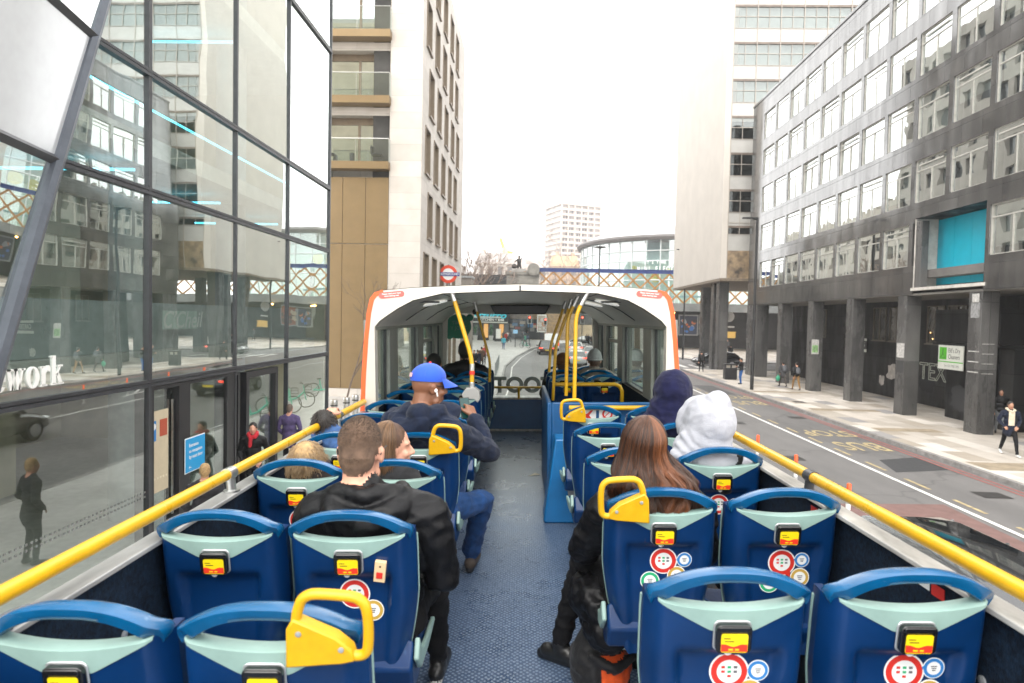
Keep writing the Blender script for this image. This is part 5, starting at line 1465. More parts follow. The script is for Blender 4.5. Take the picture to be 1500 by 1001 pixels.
# inside furniture
tb = MB()
for y in (9.4, 12.0, 15.2, 18): tb.box(-9.2, -7.6, y - 0.5, y + 0.5, 4.15, 4.2).box(-8.5, -8.3, y - 0.1, y + 0.1, 3.47, 4.15)
tb.box(-7.2, -7.12, 8, 20, 3.48, 4.35)
tb.build('interior_desk', M_COLC, go, off=OFF)
pn = MB()
for (y, z0, z1, w) in ((9.0, 3.5, 6.9, .9), (10.6, 3.5, 6.9, .4), (14.5, 3.5, 6.9, 1.0), (17.8, .2, 3.1, .8), (12.5, .2, 3.1, 1.0), (9.0, .2, 3.1, .7), (7.6, .2, 3.1, .5)):
    pn.box(-11.2, -11.1, y - w, y + w, z0, z1)
pn.build('interior_partition', M_INT, go, off=OFF)
# sign board behind the first floor glass, door set, posters, lettering
GR = basis((0, 1, 0), (0, 0, 1), (1, 0, 0), (0, 0, 0))
a = at_x(238, 455, GX - 0.35); b = at_x(287, 483, GX - 0.35)
sb = MB().box(GX - 0.36, GX - 0.33, a.y, b.y, b.z + 0.02, a.z, 0)
Mx = T(GX - 0.325, (a.y + b.y) / 2 + 0.05, (a.z + b.z) / 2) @ GR
sb.text('C\u2019Cheil', 0.46, Mx, 1, 0.006, 0.004, shear=0.3)
sb.build('office_sign', [mat('pale_green_board', (0.55, 0.66, 0.60), 0.5), WHITEP, DARKM], go, off=OFF)
lt = MB(); p = at_x(92, 562, GX)
def serif_letters(m, word, h, Mx, d):
    x = 0.0
    S = lambda pts, X: m.prism([((X + q[0]) * h, q[1] * h) for q in pts], 0, d, 0, Mx)
    def stroke(X, a, b, w): S([(a[0] - w / 2, a[1]), (a[0] + w / 2, a[1]), (b[0] + w / 2, b[1]), (b[0] - w / 2, b[1])][::(1 if b[1] > a[1] else -1)], X)
    def bx_(X, x0, x1, z0, z1): S([(x0, z0), (x1, z0), (x1, z1), (x0, z1)], X)
    def ring(X, a0, a1, n=26):
        for k in range(n):
            t0, t1 = R(a0 + (a1 - a0) * k / n), R(a0 + (a1 - a0) * (k + 1) / n)
            O = lambda t: (.54 + .54 * math.cos(t), .5 + .54 * math.sin(t)); I = lambda t: (.54 + .24 * math.cos(t), .5 + .44 * math.sin(t))
            S([I(t0), O(t0), O(t1), I(t1)], X)
    adv = {'w': 1.62, 'e': 1.05, 'o': 1.16, 'r': .92, 'k': 1.2}
    for ch in word:
        if ch == 'w':
            stroke(x, (.2, 1), (.47, 0), .3); stroke(x, (.47, 0), (.76, .95), .13); stroke(x, (.74, 1), (1.03, 0), .3); stroke(x, (1.03, 0), (1.32, 1), .13)
            for q in ((-.04, .48), (.52, .98), (1.12, 1.54)): bx_(x, q[0], q[1], .91, 1.0)
        elif ch == 'o': ring(x, 0, 360)
        elif ch == 'e': ring(x, 5, 325); bx_(x, .3, 1.04, .46, .56)
        elif ch == 'r':
            bx_(x, .14, .44, .05, 1); bx_(x, .0, .6, 0, .085); bx_(x, .0, .2, .91, .995); S([(.44, .62), (.62, .78), (.84, .70), (.9, .88), (.78, 1.03), (.6, 1.0), (.44, .84)], x)
        elif ch == 'k':
            bx_(x, .14, .44, .05, 1.5); bx_(x, .0, .58, 0, .085); bx_(x, .0, .2, 1.42, 1.495); stroke(x, (.50, .45), (.88, .95), .13); stroke(x, (.92, .05), (.58, .60), .3); bx_(x, .64, 1.1, .91, 1.0); bx_(x, .7, 1.18, 0, .085)
        x += adv[ch]
    return x * h
hL = 0.265; wl_ = (1.62 + 1.05 + 1.62 + 1.16 + .92 + 1.2) * hL * 0.76
serif_letters(lt, 'wework', hL, T(GX + 0.003, p.y - wl_, p.z) @ GR @ Matrix.Diagonal((0.76, 1, 1, 1)), 0.016)
lt.build('sign_lettering', mat('white_sign_letters', (0.80, 0.80, 0.77), 0.5), go, off=OFF)
# entrance
M_DFR = mat('door_frame_charcoal', (0.014, 0.014, 0.016), 0.4, var=0.1)
en = MB()
for y, w in ((10.78, .05), (11.81, .19), (13.66, .18), (14.03, .05)):
    en.box(GX - 0.25, GX + 0.03, y - w, y + w, 0.13, 2.9)
en.box(GX - 0.25, GX + 0.035, 10.75, 14.0, 2.84, 2.9)
en.box(GX - 0.12, GX + 0.05, 14.35, 14.50, 0.13, 2.72).box(GX - 0.12, GX + 0.05, 16.0, 16.15, 0.13, 2.72).box(GX - 0.12, GX + 0.05, 14.35, 16.15, 2.72, 2.86)
en.build('entrance_frame', M_DFR, go, off=OFF)
DGL = glass_mat('door_glass', (0.75, 0.82, 0.80), 0.10, 0.0, 1.2)
for (y0, y1, x) in ((10.83, 11.62, GX - 0.10), (12.0, 13.48, GX - 0.02), (14.5, 16.0, GX - 0.03)):
    d_ = MB().box(x - 0.01, x + 0.01, y0, y1, 0.15, 2.70 if y0 > 14 else 2.84).build('door', DGL, go, off=OFF)
    if y0 < 12:
        q = MB().box(x + 0.012, x + 0.016, y0 + 0.06, y1 - 0.16, 1.0, 2.45, 0).box(x + 0.017, x + 0.02, y0 + 0.36, y1 - 0.20, 1.98, 2.28, 1).box(x + 0.017, x + 0.02, y0 + 0.10, y0 + 0.25, 1.92, 2.28, 2)
        q.lathe([(0.06, 0), (0.06, 0.004)], 18, 3, T(x + 0.0205, y0 + 0.175, 2.18) @ ROT(90, 'Y'))
        for k in range(6):
            q.lathe([(0.022, 0), (0.022, 0.003)], 10, 4, T(x + 0.0165, y0 + 0.12 + k * 0.09, 1.25) @ ROT(90, 'Y'))
        q.build('door_notice', [mat('cream_door_panel', (0.55, 0.47, 0.33), 0.5, var=0.05), mat('notice_rust', (0.42, 0.08, 0.04), 0.5), BLUPR if False else M_BLUPR, WHITEP, M_INT], d_)
        MB().box(x + 0.03, x + 0.06, y1 - 0.09, y1 - 0.05, 0.5, 2.6).build('door_handle', STEEL, d_)
        d_.children[0].matrix_basis = T(-OFF[0], -OFF[1], -OFF[2]); d_.children[1].matrix_basis = T(-OFF[0], -OFF[1], -OFF[2])
a = at_x(272.5, 645, GX + 0.06); b = at_x(300, 680, GX + 0.06)
ps = MB().box(GX + 0.05, GX + 0.06, a.y, b.y, b.z - 0.02, a.z, 0)
Mx = T(GX + 0.062, (a.y + b.y) / 2, (a.z + b.z) / 2) @ GR
ps.box(GX + 0.044, GX + 0.0495, a.y - 0.02, b.y + 0.02, b.z - 0.04, a.z + 0.02, 1)
for k, s in enumerate(('Entrance', 'to reception', 'by next door')): ps.text(s, 0.095, Mx @ T(-0.24, 0.17 - k * 0.11, 0), 1, 0.001, 0.001, align='LEFT')
ps.text('\u2190', 0.12, Mx @ T(-0.2, -0.25, 0), 1, 0.001, 0.001)
ps.build('blue_poster', [mat('bright_blue_poster', (0.01, 0.30, 0.62), 0.4), WHITEP], go, off=OFF)
# manifestation dots on the ground floor glass
dm = MB()
for row, z in ((0, 1.05), (1, 1.13)):
    y = 6.0
    while y < 10.6:
        if y > foldY(z): dm.box(GX + 0.004, GX + 0.007, y, y + 0.035, z, z + 0.03)
        y += 0.085
dm.build('glass_dots', mat('pale_dot_film', (0.22, 0.23, 0.22), 0.6), go, off=OFF)
lv = MB()
for k in range(24): lv.box(GX + 0.002, GX + 0.005, 13.98, 14.32, 0.2 + k * 0.1, 0.23 + k * 0.1)

# ================================================================ BRONZE AND STONE FLATS (left, beyond)
SX, SY0, SY1 = -5.72, 32.0, 50.0
fb = thing('apartment_block', 'pale stone apartment block with bronze panels and three glass fronted balconies', 'building', (SX, SY0, 0))
OF2 = (SX, SY0, 0)
def stone_mat(name, col, w, h, var=0.08):
    m = bpy.data.materials.new(name); m.use_nodes = True
    nt = m.node_tree; N = nt.nodes; L = nt.links; b = N['Principled BSDF']
    tc = N.new('ShaderNodeTexCoord'); sx = N.new('ShaderNodeSeparateXYZ'); L.new(tc.outputs['Object'], sx.inputs[0])
    ad = N.new('ShaderNodeMath'); ad.operation = 'ADD'; L.new(sx.outputs['X'], ad.inputs[0]); L.new(sx.outputs['Y'], ad.inputs[1])
    cb = N.new('ShaderNodeCombineXYZ'); L.new(ad.outputs[0], cb.inputs['X']); L.new(sx.outputs['Z'], cb.inputs['Y'])
    br = N.new('ShaderNodeTexBrick'); br.inputs['Scale'].default_value = 1; br.inputs['Brick Width'].default_value = w; br.inputs['Row Height'].default_value = h
    br.inputs['Mortar Size'].default_value = 0.006; br.offset = 0.0; br.inputs['Bias'].default_value = 0
    br.inputs['Color1'].default_value = (*[c * (1 - var) for c in col], 1); br.inputs['Color2'].default_value = (*[c * (1 + var) for c in col], 1)
    br.inputs['Mortar'].default_value = (*[c * 0.6 for c in col], 1)
    L.new(cb.outputs[0], br.inputs['Vector'])
    nz = N.new('ShaderNodeTexNoise'); nz.inputs['Scale'].default_value = 1.3; nz.inputs['Detail'].default_value = 8; L.new(tc.outputs['Object'], nz.inputs['Vector'])
    r2 = N.new('ShaderNodeValToRGB'); r2.color_ramp.elements[0].position = 0.3; r2.color_ramp.elements[1].position = 0.7
    r2.color_ramp.elements[0].color = (0.86, 0.85, 0.83, 1); r2.color_ramp.elements[1].color = (1.04, 1.04, 1.04, 1); L.new(nz.outputs['Fac'], r2.inputs['Fac'])
    mx = N.new('ShaderNodeMix'); mx.data_type = 'RGBA'; mx.blend_type = 'MULTIPLY'; mx.inputs[0].default_value = 0.8
    L.new(br.outputs['Color'], mx.inputs[6]); L.new(r2.outputs['Color'], mx.inputs[7]); L.new(mx.outputs[2], b.inputs['Base Color'])
    b.inputs['Roughness'].default_value = 0.7
    return m
M_STONE = stone_mat('pale_limestone', (0.56, 0.52, 0.48), 1.55, 0.79)
M_BRZ = mat('bronze_cladding', (0.235, 0.165, 0.085), 0.42, 0.45, var=0.06, vscale=1.5)
M_BRZD = mat('dark_bronze_trim', (0.19, 0.145, 0.10), 0.45, 0.25, var=0.1)
WGL = glass_mat('flat_window_glass', (0.55, 0.60, 0.62), 0.5, 0.0, 0.9, wav=0.06)
BALG = glass_mat('balustrade_glass', (0.80, 0.87, 0.86), 0.10, 0.0, 1.2)
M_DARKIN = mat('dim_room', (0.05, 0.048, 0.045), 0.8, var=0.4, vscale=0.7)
ZTOP = 24.5; PX0, PX1 = -10.75, -7.32
wl = MB()
wl.box(PX1, SX - 0.5, SY0, SY1, 0.0, ZTOP)            # stone pier core
wl.box(PX0 - 1.2, PX0, SY0, SY1, 0.0, ZTOP)
wl.box(PX0, PX1, SY0 + 2.0, SY1, 0.0, ZTOP)           # back of the loggias
wl.box(PX0, PX1, SY0 + 0.06, SY0 + 1.95, 0.0, 11.0)   # solid behind bronze panels
bal_z = [11.35 + 3.17 * k for k in range(5)]
for z in bal_z: wl.box(PX0, PX1, SY0 + 0.25, SY0 + 2.0, z + 2.75, z + 3.14)
# side wall built from piers and bands round the window strips
WY0 = [33.9, 36.7, 39.6, 42.6, 45.4]; WW = 1.55
def wys(z): return [y - (1.0 if int(z) % 2 else 0) for y in WY0]
WZ = [0.5, 5.15] + [8.35 + 3.17 * k for k in range(5)]
side = MB()
lv_ = sorted(WZ) + [ZTOP]
zlo = 0.0
for i, z in enumerate(WZ):
    hh = 2.35 if z > 1 else 3.9
    side.box(SX - 0.5, SX, SY0, SY1, zlo, z)
    edges = [SY0] + [e for y in wys(z) for e in (y, y + WW)] + [SY1]
    for k in range(0, len(edges), 2): side.box(SX - 0.5, SX - 0.001, edges[k], edges[k + 1], z, z + hh)
    zlo = z + hh
side.box(SX - 0.5, SX, SY0, SY1, zlo, ZTOP)
b0 = len(wl.v); wl.v += side.v; wl.f += [tuple(i + b0 for i in q) for q in side.f]; wl.m += side.m
wl.box(SX - 0.005, SX + 0.02, SY0 + 0.01, SY1, 4.62, 4.95)
wl.build('stone_wall', M_STONE, fb, off=OF2)
for z in WZ:
    hh = 2.35 if z > 1 else 3.9
    for y in wys(z):
        w = MB(); pr = 0.05
        w.box(-0.33, pr, WW - 0.10, WW - 0.001, 0, hh).box(-0.33, pr, 0.001, 0.05, 0, hh).box(-0.33, pr + 0.06, -0.03, WW + 0.03, -0.09, -0.001).box(-0.33, pr, 0.05, WW - 0.10, hh - 0.07, hh - 0.001).box(-0.28, -0.20, WW * 0.62, WW * 0.62 + 0.05, 0, hh - 0.07)
        wo = w.build('window', M_BRZD, fb); wo.location = (0.0, y - SY0, z)
        MB().add([(-0.25, 0.05, 0), (-0.25, WW - 0.10, 0), (-0.25, WW - 0.10, hh), (-0.25, 0.05, hh)], [(0, 1, 2, 3)]).build('window_glass', WGL, wo)
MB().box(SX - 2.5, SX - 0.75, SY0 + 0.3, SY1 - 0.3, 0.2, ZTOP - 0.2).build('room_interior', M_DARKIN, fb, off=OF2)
# bronze panels
bpn = MB()
for (z0, z1) in ((0.55, 7.72), (7.76, 11.0)):
    for k in range(3):
        x0 = PX0 + (PX1 - PX0) * k / 3 + 0.012; x1 = PX0 + (PX1 - PX0) * (k + 1) / 3 - 0.012
        bpn.box(x0, x1, SY0 - 0.03, SY0 + 0.05, z0, z1)
bpn.build('bronze_panel', M_BRZ, fb, off=OF2)
MB().box(PX0 - 1.2, SX + 0.02, SY0 - 0.06, SY0 - 0.002, 0.0, 0.53).build('stone_plinth', M_STONE, fb, off=OF2)
for i, z in enumerate(bal_z):
    bl = MB().box(PX0 - 0.02, PX1 + 0.05, SY0 - 0.42, SY0 + 0.24, z, z + 0.36).build('balcony', M_BRZ, fb, off=OF2)
    g = MB()
    g.add([(PX0, SY0 - 0.38, z + 0.36), (PX1 + 0.03, SY0 - 0.38, z + 0.36), (PX1 + 0.03, SY0 - 0.38, z + 1.45), (PX0, SY0 - 0.38, z + 1.45)], [(0, 1, 2, 3)])
    g.add([(PX1 + 0.03, SY0 - 0.38, z + 0.36), (PX1 + 0.03, SY0 + 0.2, z + 0.36), (PX1 + 0.03, SY0 + 0.2, z + 1.45), (PX1 + 0.03, SY0 - 0.38, z + 1.45)], [(0, 1, 2, 3)])
    go_ = g.build('balustrade', BALG, bl, off=OF2); 
    MB().tube([(PX0, SY0 - 0.38, z + 1.46), (PX1 + 0.03, SY0 - 0.38, z + 1.46), (PX1 + 0.03, SY0 + 0.2, z + 1.46)], 0.02, 6).tube([(-8.9, SY0 - 0.375, z + .36), (-8.9, SY0 - 0.375, z + 1.45)], 0.012, 5).build('balcony_rail', STEEL, bl, off=OF2)
    wf = MB()
    for x in (PX0 + 0.05, PX0 + 1.72, PX1 - 0.05): wf.box(x - 0.06, x + 0.06, SY0 + 0.75, SY0 + 0.85, z + 0.36, z + 2.75)
    wf.box(PX0, PX1, SY0 + 0.74, SY0 + 0.86, z + 2.42, z + 2.75)
    wo = wf.build('balcony_door', M_BRZD, fb, off=OF2)
    MB().add([(PX0, SY0 + 0.8, z + 0.36), (PX1, SY0 + 0.8, z + 0.36), (PX1, SY0 + 0.8, z + 2.42), (PX0, SY0 + 0.8, z + 2.42)], [(0, 1, 2, 3)]).build('door_glass', WGL, wo, off=OF2)
    cu = MB(); n_ = 20
    cu.grid(lambda u, v: (PX0 + 1.75 + 0.55 * u, SY0 + 0.95 + 0.03 * math.sin(u * 40), z + 0.36 + 2.05 * v), 40, 1)
    cu.build('curtain', mat('reflection_pale_curtain', (0.5, 0.5, 0.5), 0.9), wo, off=OF2)  # kept bright in place of the white reflection on the loggia glass
    if i == 0:
        ch = MB()
        for cx in (PX0 + 0.5, PX1 - 0.6):
            ch.box(cx - 0.25, cx + 0.25, SY0 - 0.28, SY0 + 0.2, z + 0.72, z + 0.77).box(cx - 0.28, cx - 0.22, SY0 - 0.28, SY0 + 0.2, z + 0.75, z + 1.15)
            for dx in (-.22, .22):
                for dy in (-.25, .17): ch.tube([(cx + dx, SY0 + dy, z + 0.36), (cx + dx, SY0 + dy, z + 0.72)], 0.015, 5)
        ch.tube([(PX0 + 1.6, SY0 - 0.1, z + 0.36), (PX0 + 1.6, SY0 - 0.1, z + 0.8)], 0.12, 12)
        ch.build('balcony_chair', DARKM, bl, off=OF2)
# ================================================================ GRANITE OFFICE (right)
RX = 17.0; RY0, RY1 = 12.0, 52.6; RTOP = 21.2; SOF = 5.65
gb = thing('granite_office_building', 'long dark granite office block with rows of white framed windows over a columned arcade', 'building', (RX, 32, 0))
OF3 = (RX, 32, 0)
def granite(name, rough, pw=1.25, ph=0.95, dark=0.05, speck=0.12, spec=0.75):
    m = bpy.data.materials.new(name); m.use_nodes = True
    nt = m.node_tree; N = nt.nodes; L = nt.links; b = N['Principled BSDF']
    tc = N.new('ShaderNodeTexCoord'); sx = N.new('ShaderNodeSeparateXYZ'); L.new(tc.outputs['Object'], sx.inputs[0])
    ad = N.new('ShaderNodeMath'); ad.operation = 'ADD'; L.new(sx.outputs['X'], ad.inputs[0]); L.new(sx.outputs['Y'], ad.inputs[1])
    cb = N.new('ShaderNodeCombineXYZ'); L.new(ad.outputs[0], cb.inputs['X']); L.new(sx.outputs['Z'], cb.inputs['Y'])
    br = N.new('ShaderNodeTexBrick'); br.inputs['Scale'].default_value = 1; br.inputs['Brick Width'].default_value = pw; br.inputs['Row Height'].default_value = ph
    br.inputs['Mortar Size'].default_value = 0.008; br.offset = 0.0
    br.inputs['Color1'].default_value = (0.70, 0.70, 0.70, 1); br.inputs['Color2'].default_value = (1.25, 1.25, 1.25, 1); br.inputs['Mortar'].default_value = (0.35, 0.35, 0.35, 1)
    L.new(cb.outputs[0], br.inputs['Vector'])
    n1 = N.new('ShaderNodeTexNoise'); n1.inputs['Scale'].default_value = 60; n1.inputs['Detail'].default_value = 4; n1.inputs['Roughness'].default_value = 0.8; L.new(tc.outputs['Object'], n1.inputs['Vector'])
    r1 = N.new('ShaderNodeValToRGB'); r1.color_ramp.elements[0].position = 0.42; r1.color_ramp.elements[1].position = 0.66
    r1.color_ramp.elements[0].color = (dark, dark, dark * 1.05, 1); r1.color_ramp.elements[1].color = (speck, speck * 0.99, speck * 0.98, 1); L.new(n1.outputs['Fac'], r1.inputs['Fac'])
    n2 = N.new('ShaderNodeTexNoise'); n2.inputs['Scale'].default_value = 0.7; n2.inputs['Detail'].default_value = 9; n2.inputs['Roughness'].default_value = 0.7
    mp = N.new('ShaderNodeMapping'); mp.inputs['Scale'].default_value = (1, 1, 0.35); L.new(tc.outputs['Object'], mp.inputs['Vector']); L.new(mp.outputs['Vector'], n2.inputs['Vector'])
    r2 = N.new('ShaderNodeValToRGB'); r2.color_ramp.elements[0].position = 0.3; r2.color_ramp.elements[1].position = 0.72
    r2.color_ramp.elements[0].color = (0.6, 0.6, 0.6, 1); r2.color_ramp.elements[1].color = (1.65, 1.62, 1.56, 1); L.new(n2.outputs['Fac'], r2.inputs['Fac'])
    mx = N.new('ShaderNodeMix'); mx.data_type = 'RGBA'; mx.blend_type = 'MULTIPLY'; mx.inputs[0].default_value = 1
    L.new(r1.outputs['Color'], mx.inputs[6]); L.new(r2.outputs['Color'], mx.inputs[7])
    m2 = N.new('ShaderNodeMix'); m2.data_type = 'RGBA'; m2.blend_type = 'MULTIPLY'; m2.inputs[0].default_value = 0.8
    L.new(mx.outputs[2], m2.inputs[6]); L.new(br.outputs['Color'], m2.inputs[7]); L.new(m2.outputs[2], b.inputs['Base Color'])
    mr = N.new('ShaderNodeMapRange'); mr.inputs['From Min'].default_value = 0.3; mr.inputs['From Max'].default_value = 0.72
    mr.inputs['To Min'].default_value = rough * 0.4; mr.inputs['To Max'].default_value = rough * 2.6
    L.new(n2.outputs['Fac'], mr.inputs['Value'])
    mq = N.new('ShaderNodeMath'); mq.operation = 'MAXIMUM'; L.new(mr.outputs['Result'], mq.inputs[0]); L.new(br.outputs['Fac'], mq.inputs[1]); L.new(mq.outputs[0], b.inputs['Roughness'])
    sr = N.new('ShaderNodeMapRange'); sr.inputs['From Min'].default_value = 0.0; sr.inputs['From Max'].default_value = 1.3; sr.inputs['To Min'].default_value = 0.18; sr.inputs['To Max'].default_value = 0.52
    L.new(br.outputs['Color'], sr.inputs['Value'])
    sm = N.new('ShaderNodeMath'); sm.operation = 'MULTIPLY'; L.new(sr.outputs['Result'], sm.inputs[0])
    st = N.new('ShaderNodeMapRange'); st.inputs['From Min'].default_value = 0.3; st.inputs['From Max'].default_value = 0.6; st.inputs['To Min'].default_value = 1.0; st.inputs['To Max'].default_value = 0.55
    n4 = N.new('ShaderNodeTexNoise'); n4.inputs['Scale'].default_value = 1.2; n4.inputs['Detail'].default_value = 7; mp4 = N.new('ShaderNodeMapping'); mp4.inputs['Scale'].default_value = (1, 1.6, 0.16)
    L.new(tc.outputs['Object'], mp4.inputs['Vector']); L.new(mp4.outputs['Vector'], n4.inputs['Vector']); L.new(n4.outputs['Fac'], st.inputs['Value'])
    L.new(st.outputs['Result'], sm.inputs[1]); L.new(sm.outputs[0], b.inputs['Specular IOR Level'])
    b.inputs['Specular IOR Level'].default_value = 0.5; b.inputs['IOR'].default_value = 1.45 + 0.75 * (spec - 0.35) / 0.55
    # slight tilt from slab to slab
    bp = N.new('ShaderNodeBump'); bp.inputs['Strength'].default_value = 0.12; bp.inputs['Distance'].default_value = 0.02
    n3 = N.new('ShaderNodeTexNoise'); n3.inputs['Scale'].default_value = 0.9; n3.inputs['Detail'].default_value = 2; L.new(tc.outputs['Object'], n3.inputs['Vector'])
    L.new(n3.outputs['Fac'], bp.inputs['Height']); L.new(bp.outputs['Normal'], b.inputs['Normal'])
    return m
M_GRAN = granite('polished_grey_granite', 0.085, dark=0.018, speck=0.06, spec=1.45)
M_GRANC = granite('speckled_column_granite', 0.2, 0.9, 2.6, dark=0.018, speck=0.17, spec=0.5)
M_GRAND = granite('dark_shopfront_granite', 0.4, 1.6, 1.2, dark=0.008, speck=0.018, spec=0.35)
ROWZ = [(6.95, 8.85), (9.75, 11.65), (12.6, 14.5), (15.4, 17.3), (18.1, 20.0)]
NW = 16
WYS = [(50.1 - 2.5 * k - 2.2, 50.1 - 2.5 * k) for k in range(NW)]
SKIP = {(0, 8), (0, 9)}
w = MB()
zz = [SOF] + [z for r in ROWZ for z in r] + [RTOP]
for i in range(0, len(zz), 2):
    if i == 0:
        w.box(RX, RX + 0.4, RY0, 25.30, zz[i], zz[i + 1]); w.box(RX, RX + 0.4, 29.95, RY1, zz[i], zz[i + 1])
    elif i == 2:
        w.box(RX, RX + 0.4, RY0, 25.30, zz[i], zz[i + 1]); w.box(RX, RX + 0.4, 29.95, RY1, zz[i], zz[i + 1])
        w.box(RX, RX + 0.4, 25.30, 29.95, 9.05, zz[i + 1])
    else: w.box(RX, RX + 0.4, RY0, RY1, zz[i], zz[i + 1])
for r, (z0, z1) in enumerate(ROWZ):
    edges = [RY1] + [e for (a, b) in WYS for e in (b, a)] + [RY0]
    for i in range(0, len(edges) - 1, 2):
        ya, yb = edges[i + 1], edges[i]
        if r == 0 and 25.0 < ya < 30.2 and yb < 30.3:
            if ya > 29.8: w.box(RX + 0.001, RX + 0.4, 29.95, yb, z0, z1)
            continue
        if yb - ya > 0.01: w.box(RX + 0.001, RX + 0.4, ya, yb, z0, z1)
w.box(RX + 0.001, RX + 0.4, 25.1, 25.30, 6.95, 8.85)
w.build('granite_wall', M_GRAN, gb, off=OF3)
MB().box(RX - 0.06, RX + 0.5, RY0, RY1 + 0.03, RTOP, RTOP + 0.14).build('parapet_coping', M_GRAN, gb, off=OF3)
MB().box(RX + 0.4, RX + 14, RY0, RY1, SOF + 0.3, RTOP - 0.2).box(RX + 0.05, RX + 5, RY0, RY1, SOF - 0.02, SOF + 0.02) if False else None
rm = MB()
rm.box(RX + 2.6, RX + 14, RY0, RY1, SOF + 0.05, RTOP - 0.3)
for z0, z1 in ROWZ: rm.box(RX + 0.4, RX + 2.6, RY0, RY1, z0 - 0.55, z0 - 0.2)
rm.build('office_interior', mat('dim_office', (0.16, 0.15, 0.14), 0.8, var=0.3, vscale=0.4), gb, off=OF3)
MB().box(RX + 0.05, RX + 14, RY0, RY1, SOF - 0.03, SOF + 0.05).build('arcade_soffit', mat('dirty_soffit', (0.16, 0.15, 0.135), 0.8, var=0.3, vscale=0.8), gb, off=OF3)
MB().box(RX + 0.4, RX + 14, RY0, RY1, RTOP - 0.3, RTOP).build('roof', M_GRAND, gb, off=OF3)
# windows
M_WFR = mat('off_white_window_frame', (0.40, 0.385, 0.35), 0.5, var=0.15, vscale=5)
OGL = glass_mat('office_window_glass', (0.60, 0.66, 0.64), 0.42, 0.0, 0.8, wav=0.16)
M_BLIND = mat('white_blind', (0.46, 0.455, 0.43), 0.8, var=0.08, vscale=2)
h_ = 1.9; wd = 2.2
def frame_mesh(kind):
    m = MB(); t = 0.042
    m.box(0.0, 0.09, 0, wd, 0, t).box(-0.02, 0.09, 0, wd, h_ - t, h_).box(-0.02, 0.09, 0, t, t, h_ - t).box(-0.02, 0.09, wd - t, wd, t, h_ - t)
    m.box(0.0, 0.07, t, wd - t, h_ * 0.73, h_ * 0.73 + 0.05).box(0.0, 0.07, wd * 0.48, wd * 0.48 + 0.05, t, h_ * 0.73)
    m.box(-0.06, 0.02, -0.03, wd + 0.03, -0.05, 0.0)
    if kind: m.box(-0.03, 0.0, wd * 0.12, wd * 0.9, h_ * 0.86, h_ * 0.89)
    return m
protos = [None, None]
for r, (z0, z1) in enumerate(ROWZ):
    for k, (a, b) in enumerate(WYS):
        if (r, k) in SKIP or b > 52: continue
        kd = (k * 7 + r * 3) % 2
        if protos[kd] is None:
            fo = frame_mesh(kd).build('window', M_WFR, gb)
            MB().add([(0.035, 0.05, 0.05), (0.035, wd - 0.05, 0.05), (0.035, wd - 0.05, h_ - 0.05), (0.035, 0.05, h_ - 0.05)], [(0, 1, 2, 3)]).build('window_pane', OGL, fo)
            protos[kd] = fo
        else:
            p = protos[kd]; fo = p.copy(); COL.objects.link(fo); fo.parent = gb
            for g in p.children:
                if g.name.startswith('window_pane'):
                    g2 = g.copy(); COL.objects.link(g2); g2.parent = fo
        fo.location = (0.07, a - 32, z0)
        pane_ = [g for g in fo.children if g.name.startswith('window_pane')][0]
        pane_.rotation_euler = (0, rgp.gauss(0, 0.006), rgp.gauss(0, 0.006))
        q = rgp.random()
        if q < 0.55:
            hb = rgp.choice([0.35, 0.6, 0.85, 1.0, 1.0]) * (h_ - 0.1); 
            MB().box(0.16, 0.17, 0.05, wd - 0.05, h_ - 0.05 - hb, h_ - 0.05).build('blind_or_sky_sheet', M_BLIND, fo)
        elif q < 0.75:
            cw = rgp.uniform(0.3, 0.8)
            MB().grid(lambda u, v: (0.18 + 0.02 * math.sin(u * 50), 0.05 + cw * u, 0.05 + 1.75 * v), 30, 1).build('curtain', M_BLIND, fo)
# cyan boarded opening
M_CYB = mat('cyan_painted_board', (0.002, 0.44, 0.60), 0.42, var=0.05, vscale=2)
ob = MB()
for k in range(4):
    y0 = 25.35 + k * 1.14; ob.box(RX + 1.02, RX + 1.07, y0 + 0.008, y0 + 1.132, 6.1, 9.0)
ob.build('cyan_board', M_CYB, gb, off=OF3)
rv = MB().box(RX + 0.02, RX + 1.02, 29.91, 29.949, 5.95, 9.04, 0).box(RX + 0.02, RX + 1.1, 25.301, 25.34, 5.95, 9.04, 1).box(RX - 0.05, RX + 1.1, 25.2, 30.0, 5.82, 5.95, 0).box(RX + 0.02, RX + 1.1, 25.3, 29.95, 9.042, 9.05, 1)
rv.build('opening_reveal', [mat('grubby_white_render', (0.52, 0.49, 0.45), 0.8, var=0.2, vscale=3), M_GRAND], gb, off=OF3)
rl_ = MB().box(RX + 0.05, RX + 0.35, 29.45, 29.90, 5.95, 8.9); rl_.build('side_pier', M_GRANC, gb, off=OF3)
# columns
for n_ in range(-3, 6):
    y = 25.35 + 5 * n_
    if y < 11: continue
    MB().box(RX + 0.02, RX + 0.68, y, y + 0.75, 0.12, SOF - 0.035).build('arcade_column', M_GRANC, gb, off=OF3, bevel=0.01)
MB().box(RX - 0.001, RX + 0.9, 50.3, RY1, 0.12, SOF - 0.035).build('arcade_column', M_GRANC, gb, off=OF3)
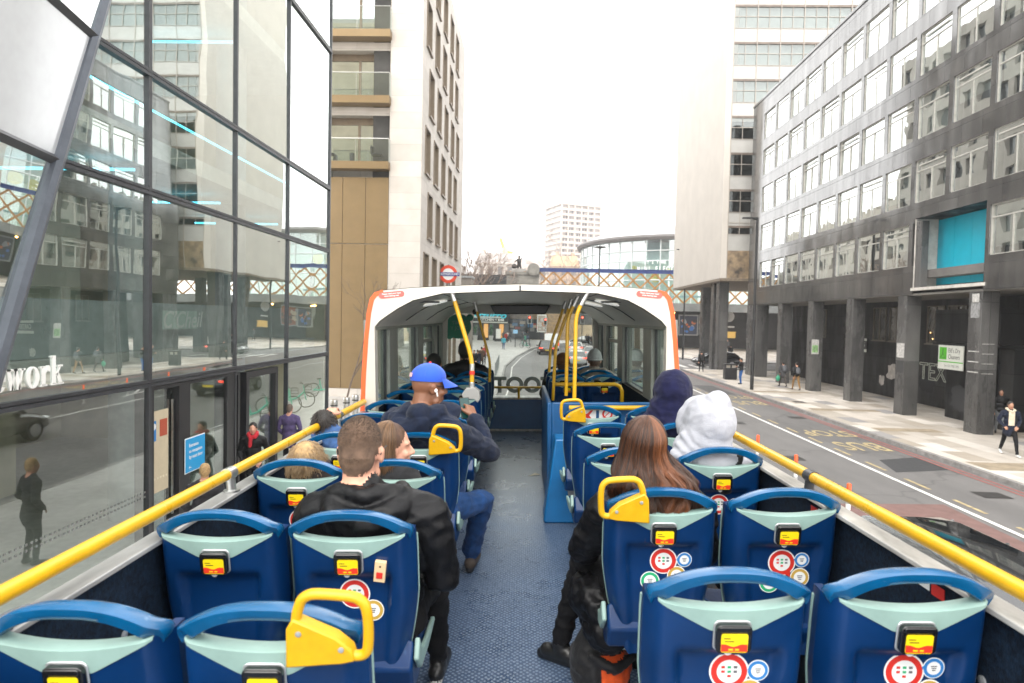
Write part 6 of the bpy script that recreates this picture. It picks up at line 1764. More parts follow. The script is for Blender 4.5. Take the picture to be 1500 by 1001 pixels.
# arcade back wall with shopfronts
BX = 20.6
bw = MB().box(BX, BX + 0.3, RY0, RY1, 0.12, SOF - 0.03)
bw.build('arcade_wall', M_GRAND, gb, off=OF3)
M_SHG = glass_mat('grimy_shop_glass', (0.30, 0.29, 0.26), 0.12, 0.06, 1.2)
M_WARM = mat('warm_lit_room', (0.5, 0.35, 0.15), 0.8, emit=(1.0, 0.55, 0.2), estr=1.2)
for y in (16.2, 18.6, 31.6, 33.3, 36.9, 38.7, 42.0, 46.5):
    wf = MB(); t = 0.05; yw = 1.4; z0, z1 = 3.35, 5.3
    x = BX - 0.05
    wf.box(x - 0.03, x + 0.049, y, y + yw, z0, z0 + t).box(x - 0.03, x + 0.049, y, y + yw, z1 - t, z1).box(x - 0.03, x + 0.049, y, y + t, z0 + t, z1 - t).box(x - 0.03, x + 0.049, y + yw - t, y + yw, z0 + t, z1 - t).box(x - 0.02, x + 0.049, y + yw / 2 - 0.025, y + yw / 2 + 0.025, z0 + t, z1 - t)
    wf.box(x - 0.08, x, y - 0.1, y + yw + 0.1, z0 - 0.06, z0 - 0.001)
    wo = wf.build('shop_window', mat('bronze_brown_frame', (0.12, 0.10, 0.075), 0.5, var=0.2), gb, off=OF3)
    MB().box(x + 0.03, x + 0.045, y + t, y + yw - t, z0 + t, z1 - t).build('shop_pane', mat('dark_shop_pane', (0.05, 0.047, 0.04), 0.08, spec=0.9, var=0.4, vscale=1.0), wo, off=OF3)
    if y in (31.6, 33.3):
        lp_ = MB()
        for k in range(5): lp_.ell((x - 0.005, y + 0.25 + 0.21 * k, z0 + 0.25 + 0.32 * ((k * 7) % 3)), (0.02, 0.03, 0.035), 8, 6)
        lp_.build('fairy_light', M_WARM, wo, off=OF3)
# dark fascia, dry cleaner's sign and door recess between two columns
DYX = 18.3
fs_ = MB().box(DYX, BX - 0.02, 26.15, 30.30, 3.55, 5.0).box(DYX - 0.06, BX - 0.02, 26.12, 30.33, 3.42, 3.53)
fs_.build('shop_fascia', M_GRAND, gb, off=OF3)
MB().box(DYX + 0.6, BX - 0.02, 26.15, 26.9, 0.12, 3.4).box(DYX + 1.2, BX - 0.02, 26.9, 27.9, 0.12, 3.4).box(DYX + 0.6, BX - 0.02, 27.9, 30.3, 0.12, 3.4).build('shop_wall', M_GRAND, gb, off=OF3)
MB().box(DYX + 1.17, DYX + 1.195, 26.95, 27.85, 0.13, 2.7).build('door', BLACK, gb, off=OF3)
M_MAG = mat('white_sign_panel', (0.60, 0.61, 0.56), 0.5, var=0.06)
M_SGRN = mat('bright_green_sign', (0.09, 0.42, 0.03), 0.5)
LEFT = basis((0, -1, 0), (0, 0, 1), (-1, 0, 0), (0, 0, 0))
sg = MB()
xs = DYX - 0.10; yc, zc = 28.9, 2.92
Mx = T(xs, yc, zc) @ LEFT
sg.box(-0.85, 0.85, -0.55, 0.50, 0, 0.04, 0, Mx); sg.box(-0.85, 0.85, -0.245, -0.20, 0.04, 0.044, 1, Mx)
sg.box(-0.76, -0.26, -0.13, 0.41, 0.04, 0.044, 1, Mx)
for pts in ([(-0.51, 0.36), (-0.51, 0.12), (-0.68, -0.04), (-0.34, -0.04), (-0.51, 0.12)],):
    sg.tube([(p[0], p[1], 0.046) for p in pts], 0.013, 5, 2, M=Mx)
sg.text("Elif\u2019s Dry", 0.28, Mx @ T(-0.15, 0.27, 0.042), 2, 0.002, 0.0, align='LEFT', sx=0.78); sg.text('Cleaners', 0.28, Mx @ T(-0.15, 0.0, 0.042), 2, 0.002, 0.0, align='LEFT', sx=0.78)
sg.text('Tel: 020 7928 2392', 0.15, Mx @ T(0.1, -0.40, 0.042), 3, 0.002, 0.0, sx=0.85)
so_ = sg.build('shop_sign', [M_MAG, M_SGRN, mat('dark_print', (0.03, 0.035, 0.03), 0.5), mat('mid_grey_print', (0.2, 0.2, 0.2), 0.5)])
tag(so_, 'white and green dry cleaners sign with a flask symbol in the arcade', 'sign')
sgc = MB(); Mx = T(BX - 0.10, 41.6, 3.0) @ LEFT
sgc.box(-1.0, 1.0, -0.42, 0.42, 0, 0.05, 1, Mx).box(-1.0, 1.0, 0.27, 0.42, 0.05, 0.055, 0, Mx).box(-1.0, 1.0, -0.42, -0.24, 0.05, 0.055, 0, Mx); sgc.text("CARTER'S", 0.40, Mx @ T(0, 0.02, 0.052), 0, 0.002, 0.004, sx=0.9)
tag(sgc.build('shop_sign', [M_MAG, BLACK]), "black CARTER'S sign with white bands on the arcade back wall", 'sign')
tag(MB().box(BX - 0.08, BX - 0.02, 20.0, 24.6, 1.95, 2.75).build('blank_sign', M_MAG), 'long blank off-white sign panel on the arcade wall at the right photo edge', 'sign')
# painted-out patches, graffiti, posters on the arcade wall
PATM = [mat('matt_black_cover_paint', (0.008, 0.008, 0.009), 0.9), mat('dark_grey_cover_paint', (0.03, 0.03, 0.032), 0.9), mat('torn_white_paper', (0.42, 0.39, 0.36), 0.9, var=0.3, vscale=4)]
gr = None
def blob(m, y, z, w_, h__, mi, seed, x=BX - 0.006):
    m = MB()
    rg_ = random.Random(seed); pts = []
    for k in range(26):
        t = 2 * math.pi * k / 26; rr = 0.75 + 0.35 * rg_.random()
        sq = 1 / max(abs(math.cos(t)), abs(math.sin(t))) ** 0.7
        pts.append((math.cos(t) * w_ * rr * sq, math.sin(t) * h__ * rr * sq))
    m.prism(pts, 0, 0.004, 0, T(x, y, z) @ LEFT); m.build('painted_patch', PATM[mi], gb, off=OF3)
blob(gr, 22.5, 1.2, 1.6, 0.6, 0, 1); blob(gr, 19.5, 1.0, 1.2, 0.6, 1, 2); blob(gr, 34.6, 1.3, 0.7, 0.5, 0, 6)
blob(gr, 37.6, 1.6, 0.9, 0.45, 2, 4); blob(gr, 39.0, 1.0, 0.3, 0.3, 2, 5); blob(gr, 42.5, 1.3, 0.35, 0.3, 2, 9)
blob(gr, 29.2, 1.05, 0.75, 0.6, 1, 12, x=DYX + 0.594)
gt = MB()
def scribble(m, string, y, z, size, mi, r_, x=BX - 0.02):
    # hollow outline letters painted as strokes
    cu = bpy.data.curves.new('g', 'FONT'); cu.body = string; cu.size = size; cu.align_x = 'CENTER'; cu.align_y = 'CENTER'; cu.resolution_u = 3; cu.fill_mode = 'NONE'; cu.offset = 0.03
    o = bpy.data.objects.new('g', cu); COL.objects.link(o); dg = bpy.context.evaluated_depsgraph_get(); dg.update()
    me = o.evaluated_get(dg).to_mesh(); vs = [v.co.copy() for v in me.vertices]; ed = [tuple(e.vertices) for e in me.edges]
    o.evaluated_get(dg).to_mesh_clear(); bpy.data.objects.remove(o); bpy.data.curves.remove(cu)
    Mx = T(x, y, z) @ LEFT
    for a, b in ed: m.tube([V((vs[a].x, vs[a].y, 0)), V((vs[b].x, vs[b].y, 0))], r_, 4, mi, M=Mx, cap=False)
scribble(gt, 'TEX:', 34.0, 1.85, 1.25, 0, 0.022); scribble(gt, 'EBB', 31.9, 1.75, 1.25, 1, 0.032); scribble(gt, 'EBB', 31.86, 1.72, 1.0, 1, 0.02)
gt.build('graffiti', [mat('pale_spray_paint', (0.42, 0.44, 0.38), 0.8), mat('turquoise_spray_paint', (0.03, 0.40, 0.42), 0.8)], gb, off=OF3)
POM = [mat('torn_white_poster', (0.45, 0.44, 0.42), 0.8, var=0.4, vscale=12), mat('grey_old_poster', (0.25, 0.25, 0.25), 0.8, var=0.4, vscale=9), mat('black_white_poster', (0.04, 0.04, 0.04), 0.8), mat('green_poster', (0.2, 0.35, 0.15), 0.8, var=0.5, vscale=10)]
for (x, y, z, w_, h__, mi) in ((RX + 0.016, 26.0 - 0.3, 4.9, 0.25, 0.3, 1), (RX + 0.016, 30.7, 3.1, 0.30, 0.33, 0), (RX + 0.016, 30.7, 2.35, 0.28, 0.28, 2), (RX + 0.016, 25.7, 5.35, 0.2, 0.18, 0), (RX + 0.016, 25.7, 3.3, 0.3, 0.02, 0), (RX + 0.016, 25.7, 2.9, 0.3, 0.02, 0), (RX + 0.016, 25.7, 2.5, 0.3, 0.02, 0)):
    MB().box(x - 0.006, x - 0.001, y - w_, y + w_, z - h__, z + h__).build('flyposter', POM[mi], gb, off=OF3)
for i in range(4): MB().box(RX + 0.1, RX + 0.55, 25.342, 25.348, 2.45 + i * 0.38, 2.47 + i * 0.38).build('tape_strip', POM[0], gb, off=OF3)
po = MB()
po.box(RX + 0.015, RX + 0.45, 40.345, 40.349, 2.4, 3.3, 0); po.box(RX + 0.05, RX + 0.40, 40.340, 40.344, 2.5, 2.95, 3)
po.build('flyposter', POM if True else [mat('torn_white_poster', (0.45, 0.44, 0.42), 0.8, var=0.4, vscale=12), mat('grey_old_poster', (0.25, 0.25, 0.25), 0.8, var=0.4, vscale=9), mat('black_white_poster', (0.04, 0.04, 0.04), 0.8), mat('green_poster', (0.2, 0.35, 0.15), 0.8, var=0.5, vscale=10)], gb, off=OF3)
# ================================================================ WHITE TOWER on columns (right, beyond)
TX, TY0, TY1 = 15.45, 55.0, 73.5; TB = 7.95
tw = thing('office_tower', 'tall cream concrete tower with a blank flank and banded glass front raised on columns', 'building', (TX, TY0, 0))
OF4 = (TX, TY0, 0)
M_CRM = mat('cream_concrete', (0.56, 0.52, 0.47), 0.75, var=0.05, vscale=0.5)
t = MB().box(TX, TX + 0.5, TY0 + 0.0, TY1, TB, 60).box(TX + 0.5, TX + 26, TY1 - 0.5, TY1, TB, 60)
t.build('blank_flank', M_CRM, tw, off=OF4)
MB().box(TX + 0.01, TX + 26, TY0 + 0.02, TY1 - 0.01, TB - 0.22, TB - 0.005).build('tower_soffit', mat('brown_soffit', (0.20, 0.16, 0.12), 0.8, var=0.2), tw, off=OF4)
bd = MB(); M_SPW = mat('white_spandrel', (0.44, 0.43, 0.405), 0.4, var=0.06, vscale=1.5); M_MAR = mat('brown_marble', (0.06, 0.05, 0.045), 0.3, col2=(0.45, 0.33, 0.2), vscale=1.1)
NS = 16; PW = 1.9
z = 12.3
zs = [12.3 + 3.02 * k for k in range(NS)]
bd.box(TX + 0.5, TX + 26, TY0 + 0.02, TY0 + 0.1, 10.25, 11.6, 0)
bd.box(TX + 0.5, TX + 26, TY0 + 0.02, TY0 + 0.1, TB, 10.25, 1)
for z in zs:
    bd.box(TX + 0.5, TX + 26, TY0 + 0.02, TY0 + 0.1, z, z + 1.12, 0); bd.box(TX + 0.5, TX + 26, TY0 - 0.03, TY0 + 0.019, z - 0.16, z + 0.02, 2)
bd.build('spandrel_band', [M_SPW, M_MAR, mat('brown_sill_band', (0.17, 0.135, 0.11), 0.6, var=0.25, vscale=1.5)], tw, off=OF4)
mu = MB()
for k in range(14): mu.box(TX + 0.5 + k * PW - 0.03, TX + 0.5 + k * PW + 0.03, TY0 - 0.04, TY0 + 0.02, TB, 60)
for z in [10.9] + zs:
    z_ = z + 1.12 if z > 11 else 11.6
    for zq in (z_, z_ + 0.95, z_ + 1.84): mu.box(TX + 0.5, TX + 26, TY0 - 0.02, TY0 + 0.018, zq - 0.02, zq + 0.03)
    for k in range(13): mu.box(TX + 0.5 + (k + .5) * PW - 0.02, TX + 0.5 + (k + .5) * PW + 0.02, TY0 - 0.015, TY0 + 0.018, z_, z_ + 1.85)
mu.build('curtain_wall_frame', mat('brown_grey_mullion', (0.36, 0.32, 0.28), 0.5, var=0.1), tw, off=OF4)
TGL = glass_mat('tower_window_glass', (0.55, 0.6, 0.6), 0.16, 0.0, 1.3, wav=0.08)
for i, z in enumerate([10.48] + zs):
    g = MB().add([(TX + 0.5, TY0 + 0.06, z + 1.12), (TX + 26, TY0 + 0.06, z + 1.12), (TX + 26, TY0 + 0.06, z + 3.02), (TX + 0.5, TY0 + 0.06, z + 3.02)], [(0, 1, 2, 3)])
    g.build('ribbon_window', TGL, tw, off=OF4)
ti = MB()
for i, z in enumerate([10.48] + zs):
    if i < 4: ti.box(TX + 1, TX + 25, TY0 + 1.5, TY0 + 1.7, z, z + 3.02, 1)
    else: ti.box(TX + 1, TX + 25, TY0 + 0.35, TY0 + 0.5, z + 0.9, z + 3.02, 0)  # pale sheets stand in for white sky mirrored in the upper glass
ti.build('blind_or_sky_sheet', [M_BLIND, M_DARKIN], tw, off=OF4)
for (x, y) in ((16.4, 57.5), (16.5, 59.6), (17.3, 66.5), (22.5, 57.5), (22.5, 66.5), (30, 57.5)):
    MB().box(x - 0.42, x + 0.42, y - 0.45, y + 0.45, 0.0, TB - 0.22).build('tower_column', M_GRANC, tw, off=OF4)

# ================================================================ stone offices set back on the left, mirrored in the granite and windows opposite
def setback(x0, x1, y0, y1, H, label, col, seed):
    t = thing('stone_office_building', label, 'building', (x1, y0, 0))
    m = MB().box(x0 - x1, -0.5, 0, y1 - y0, 0, H); m.build('office_core', mat('dark_office_glass_%d' % seed, (0.05, 0.055, 0.06), 0.1, spec=0.8, var=0.5, vscale=0.5), t)
    w = MB(); n_ = int((y1 - y0) / 2.6)
    for k in range(int(H / 3.3) + 1): w.box(-0.5, 0, 0, y1 - y0, k * 3.3, min(H + .6, k * 3.3 + 1.25))
    for k in range(n_ + 1): y = (y1 - y0) * k / n_; w.box(-0.5, -0.01, max(0, y - .55), min(y1 - y0, y + .55), 0, H + .5)
    w.box(x0 - x1, -0.02, -0.3, 0.0, 0, H + .5)
    w.build('stone_front', mat('mid_grey_stone_%d' % seed, col, 0.8, var=0.15, vscale=0.4), t)
setback(-42, -13.2, 53, 86, 37, 'tall grey stone office mirrored in the windows of the granite block', (0.34, 0.315, 0.285), 1)
setback(-42, -16.5, 87, 132, 21, 'lower buff stone office mirrored low in the granite facade', (0.44, 0.40, 0.35), 2)
# ================================================================ BACKGROUND
# ---- railway lattice bridge
BY = 95.0
br = thing('railway_bridge', 'railway bridge with a blue top beam and golden diamond lattice side', 'bridge', (0.5, BY, 0))
OFB = (0.5, BY, 0)
M_BLU = mat('bridge_blue_paint', (0.008, 0.035, 0.19), 0.5, var=0.15, vscale=1)
M_GLD = mat('bridge_gold_paint', (0.34, 0.165, 0.035), 0.55, var=0.15, vscale=1)
M_GIR = mat('grey_girder_paint', (0.16, 0.17, 0.17), 0.6, var=0.2, vscale=0.7)
zb, zt = 6.9, 11.1; BX1 = 62
MB().box(0.5, BX1, BY - 0.35, BY + 0.1, zt, zt + 0.45).box(0.5, BX1, BY - 0.45, BY + 0.15, zt + 0.45, zt + 0.55).build('top_beam', M_BLU, br, off=OFB)
la = MB()
p_ = 2.1; n_ = int((BX1 - 0.5) / p_) + 2
for i in range(-1, n_):
    x = 0.5 + i * p_; w = 0.17; hgt = zt - zb
    for dx, yy in ((p_ * 2, BY - 0.30), (-p_ * 2, BY - 0.20)):
        x0, x1 = x, x + dx
        if min(x0, x1) < -3.8 or max(x0, x1) > BX1 + 4: continue
        la.add([(x0 - w, yy, zb), (x0 + w, yy, zb), (x1 + w, yy, zt), (x1 - w, yy, zt), (x0 - w, yy + 0.08, zb), (x0 + w, yy + 0.08, zb), (x1 + w, yy + 0.08, zt), (x1 - w, yy + 0.08, zt)],
               [(0, 1, 2, 3), (4, 7, 6, 5), (0, 3, 7, 4), (1, 5, 6, 2)])
la.build('lattice', M_GLD, br, off=OFB)
MB().box(0.5, BX1, BY - 0.4, BY + 0.2, zb - 1.15, zb).box(0.5, BX1, BY + 0.2, BY + 9, zb - 0.9, zb - 0.3).build('girder', M_GIR, br, off=OFB)
ab = MB().box(-4.2, 0.5, BY - 0.5, BY + 36, 6.2, 10.6).box(-4.4, 0.6, BY - 0.7, BY + 36, 10.6, 11.0)
ab.lathe([(0.9, 0), (0.9, 1.2), (0.6, 1.25)], 18, 0, T(-0.3, BY + 0.2, 11.35) @ ROT(90, 'X'))
ab.build('abutment', mat('dark_weathered_stone', (0.12, 0.115, 0.105), 0.85, col2=(0.30, 0.29, 0.26), vscale=0.6), br, off=OFB)
lo_ = MB()
for x in (14.5, 20, 25.5, 31, 38): lo_.ell((x, BY - 0.6, zb - 1.4), (0.22, 0.2, 0.13), 10, 6)
lo_.build('underbridge_lamp', mat('orange_lamp_glow', (0.8, 0.4, 0.1), 0.5, emit=(1, 0.50, 0.12), estr=5), br, off=OFB)
# ---- dark wall and hoardings under the bridge
dw = MB().box(16.5, 62, 104, 104.5, 0.1, 6.2).box(14, 16.5, 96, 104.5, 0.1, 6.0)  # very dark brick tone, mottled at random
tag(dw.build('underbridge_wall', mat('mottled_dark_brick', (0.028, 0.026, 0.025), 0.85, var=0.4, vscale=1)), 'dark wall below the railway bridge carrying hoardings', 'wall')
def hoarding(name, px0, py0, px1, py1, Y, cols, label, frame):
    a, b = at_y(px0, py0, Y), at_y(px1, py1, Y)
    m = MB().box(a.x, b.x, Y - 0.12, Y - 0.02, b.z, a.z, 0)
    m.box(a.x + 0.2, b.x - 0.2, Y - 0.15, Y - 0.121, b.z + 0.2, a.z - 0.2, 1)
    rg_ = random.Random(len(label)); w_ = b.x - a.x; h__ = a.z - b.z
    for k in range(14):
        x = a.x + w_ * rg_.uniform(.12, .85); z = b.z + h__ * rg_.uniform(.15, .8); r_ = h__ * rg_.uniform(.04, .13)
        m.prism([(r_ * rg_.uniform(.6, 1.2) * math.cos(t * math.pi / 5), r_ * rg_.uniform(.6, 1.2) * math.sin(t * math.pi / 5)) for t in range(10)], 0.0, 0.004 + 0.002 * k, 2 + k % (len(cols) - 1), T(x, Y - 0.152, z) @ ROT(90, 'X'))
    o = m.build(name, [frame] + cols); return tag(o, label, 'hoarding')
hoarding('advertising_hoarding', 994, 461, 1022, 492, 101, [mat('ad_dark_blue', (0.01, 0.02, 0.06), 0.4), mat('ad_blue', (0.02, 0.15, 0.5), 0.4), mat('ad_orange', (0.6, 0.15, 0.03), 0.4), mat('ad_grey', (0.3, 0.32, 0.36), 0.4), mat('ad_black', (0.012, 0.012, 0.015), 0.4)], 'wide framed dark blue and orange hoarding under the railway bridge', GREYM)
hoarding('advertising_hoarding', 1024, 461, 1041, 491, 102, [mat('ad_rust', (0.35, 0.09, 0.03), 0.4), mat('ad_cream', (0.6, 0.5, 0.35), 0.4), mat('ad_brown', (0.1, 0.05, 0.03), 0.4)], 'rust coloured hoarding between the tower columns', GREYM)
rs = MB(); c = at_y(1068, 464, 103.8)
Mx = T(c.x, 103.9, c.z) @ basis((1, 0, 0), (0, 0, 1), (0, -1, 0), (0, 0, 0))
rs.lathe([(0.85, 0), (0.85, 0.08), (0.66, 0.08), (0.66, 0.0)], 32, 0, Mx)
for a_ in (20, 75, 130, 200, 250, 310): rs.prism([(0.3 * math.cos(t * math.pi / 4) * (1 + .3 * (t % 2)), 0.2 * math.sin(t * math.pi / 4)) for t in range(8)], 0.0, 0.06, 0, Mx @ T(0.36 * math.cos(R(a_)), 0.36 * math.sin(R(a_)), 0))
rs.box(-0.5, 0.9, -1.75, -1.5, 0, 0.05, 0, Mx)
tag(rs.build('round_emblem', WHITEP), 'round white outlined emblem on the dark wall under the bridge', 'sign')
c = at_y(1071, 489, 103.5)
tag(MB().box(c.x - 0.65, c.x + 0.65, 103.4, 103.7, c.z - .7, c.z + 0.2).box(c.x - 0.75, c.x + 0.75, 103.35, 103.69, c.z + 0.2, c.z + 0.3).build('lit_window', mat('yellow_lit_window', (0.3, 0.18, 0.04), 0.5, emit=(1, .6, .12), estr=0.15)), 'small yellow lit shop window in the dark wall under the bridge', 'window')
# ---- round glass cinema
CX, CY, CR = 36.5, 165.0, 25.0
ci = thing('round_cinema', 'round glass cinema building with a pale domed roof and an advert band', 'building', (CX, CY, 0))
OFC = (CX, CY, 0)
zr = 22.0
dm_ = MB().lathe([(CR + 0.9, zr - 0.1), (CR + 1.2, zr + 0.5), (CR + 0.9, zr + 1.0)], 72, 1)
dm_.lathe([(CR + 0.85, zr + 0.9), (CR - 2, zr + 2.2), (CR - 8, zr + 3.9), (CR - 16, zr + 4.9), (1, zr + 5.3)], 72, 0)
dm_.build('dome_roof', [mat('pale_metal_roof', (0.50, 0.51, 0.52), 0.4, 0.2), mat('dark_roof_edge', (0.09, 0.08, 0.075), 0.5)], ci, smooth=40, off=(0, 0, 0)).location = (0, 0, 0)
gl = MB().lathe([(CR, 0), (CR, zr)], 72)
gl.build('glass_drum', glass_mat('cinema_glass', (0.62, 0.76, 0.76), 0.28, 0.02, 1.0), ci, smooth=40)
fr = MB()
for k in range(48):
    t = 2 * math.pi * k / 48; fr.tube([((CR + .05) * math.cos(t), (CR + .05) * math.sin(t), 0), ((CR + .05) * math.cos(t), (CR + .05) * math.sin(t), zr)], 0.13, 4)
for z in (7.2, 13.2, 17.4, 19.6): fr.tube([((CR + .05) * math.cos(k * math.pi / 36), (CR + .05) * math.sin(k * math.pi / 36), z) for k in range(72)], 0.14, 4, closed=True)
fr.build('drum_frame', mat('pale_steel_frame', (0.45, 0.48, 0.48), 0.4), ci)
inn = MB(); rg_ = random.Random(4)
cols = [mat('ad_pale_green', (0.50, 0.60, 0.52), 0.6), mat('ad_yellow', (0.75, 0.55, 0.03), 0.6), mat('ad_white', (0.7, 0.72, 0.7), 0.6), mat('ad_teal_grey', (0.25, 0.36, 0.36), 0.6)]
inn.lathe([(CR - 1.2, 0), (CR - 1.2, 17.4)], 72, 0); inn.lathe([(CR - 3, 17.4), (CR - 3, 19.6)], 60, 2); inn.lathe([(CR - 4, 19.6), (CR - 4, 21.8)], 60, 3)
for k in range(26):
    t = R(rg_.uniform(195, 300)); z = rg_.uniform(13.6, 16.6); r_ = rg_.uniform(0.5, 1.2)
    nx, ny = math.cos(t), math.sin(t)
    Mx = basis((-ny, nx, 0), (0, 0, 1), (nx, ny, 0), ((CR - 1.15) * nx, (CR - 1.15) * ny, z))
    inn.prism([(r_ * math.cos(a * math.pi / 10), r_ * math.sin(a * math.pi / 10)) for a in range(20)], -0.1, 0.05 + k * 0.004, 1 if k % 3 else 2, Mx)
inn.build('advert_band', cols, ci)
tx = MB()
for string, z, size, t0 in (("IT\u2019S TIME TO FEEL", 17.0, 0.85, 240.2), ('MINI ELECTRIC.', 15.6, 1.3, 236.6)):
    adv = size * 0.62 / CR
    for i, ch in enumerate(string):
        if ch == ' ': continue
        t = R(t0) + i * adv
        nx, ny = math.cos(t), math.sin(t)
        Mx = basis((-ny, nx, 0), (0, 0, 1), (nx, ny, 0), ((CR + .25) * nx, (CR + .25) * ny, z))
        tx.text(ch, size, Mx, 0, 0.06, 0.015, sx=0.8)
tx.build('advert_lettering', mat('bright_white_letters', (0.85, 0.85, 0.85), 0.5), ci)
# ---- distant tower block
DY = 330
db = thing('tower_block', 'distant slab tower block with a grid of balconies above the road', 'building', (22.3, DY, 0), 24)
Wd, Dd, Hd = 22.0, 19.0, 61.5
M_TB = mat('pinkish_concrete', (0.50, 0.42, 0.37), 0.8, var=0.06, vscale=0.1)
MB().box(-Wd / 2, Wd / 2, 0, Dd, 0, Hd).build('tower_core', mat('brown_grey_glazing', (0.25, 0.215, 0.19), 0.4, var=0.3, vscale=0.3), db)
g = MB()
for k in range(22):
    z = 2.75 * k + 1.0; g.box(-Wd / 2 - 0.5, Wd / 2 + 0.5, -0.6, Dd + 0.5, z, z + 1.15)
for k in range(7):
    x = -Wd / 2 + k * Wd / 6; g.box(x - 0.35, x + 0.35, -0.65, -0.02, 0, Hd + 1)
for k in range(6):
    y = k * Dd / 5; g.box(Wd / 2 + 0.02, Wd / 2 + 0.55, y - 0.35, y + 0.35, 0, Hd + 1)
g.box(-Wd / 2 - 0.7, Wd / 2 + 0.7, -0.8, Dd + 0.7, Hd, Hd + 1.3)
g.build('balcony_grid', M_TB, db)
wn = MB()
for k in range(21):
    for j in range(12):
        x = -Wd / 2 + 0.9 + j * 1.55; z = 2.75 * k + 2.2
        if (k * 5 + j * 3) % 4: wn.box(x, x + 0.9, -0.05, 0.02, z, z + 1.4)
        y = 0.9 + j * 1.4
        if (k * 3 + j * 7) % 4: wn.box(Wd / 2 - 0.02, Wd / 2 + 0.05, y, y + 0.8, z, z + 1.4)
wn.build('dark_windows', mat('dark_distant_pane', (0.04, 0.035, 0.035), 0.3), db)
# ---- pale stone terraces behind
def terrace(px0, px1, pytop, Y, col, label, roofcol, nst, seed, dep=18):
    a, b = at_y(px0, pytop, Y), at_y(px1, 468, Y); h__ = a.z; w_ = b.x - a.x
    t = thing('stone_building', label, 'building', (a.x, Y, 0))
    m = MB().box(0, w_, 0, dep, 0, h__ * 0.86); m.build('stone_front', mat('pale_stone_%d' % seed, col, 0.8, var=0.12, vscale=0.2), t)
    r_ = MB(); hh = h__ * 0.86
    r_.add([(-.3, -.3, hh), (w_ + .3, -.3, hh), (w_ + .3, dep, hh), (-.3, dep, hh), (w_ * .06, 2.5, h__), (w_ * .94, 2.5, h__), (w_ * .94, dep - 2, h__), (w_ * .06, dep - 2, h__)], [(0, 1, 5, 4), (1, 2, 6, 5), (2, 3, 7, 6), (3, 0, 4, 7), (4, 5, 6, 7)])
    ro = r_.build('roof', mat('roof_%d' % seed, roofcol, 0.7, var=0.2, vscale=0.3), t)
    rg_ = random.Random(seed)
    for k in range(max(2, int(w_ / 6))):
        x = w_ * (k + 0.5) / max(2, int(w_ / 6)) + rg_.uniform(-1, 1); c_ = MB(); c_.box(x - .7, x + .7, 4, 5.2, h__ - 1.5, h__ + rg_.uniform(1.0, 2.4)); c_.build('chimney', mat('pale_stone_%d' % seed, col), ro)
    f_ = MB(); sh = hh / nst
    nb = max(3, int(w_ / 3.0))
    for s in range(nst):
        for j in range(nb):
            x = w_ * (j + 0.5) / nb; f_.box(x - w_ / nb * .24, x + w_ / nb * .24, -0.06, 0.02, s * sh + sh * .28, s * sh + sh * .82)
    f_.build('sash_windows', mat('grey_sash_pane', (0.13, 0.12, 0.115), 0.3), t)
    cn = MB()
    for s in range(1, nst + 1): cn.box(-.25, w_ + .25, -.35, 0.0, s * sh - .3, s * sh)
    cn.build('cornice', mat('pale_stone_%d' % seed, col), t)
    return t
terrace(698, 752, 369, 205, (0.46, 0.41, 0.36), 'pale stone block with chimneys left of the bridge end', (0.3, 0.27, 0.25), 4, 31)
terrace(750, 800, 379, 235, (0.52, 0.46, 0.40), 'cream stone terrace behind the statue and bare trees', (0.36, 0.31, 0.28), 4, 32)
terrace(806, 846, 374, 255, (0.42, 0.30, 0.21), 'orange brick building between the tower block and round cinema', (0.42, 0.26, 0.15), 5, 33)
terrace(668, 700, 398, 190, (0.50, 0.47, 0.44), 'low pale building behind the underground sign', (0.35, 0.33, 0.31), 3, 34)
# ---- crane
cr = thing('tower_crane', 'yellow crane jib far behind the stone buildings', 'crane', (at_y(740, 400, 300).x, 300, 0))
M_CY = mat('crane_yellow', (0.62, 0.42, 0.06), 0.6)
zc = at_y(738, 372, 300).z
MB().box(-.9, .9, -.9, .9, 0, zc).build('mast', M_CY, cr)
MB().tube([(0, 0, zc), (-2.6, 0, at_y(731, 349, 300).z)], 0.85, 6).tube([(0, 0, zc + 1), (3.5, 0, zc + 0.5)], 0.7, 6).box(-1.5, 1.5, -1, 1, zc - 1, zc + 1.6).build('jib', M_CY, cr)
# ---- sculpture on the plinth by the bridge end
sc_ = thing('statue_on_plinth', 'dark figure sculpture on a stone plinth at the bridge end', 'statue', (at_y(760, 410, 97).x, 97, 11.0))
zp = 1.0
MB().box(-1.3, 1.3, -1.3, 1.3, 0, .3).box(-1.0, 1.0, -1.0, 1.0, .3, zp - 0.4).build('plinth', mat('statue_plinth_stone', (0.33, 0.32, 0.30), 0.8, var=0.2, vscale=0.8), sc_)
f = Fig(); f.e((0, 0, 1.4), (0.42, 0.3, 0.62), 0); f.c((-.2, 0, 0), (-.15, 0, 1.0), 0.17, 0.22, 0); f.c((.35, -.1, 0), (.15, 0, 1.0), 0.17, 0.22, 0); f.e((0, 0, 2.3), (.2, .22, .28), 0); f.c((.35, 0, 1.8), (.75, 0, 2.5), .13, .09, 0); f.c((.75, 0, 2.5), (.72, 0, 3.1), .07, .05, 0); f.c((-.35, 0, 1.8), (-.8, -.1, 1.3), .14, .1, 0); f.e((-.9, 0, .5), (.5, .4, .5), 0)
bo = bpy.data.objects.new('bronze_figure', f.mesh('bronze_figure', [mat('dark_bronze', (0.03, 0.028, 0.026), 0.5, 0.3)], 0.05, 1)); COL.objects.link(bo); bo.parent = sc_; bo.location = (0, 0, zp - 0.42); bo.scale = (.8, .8, .8)

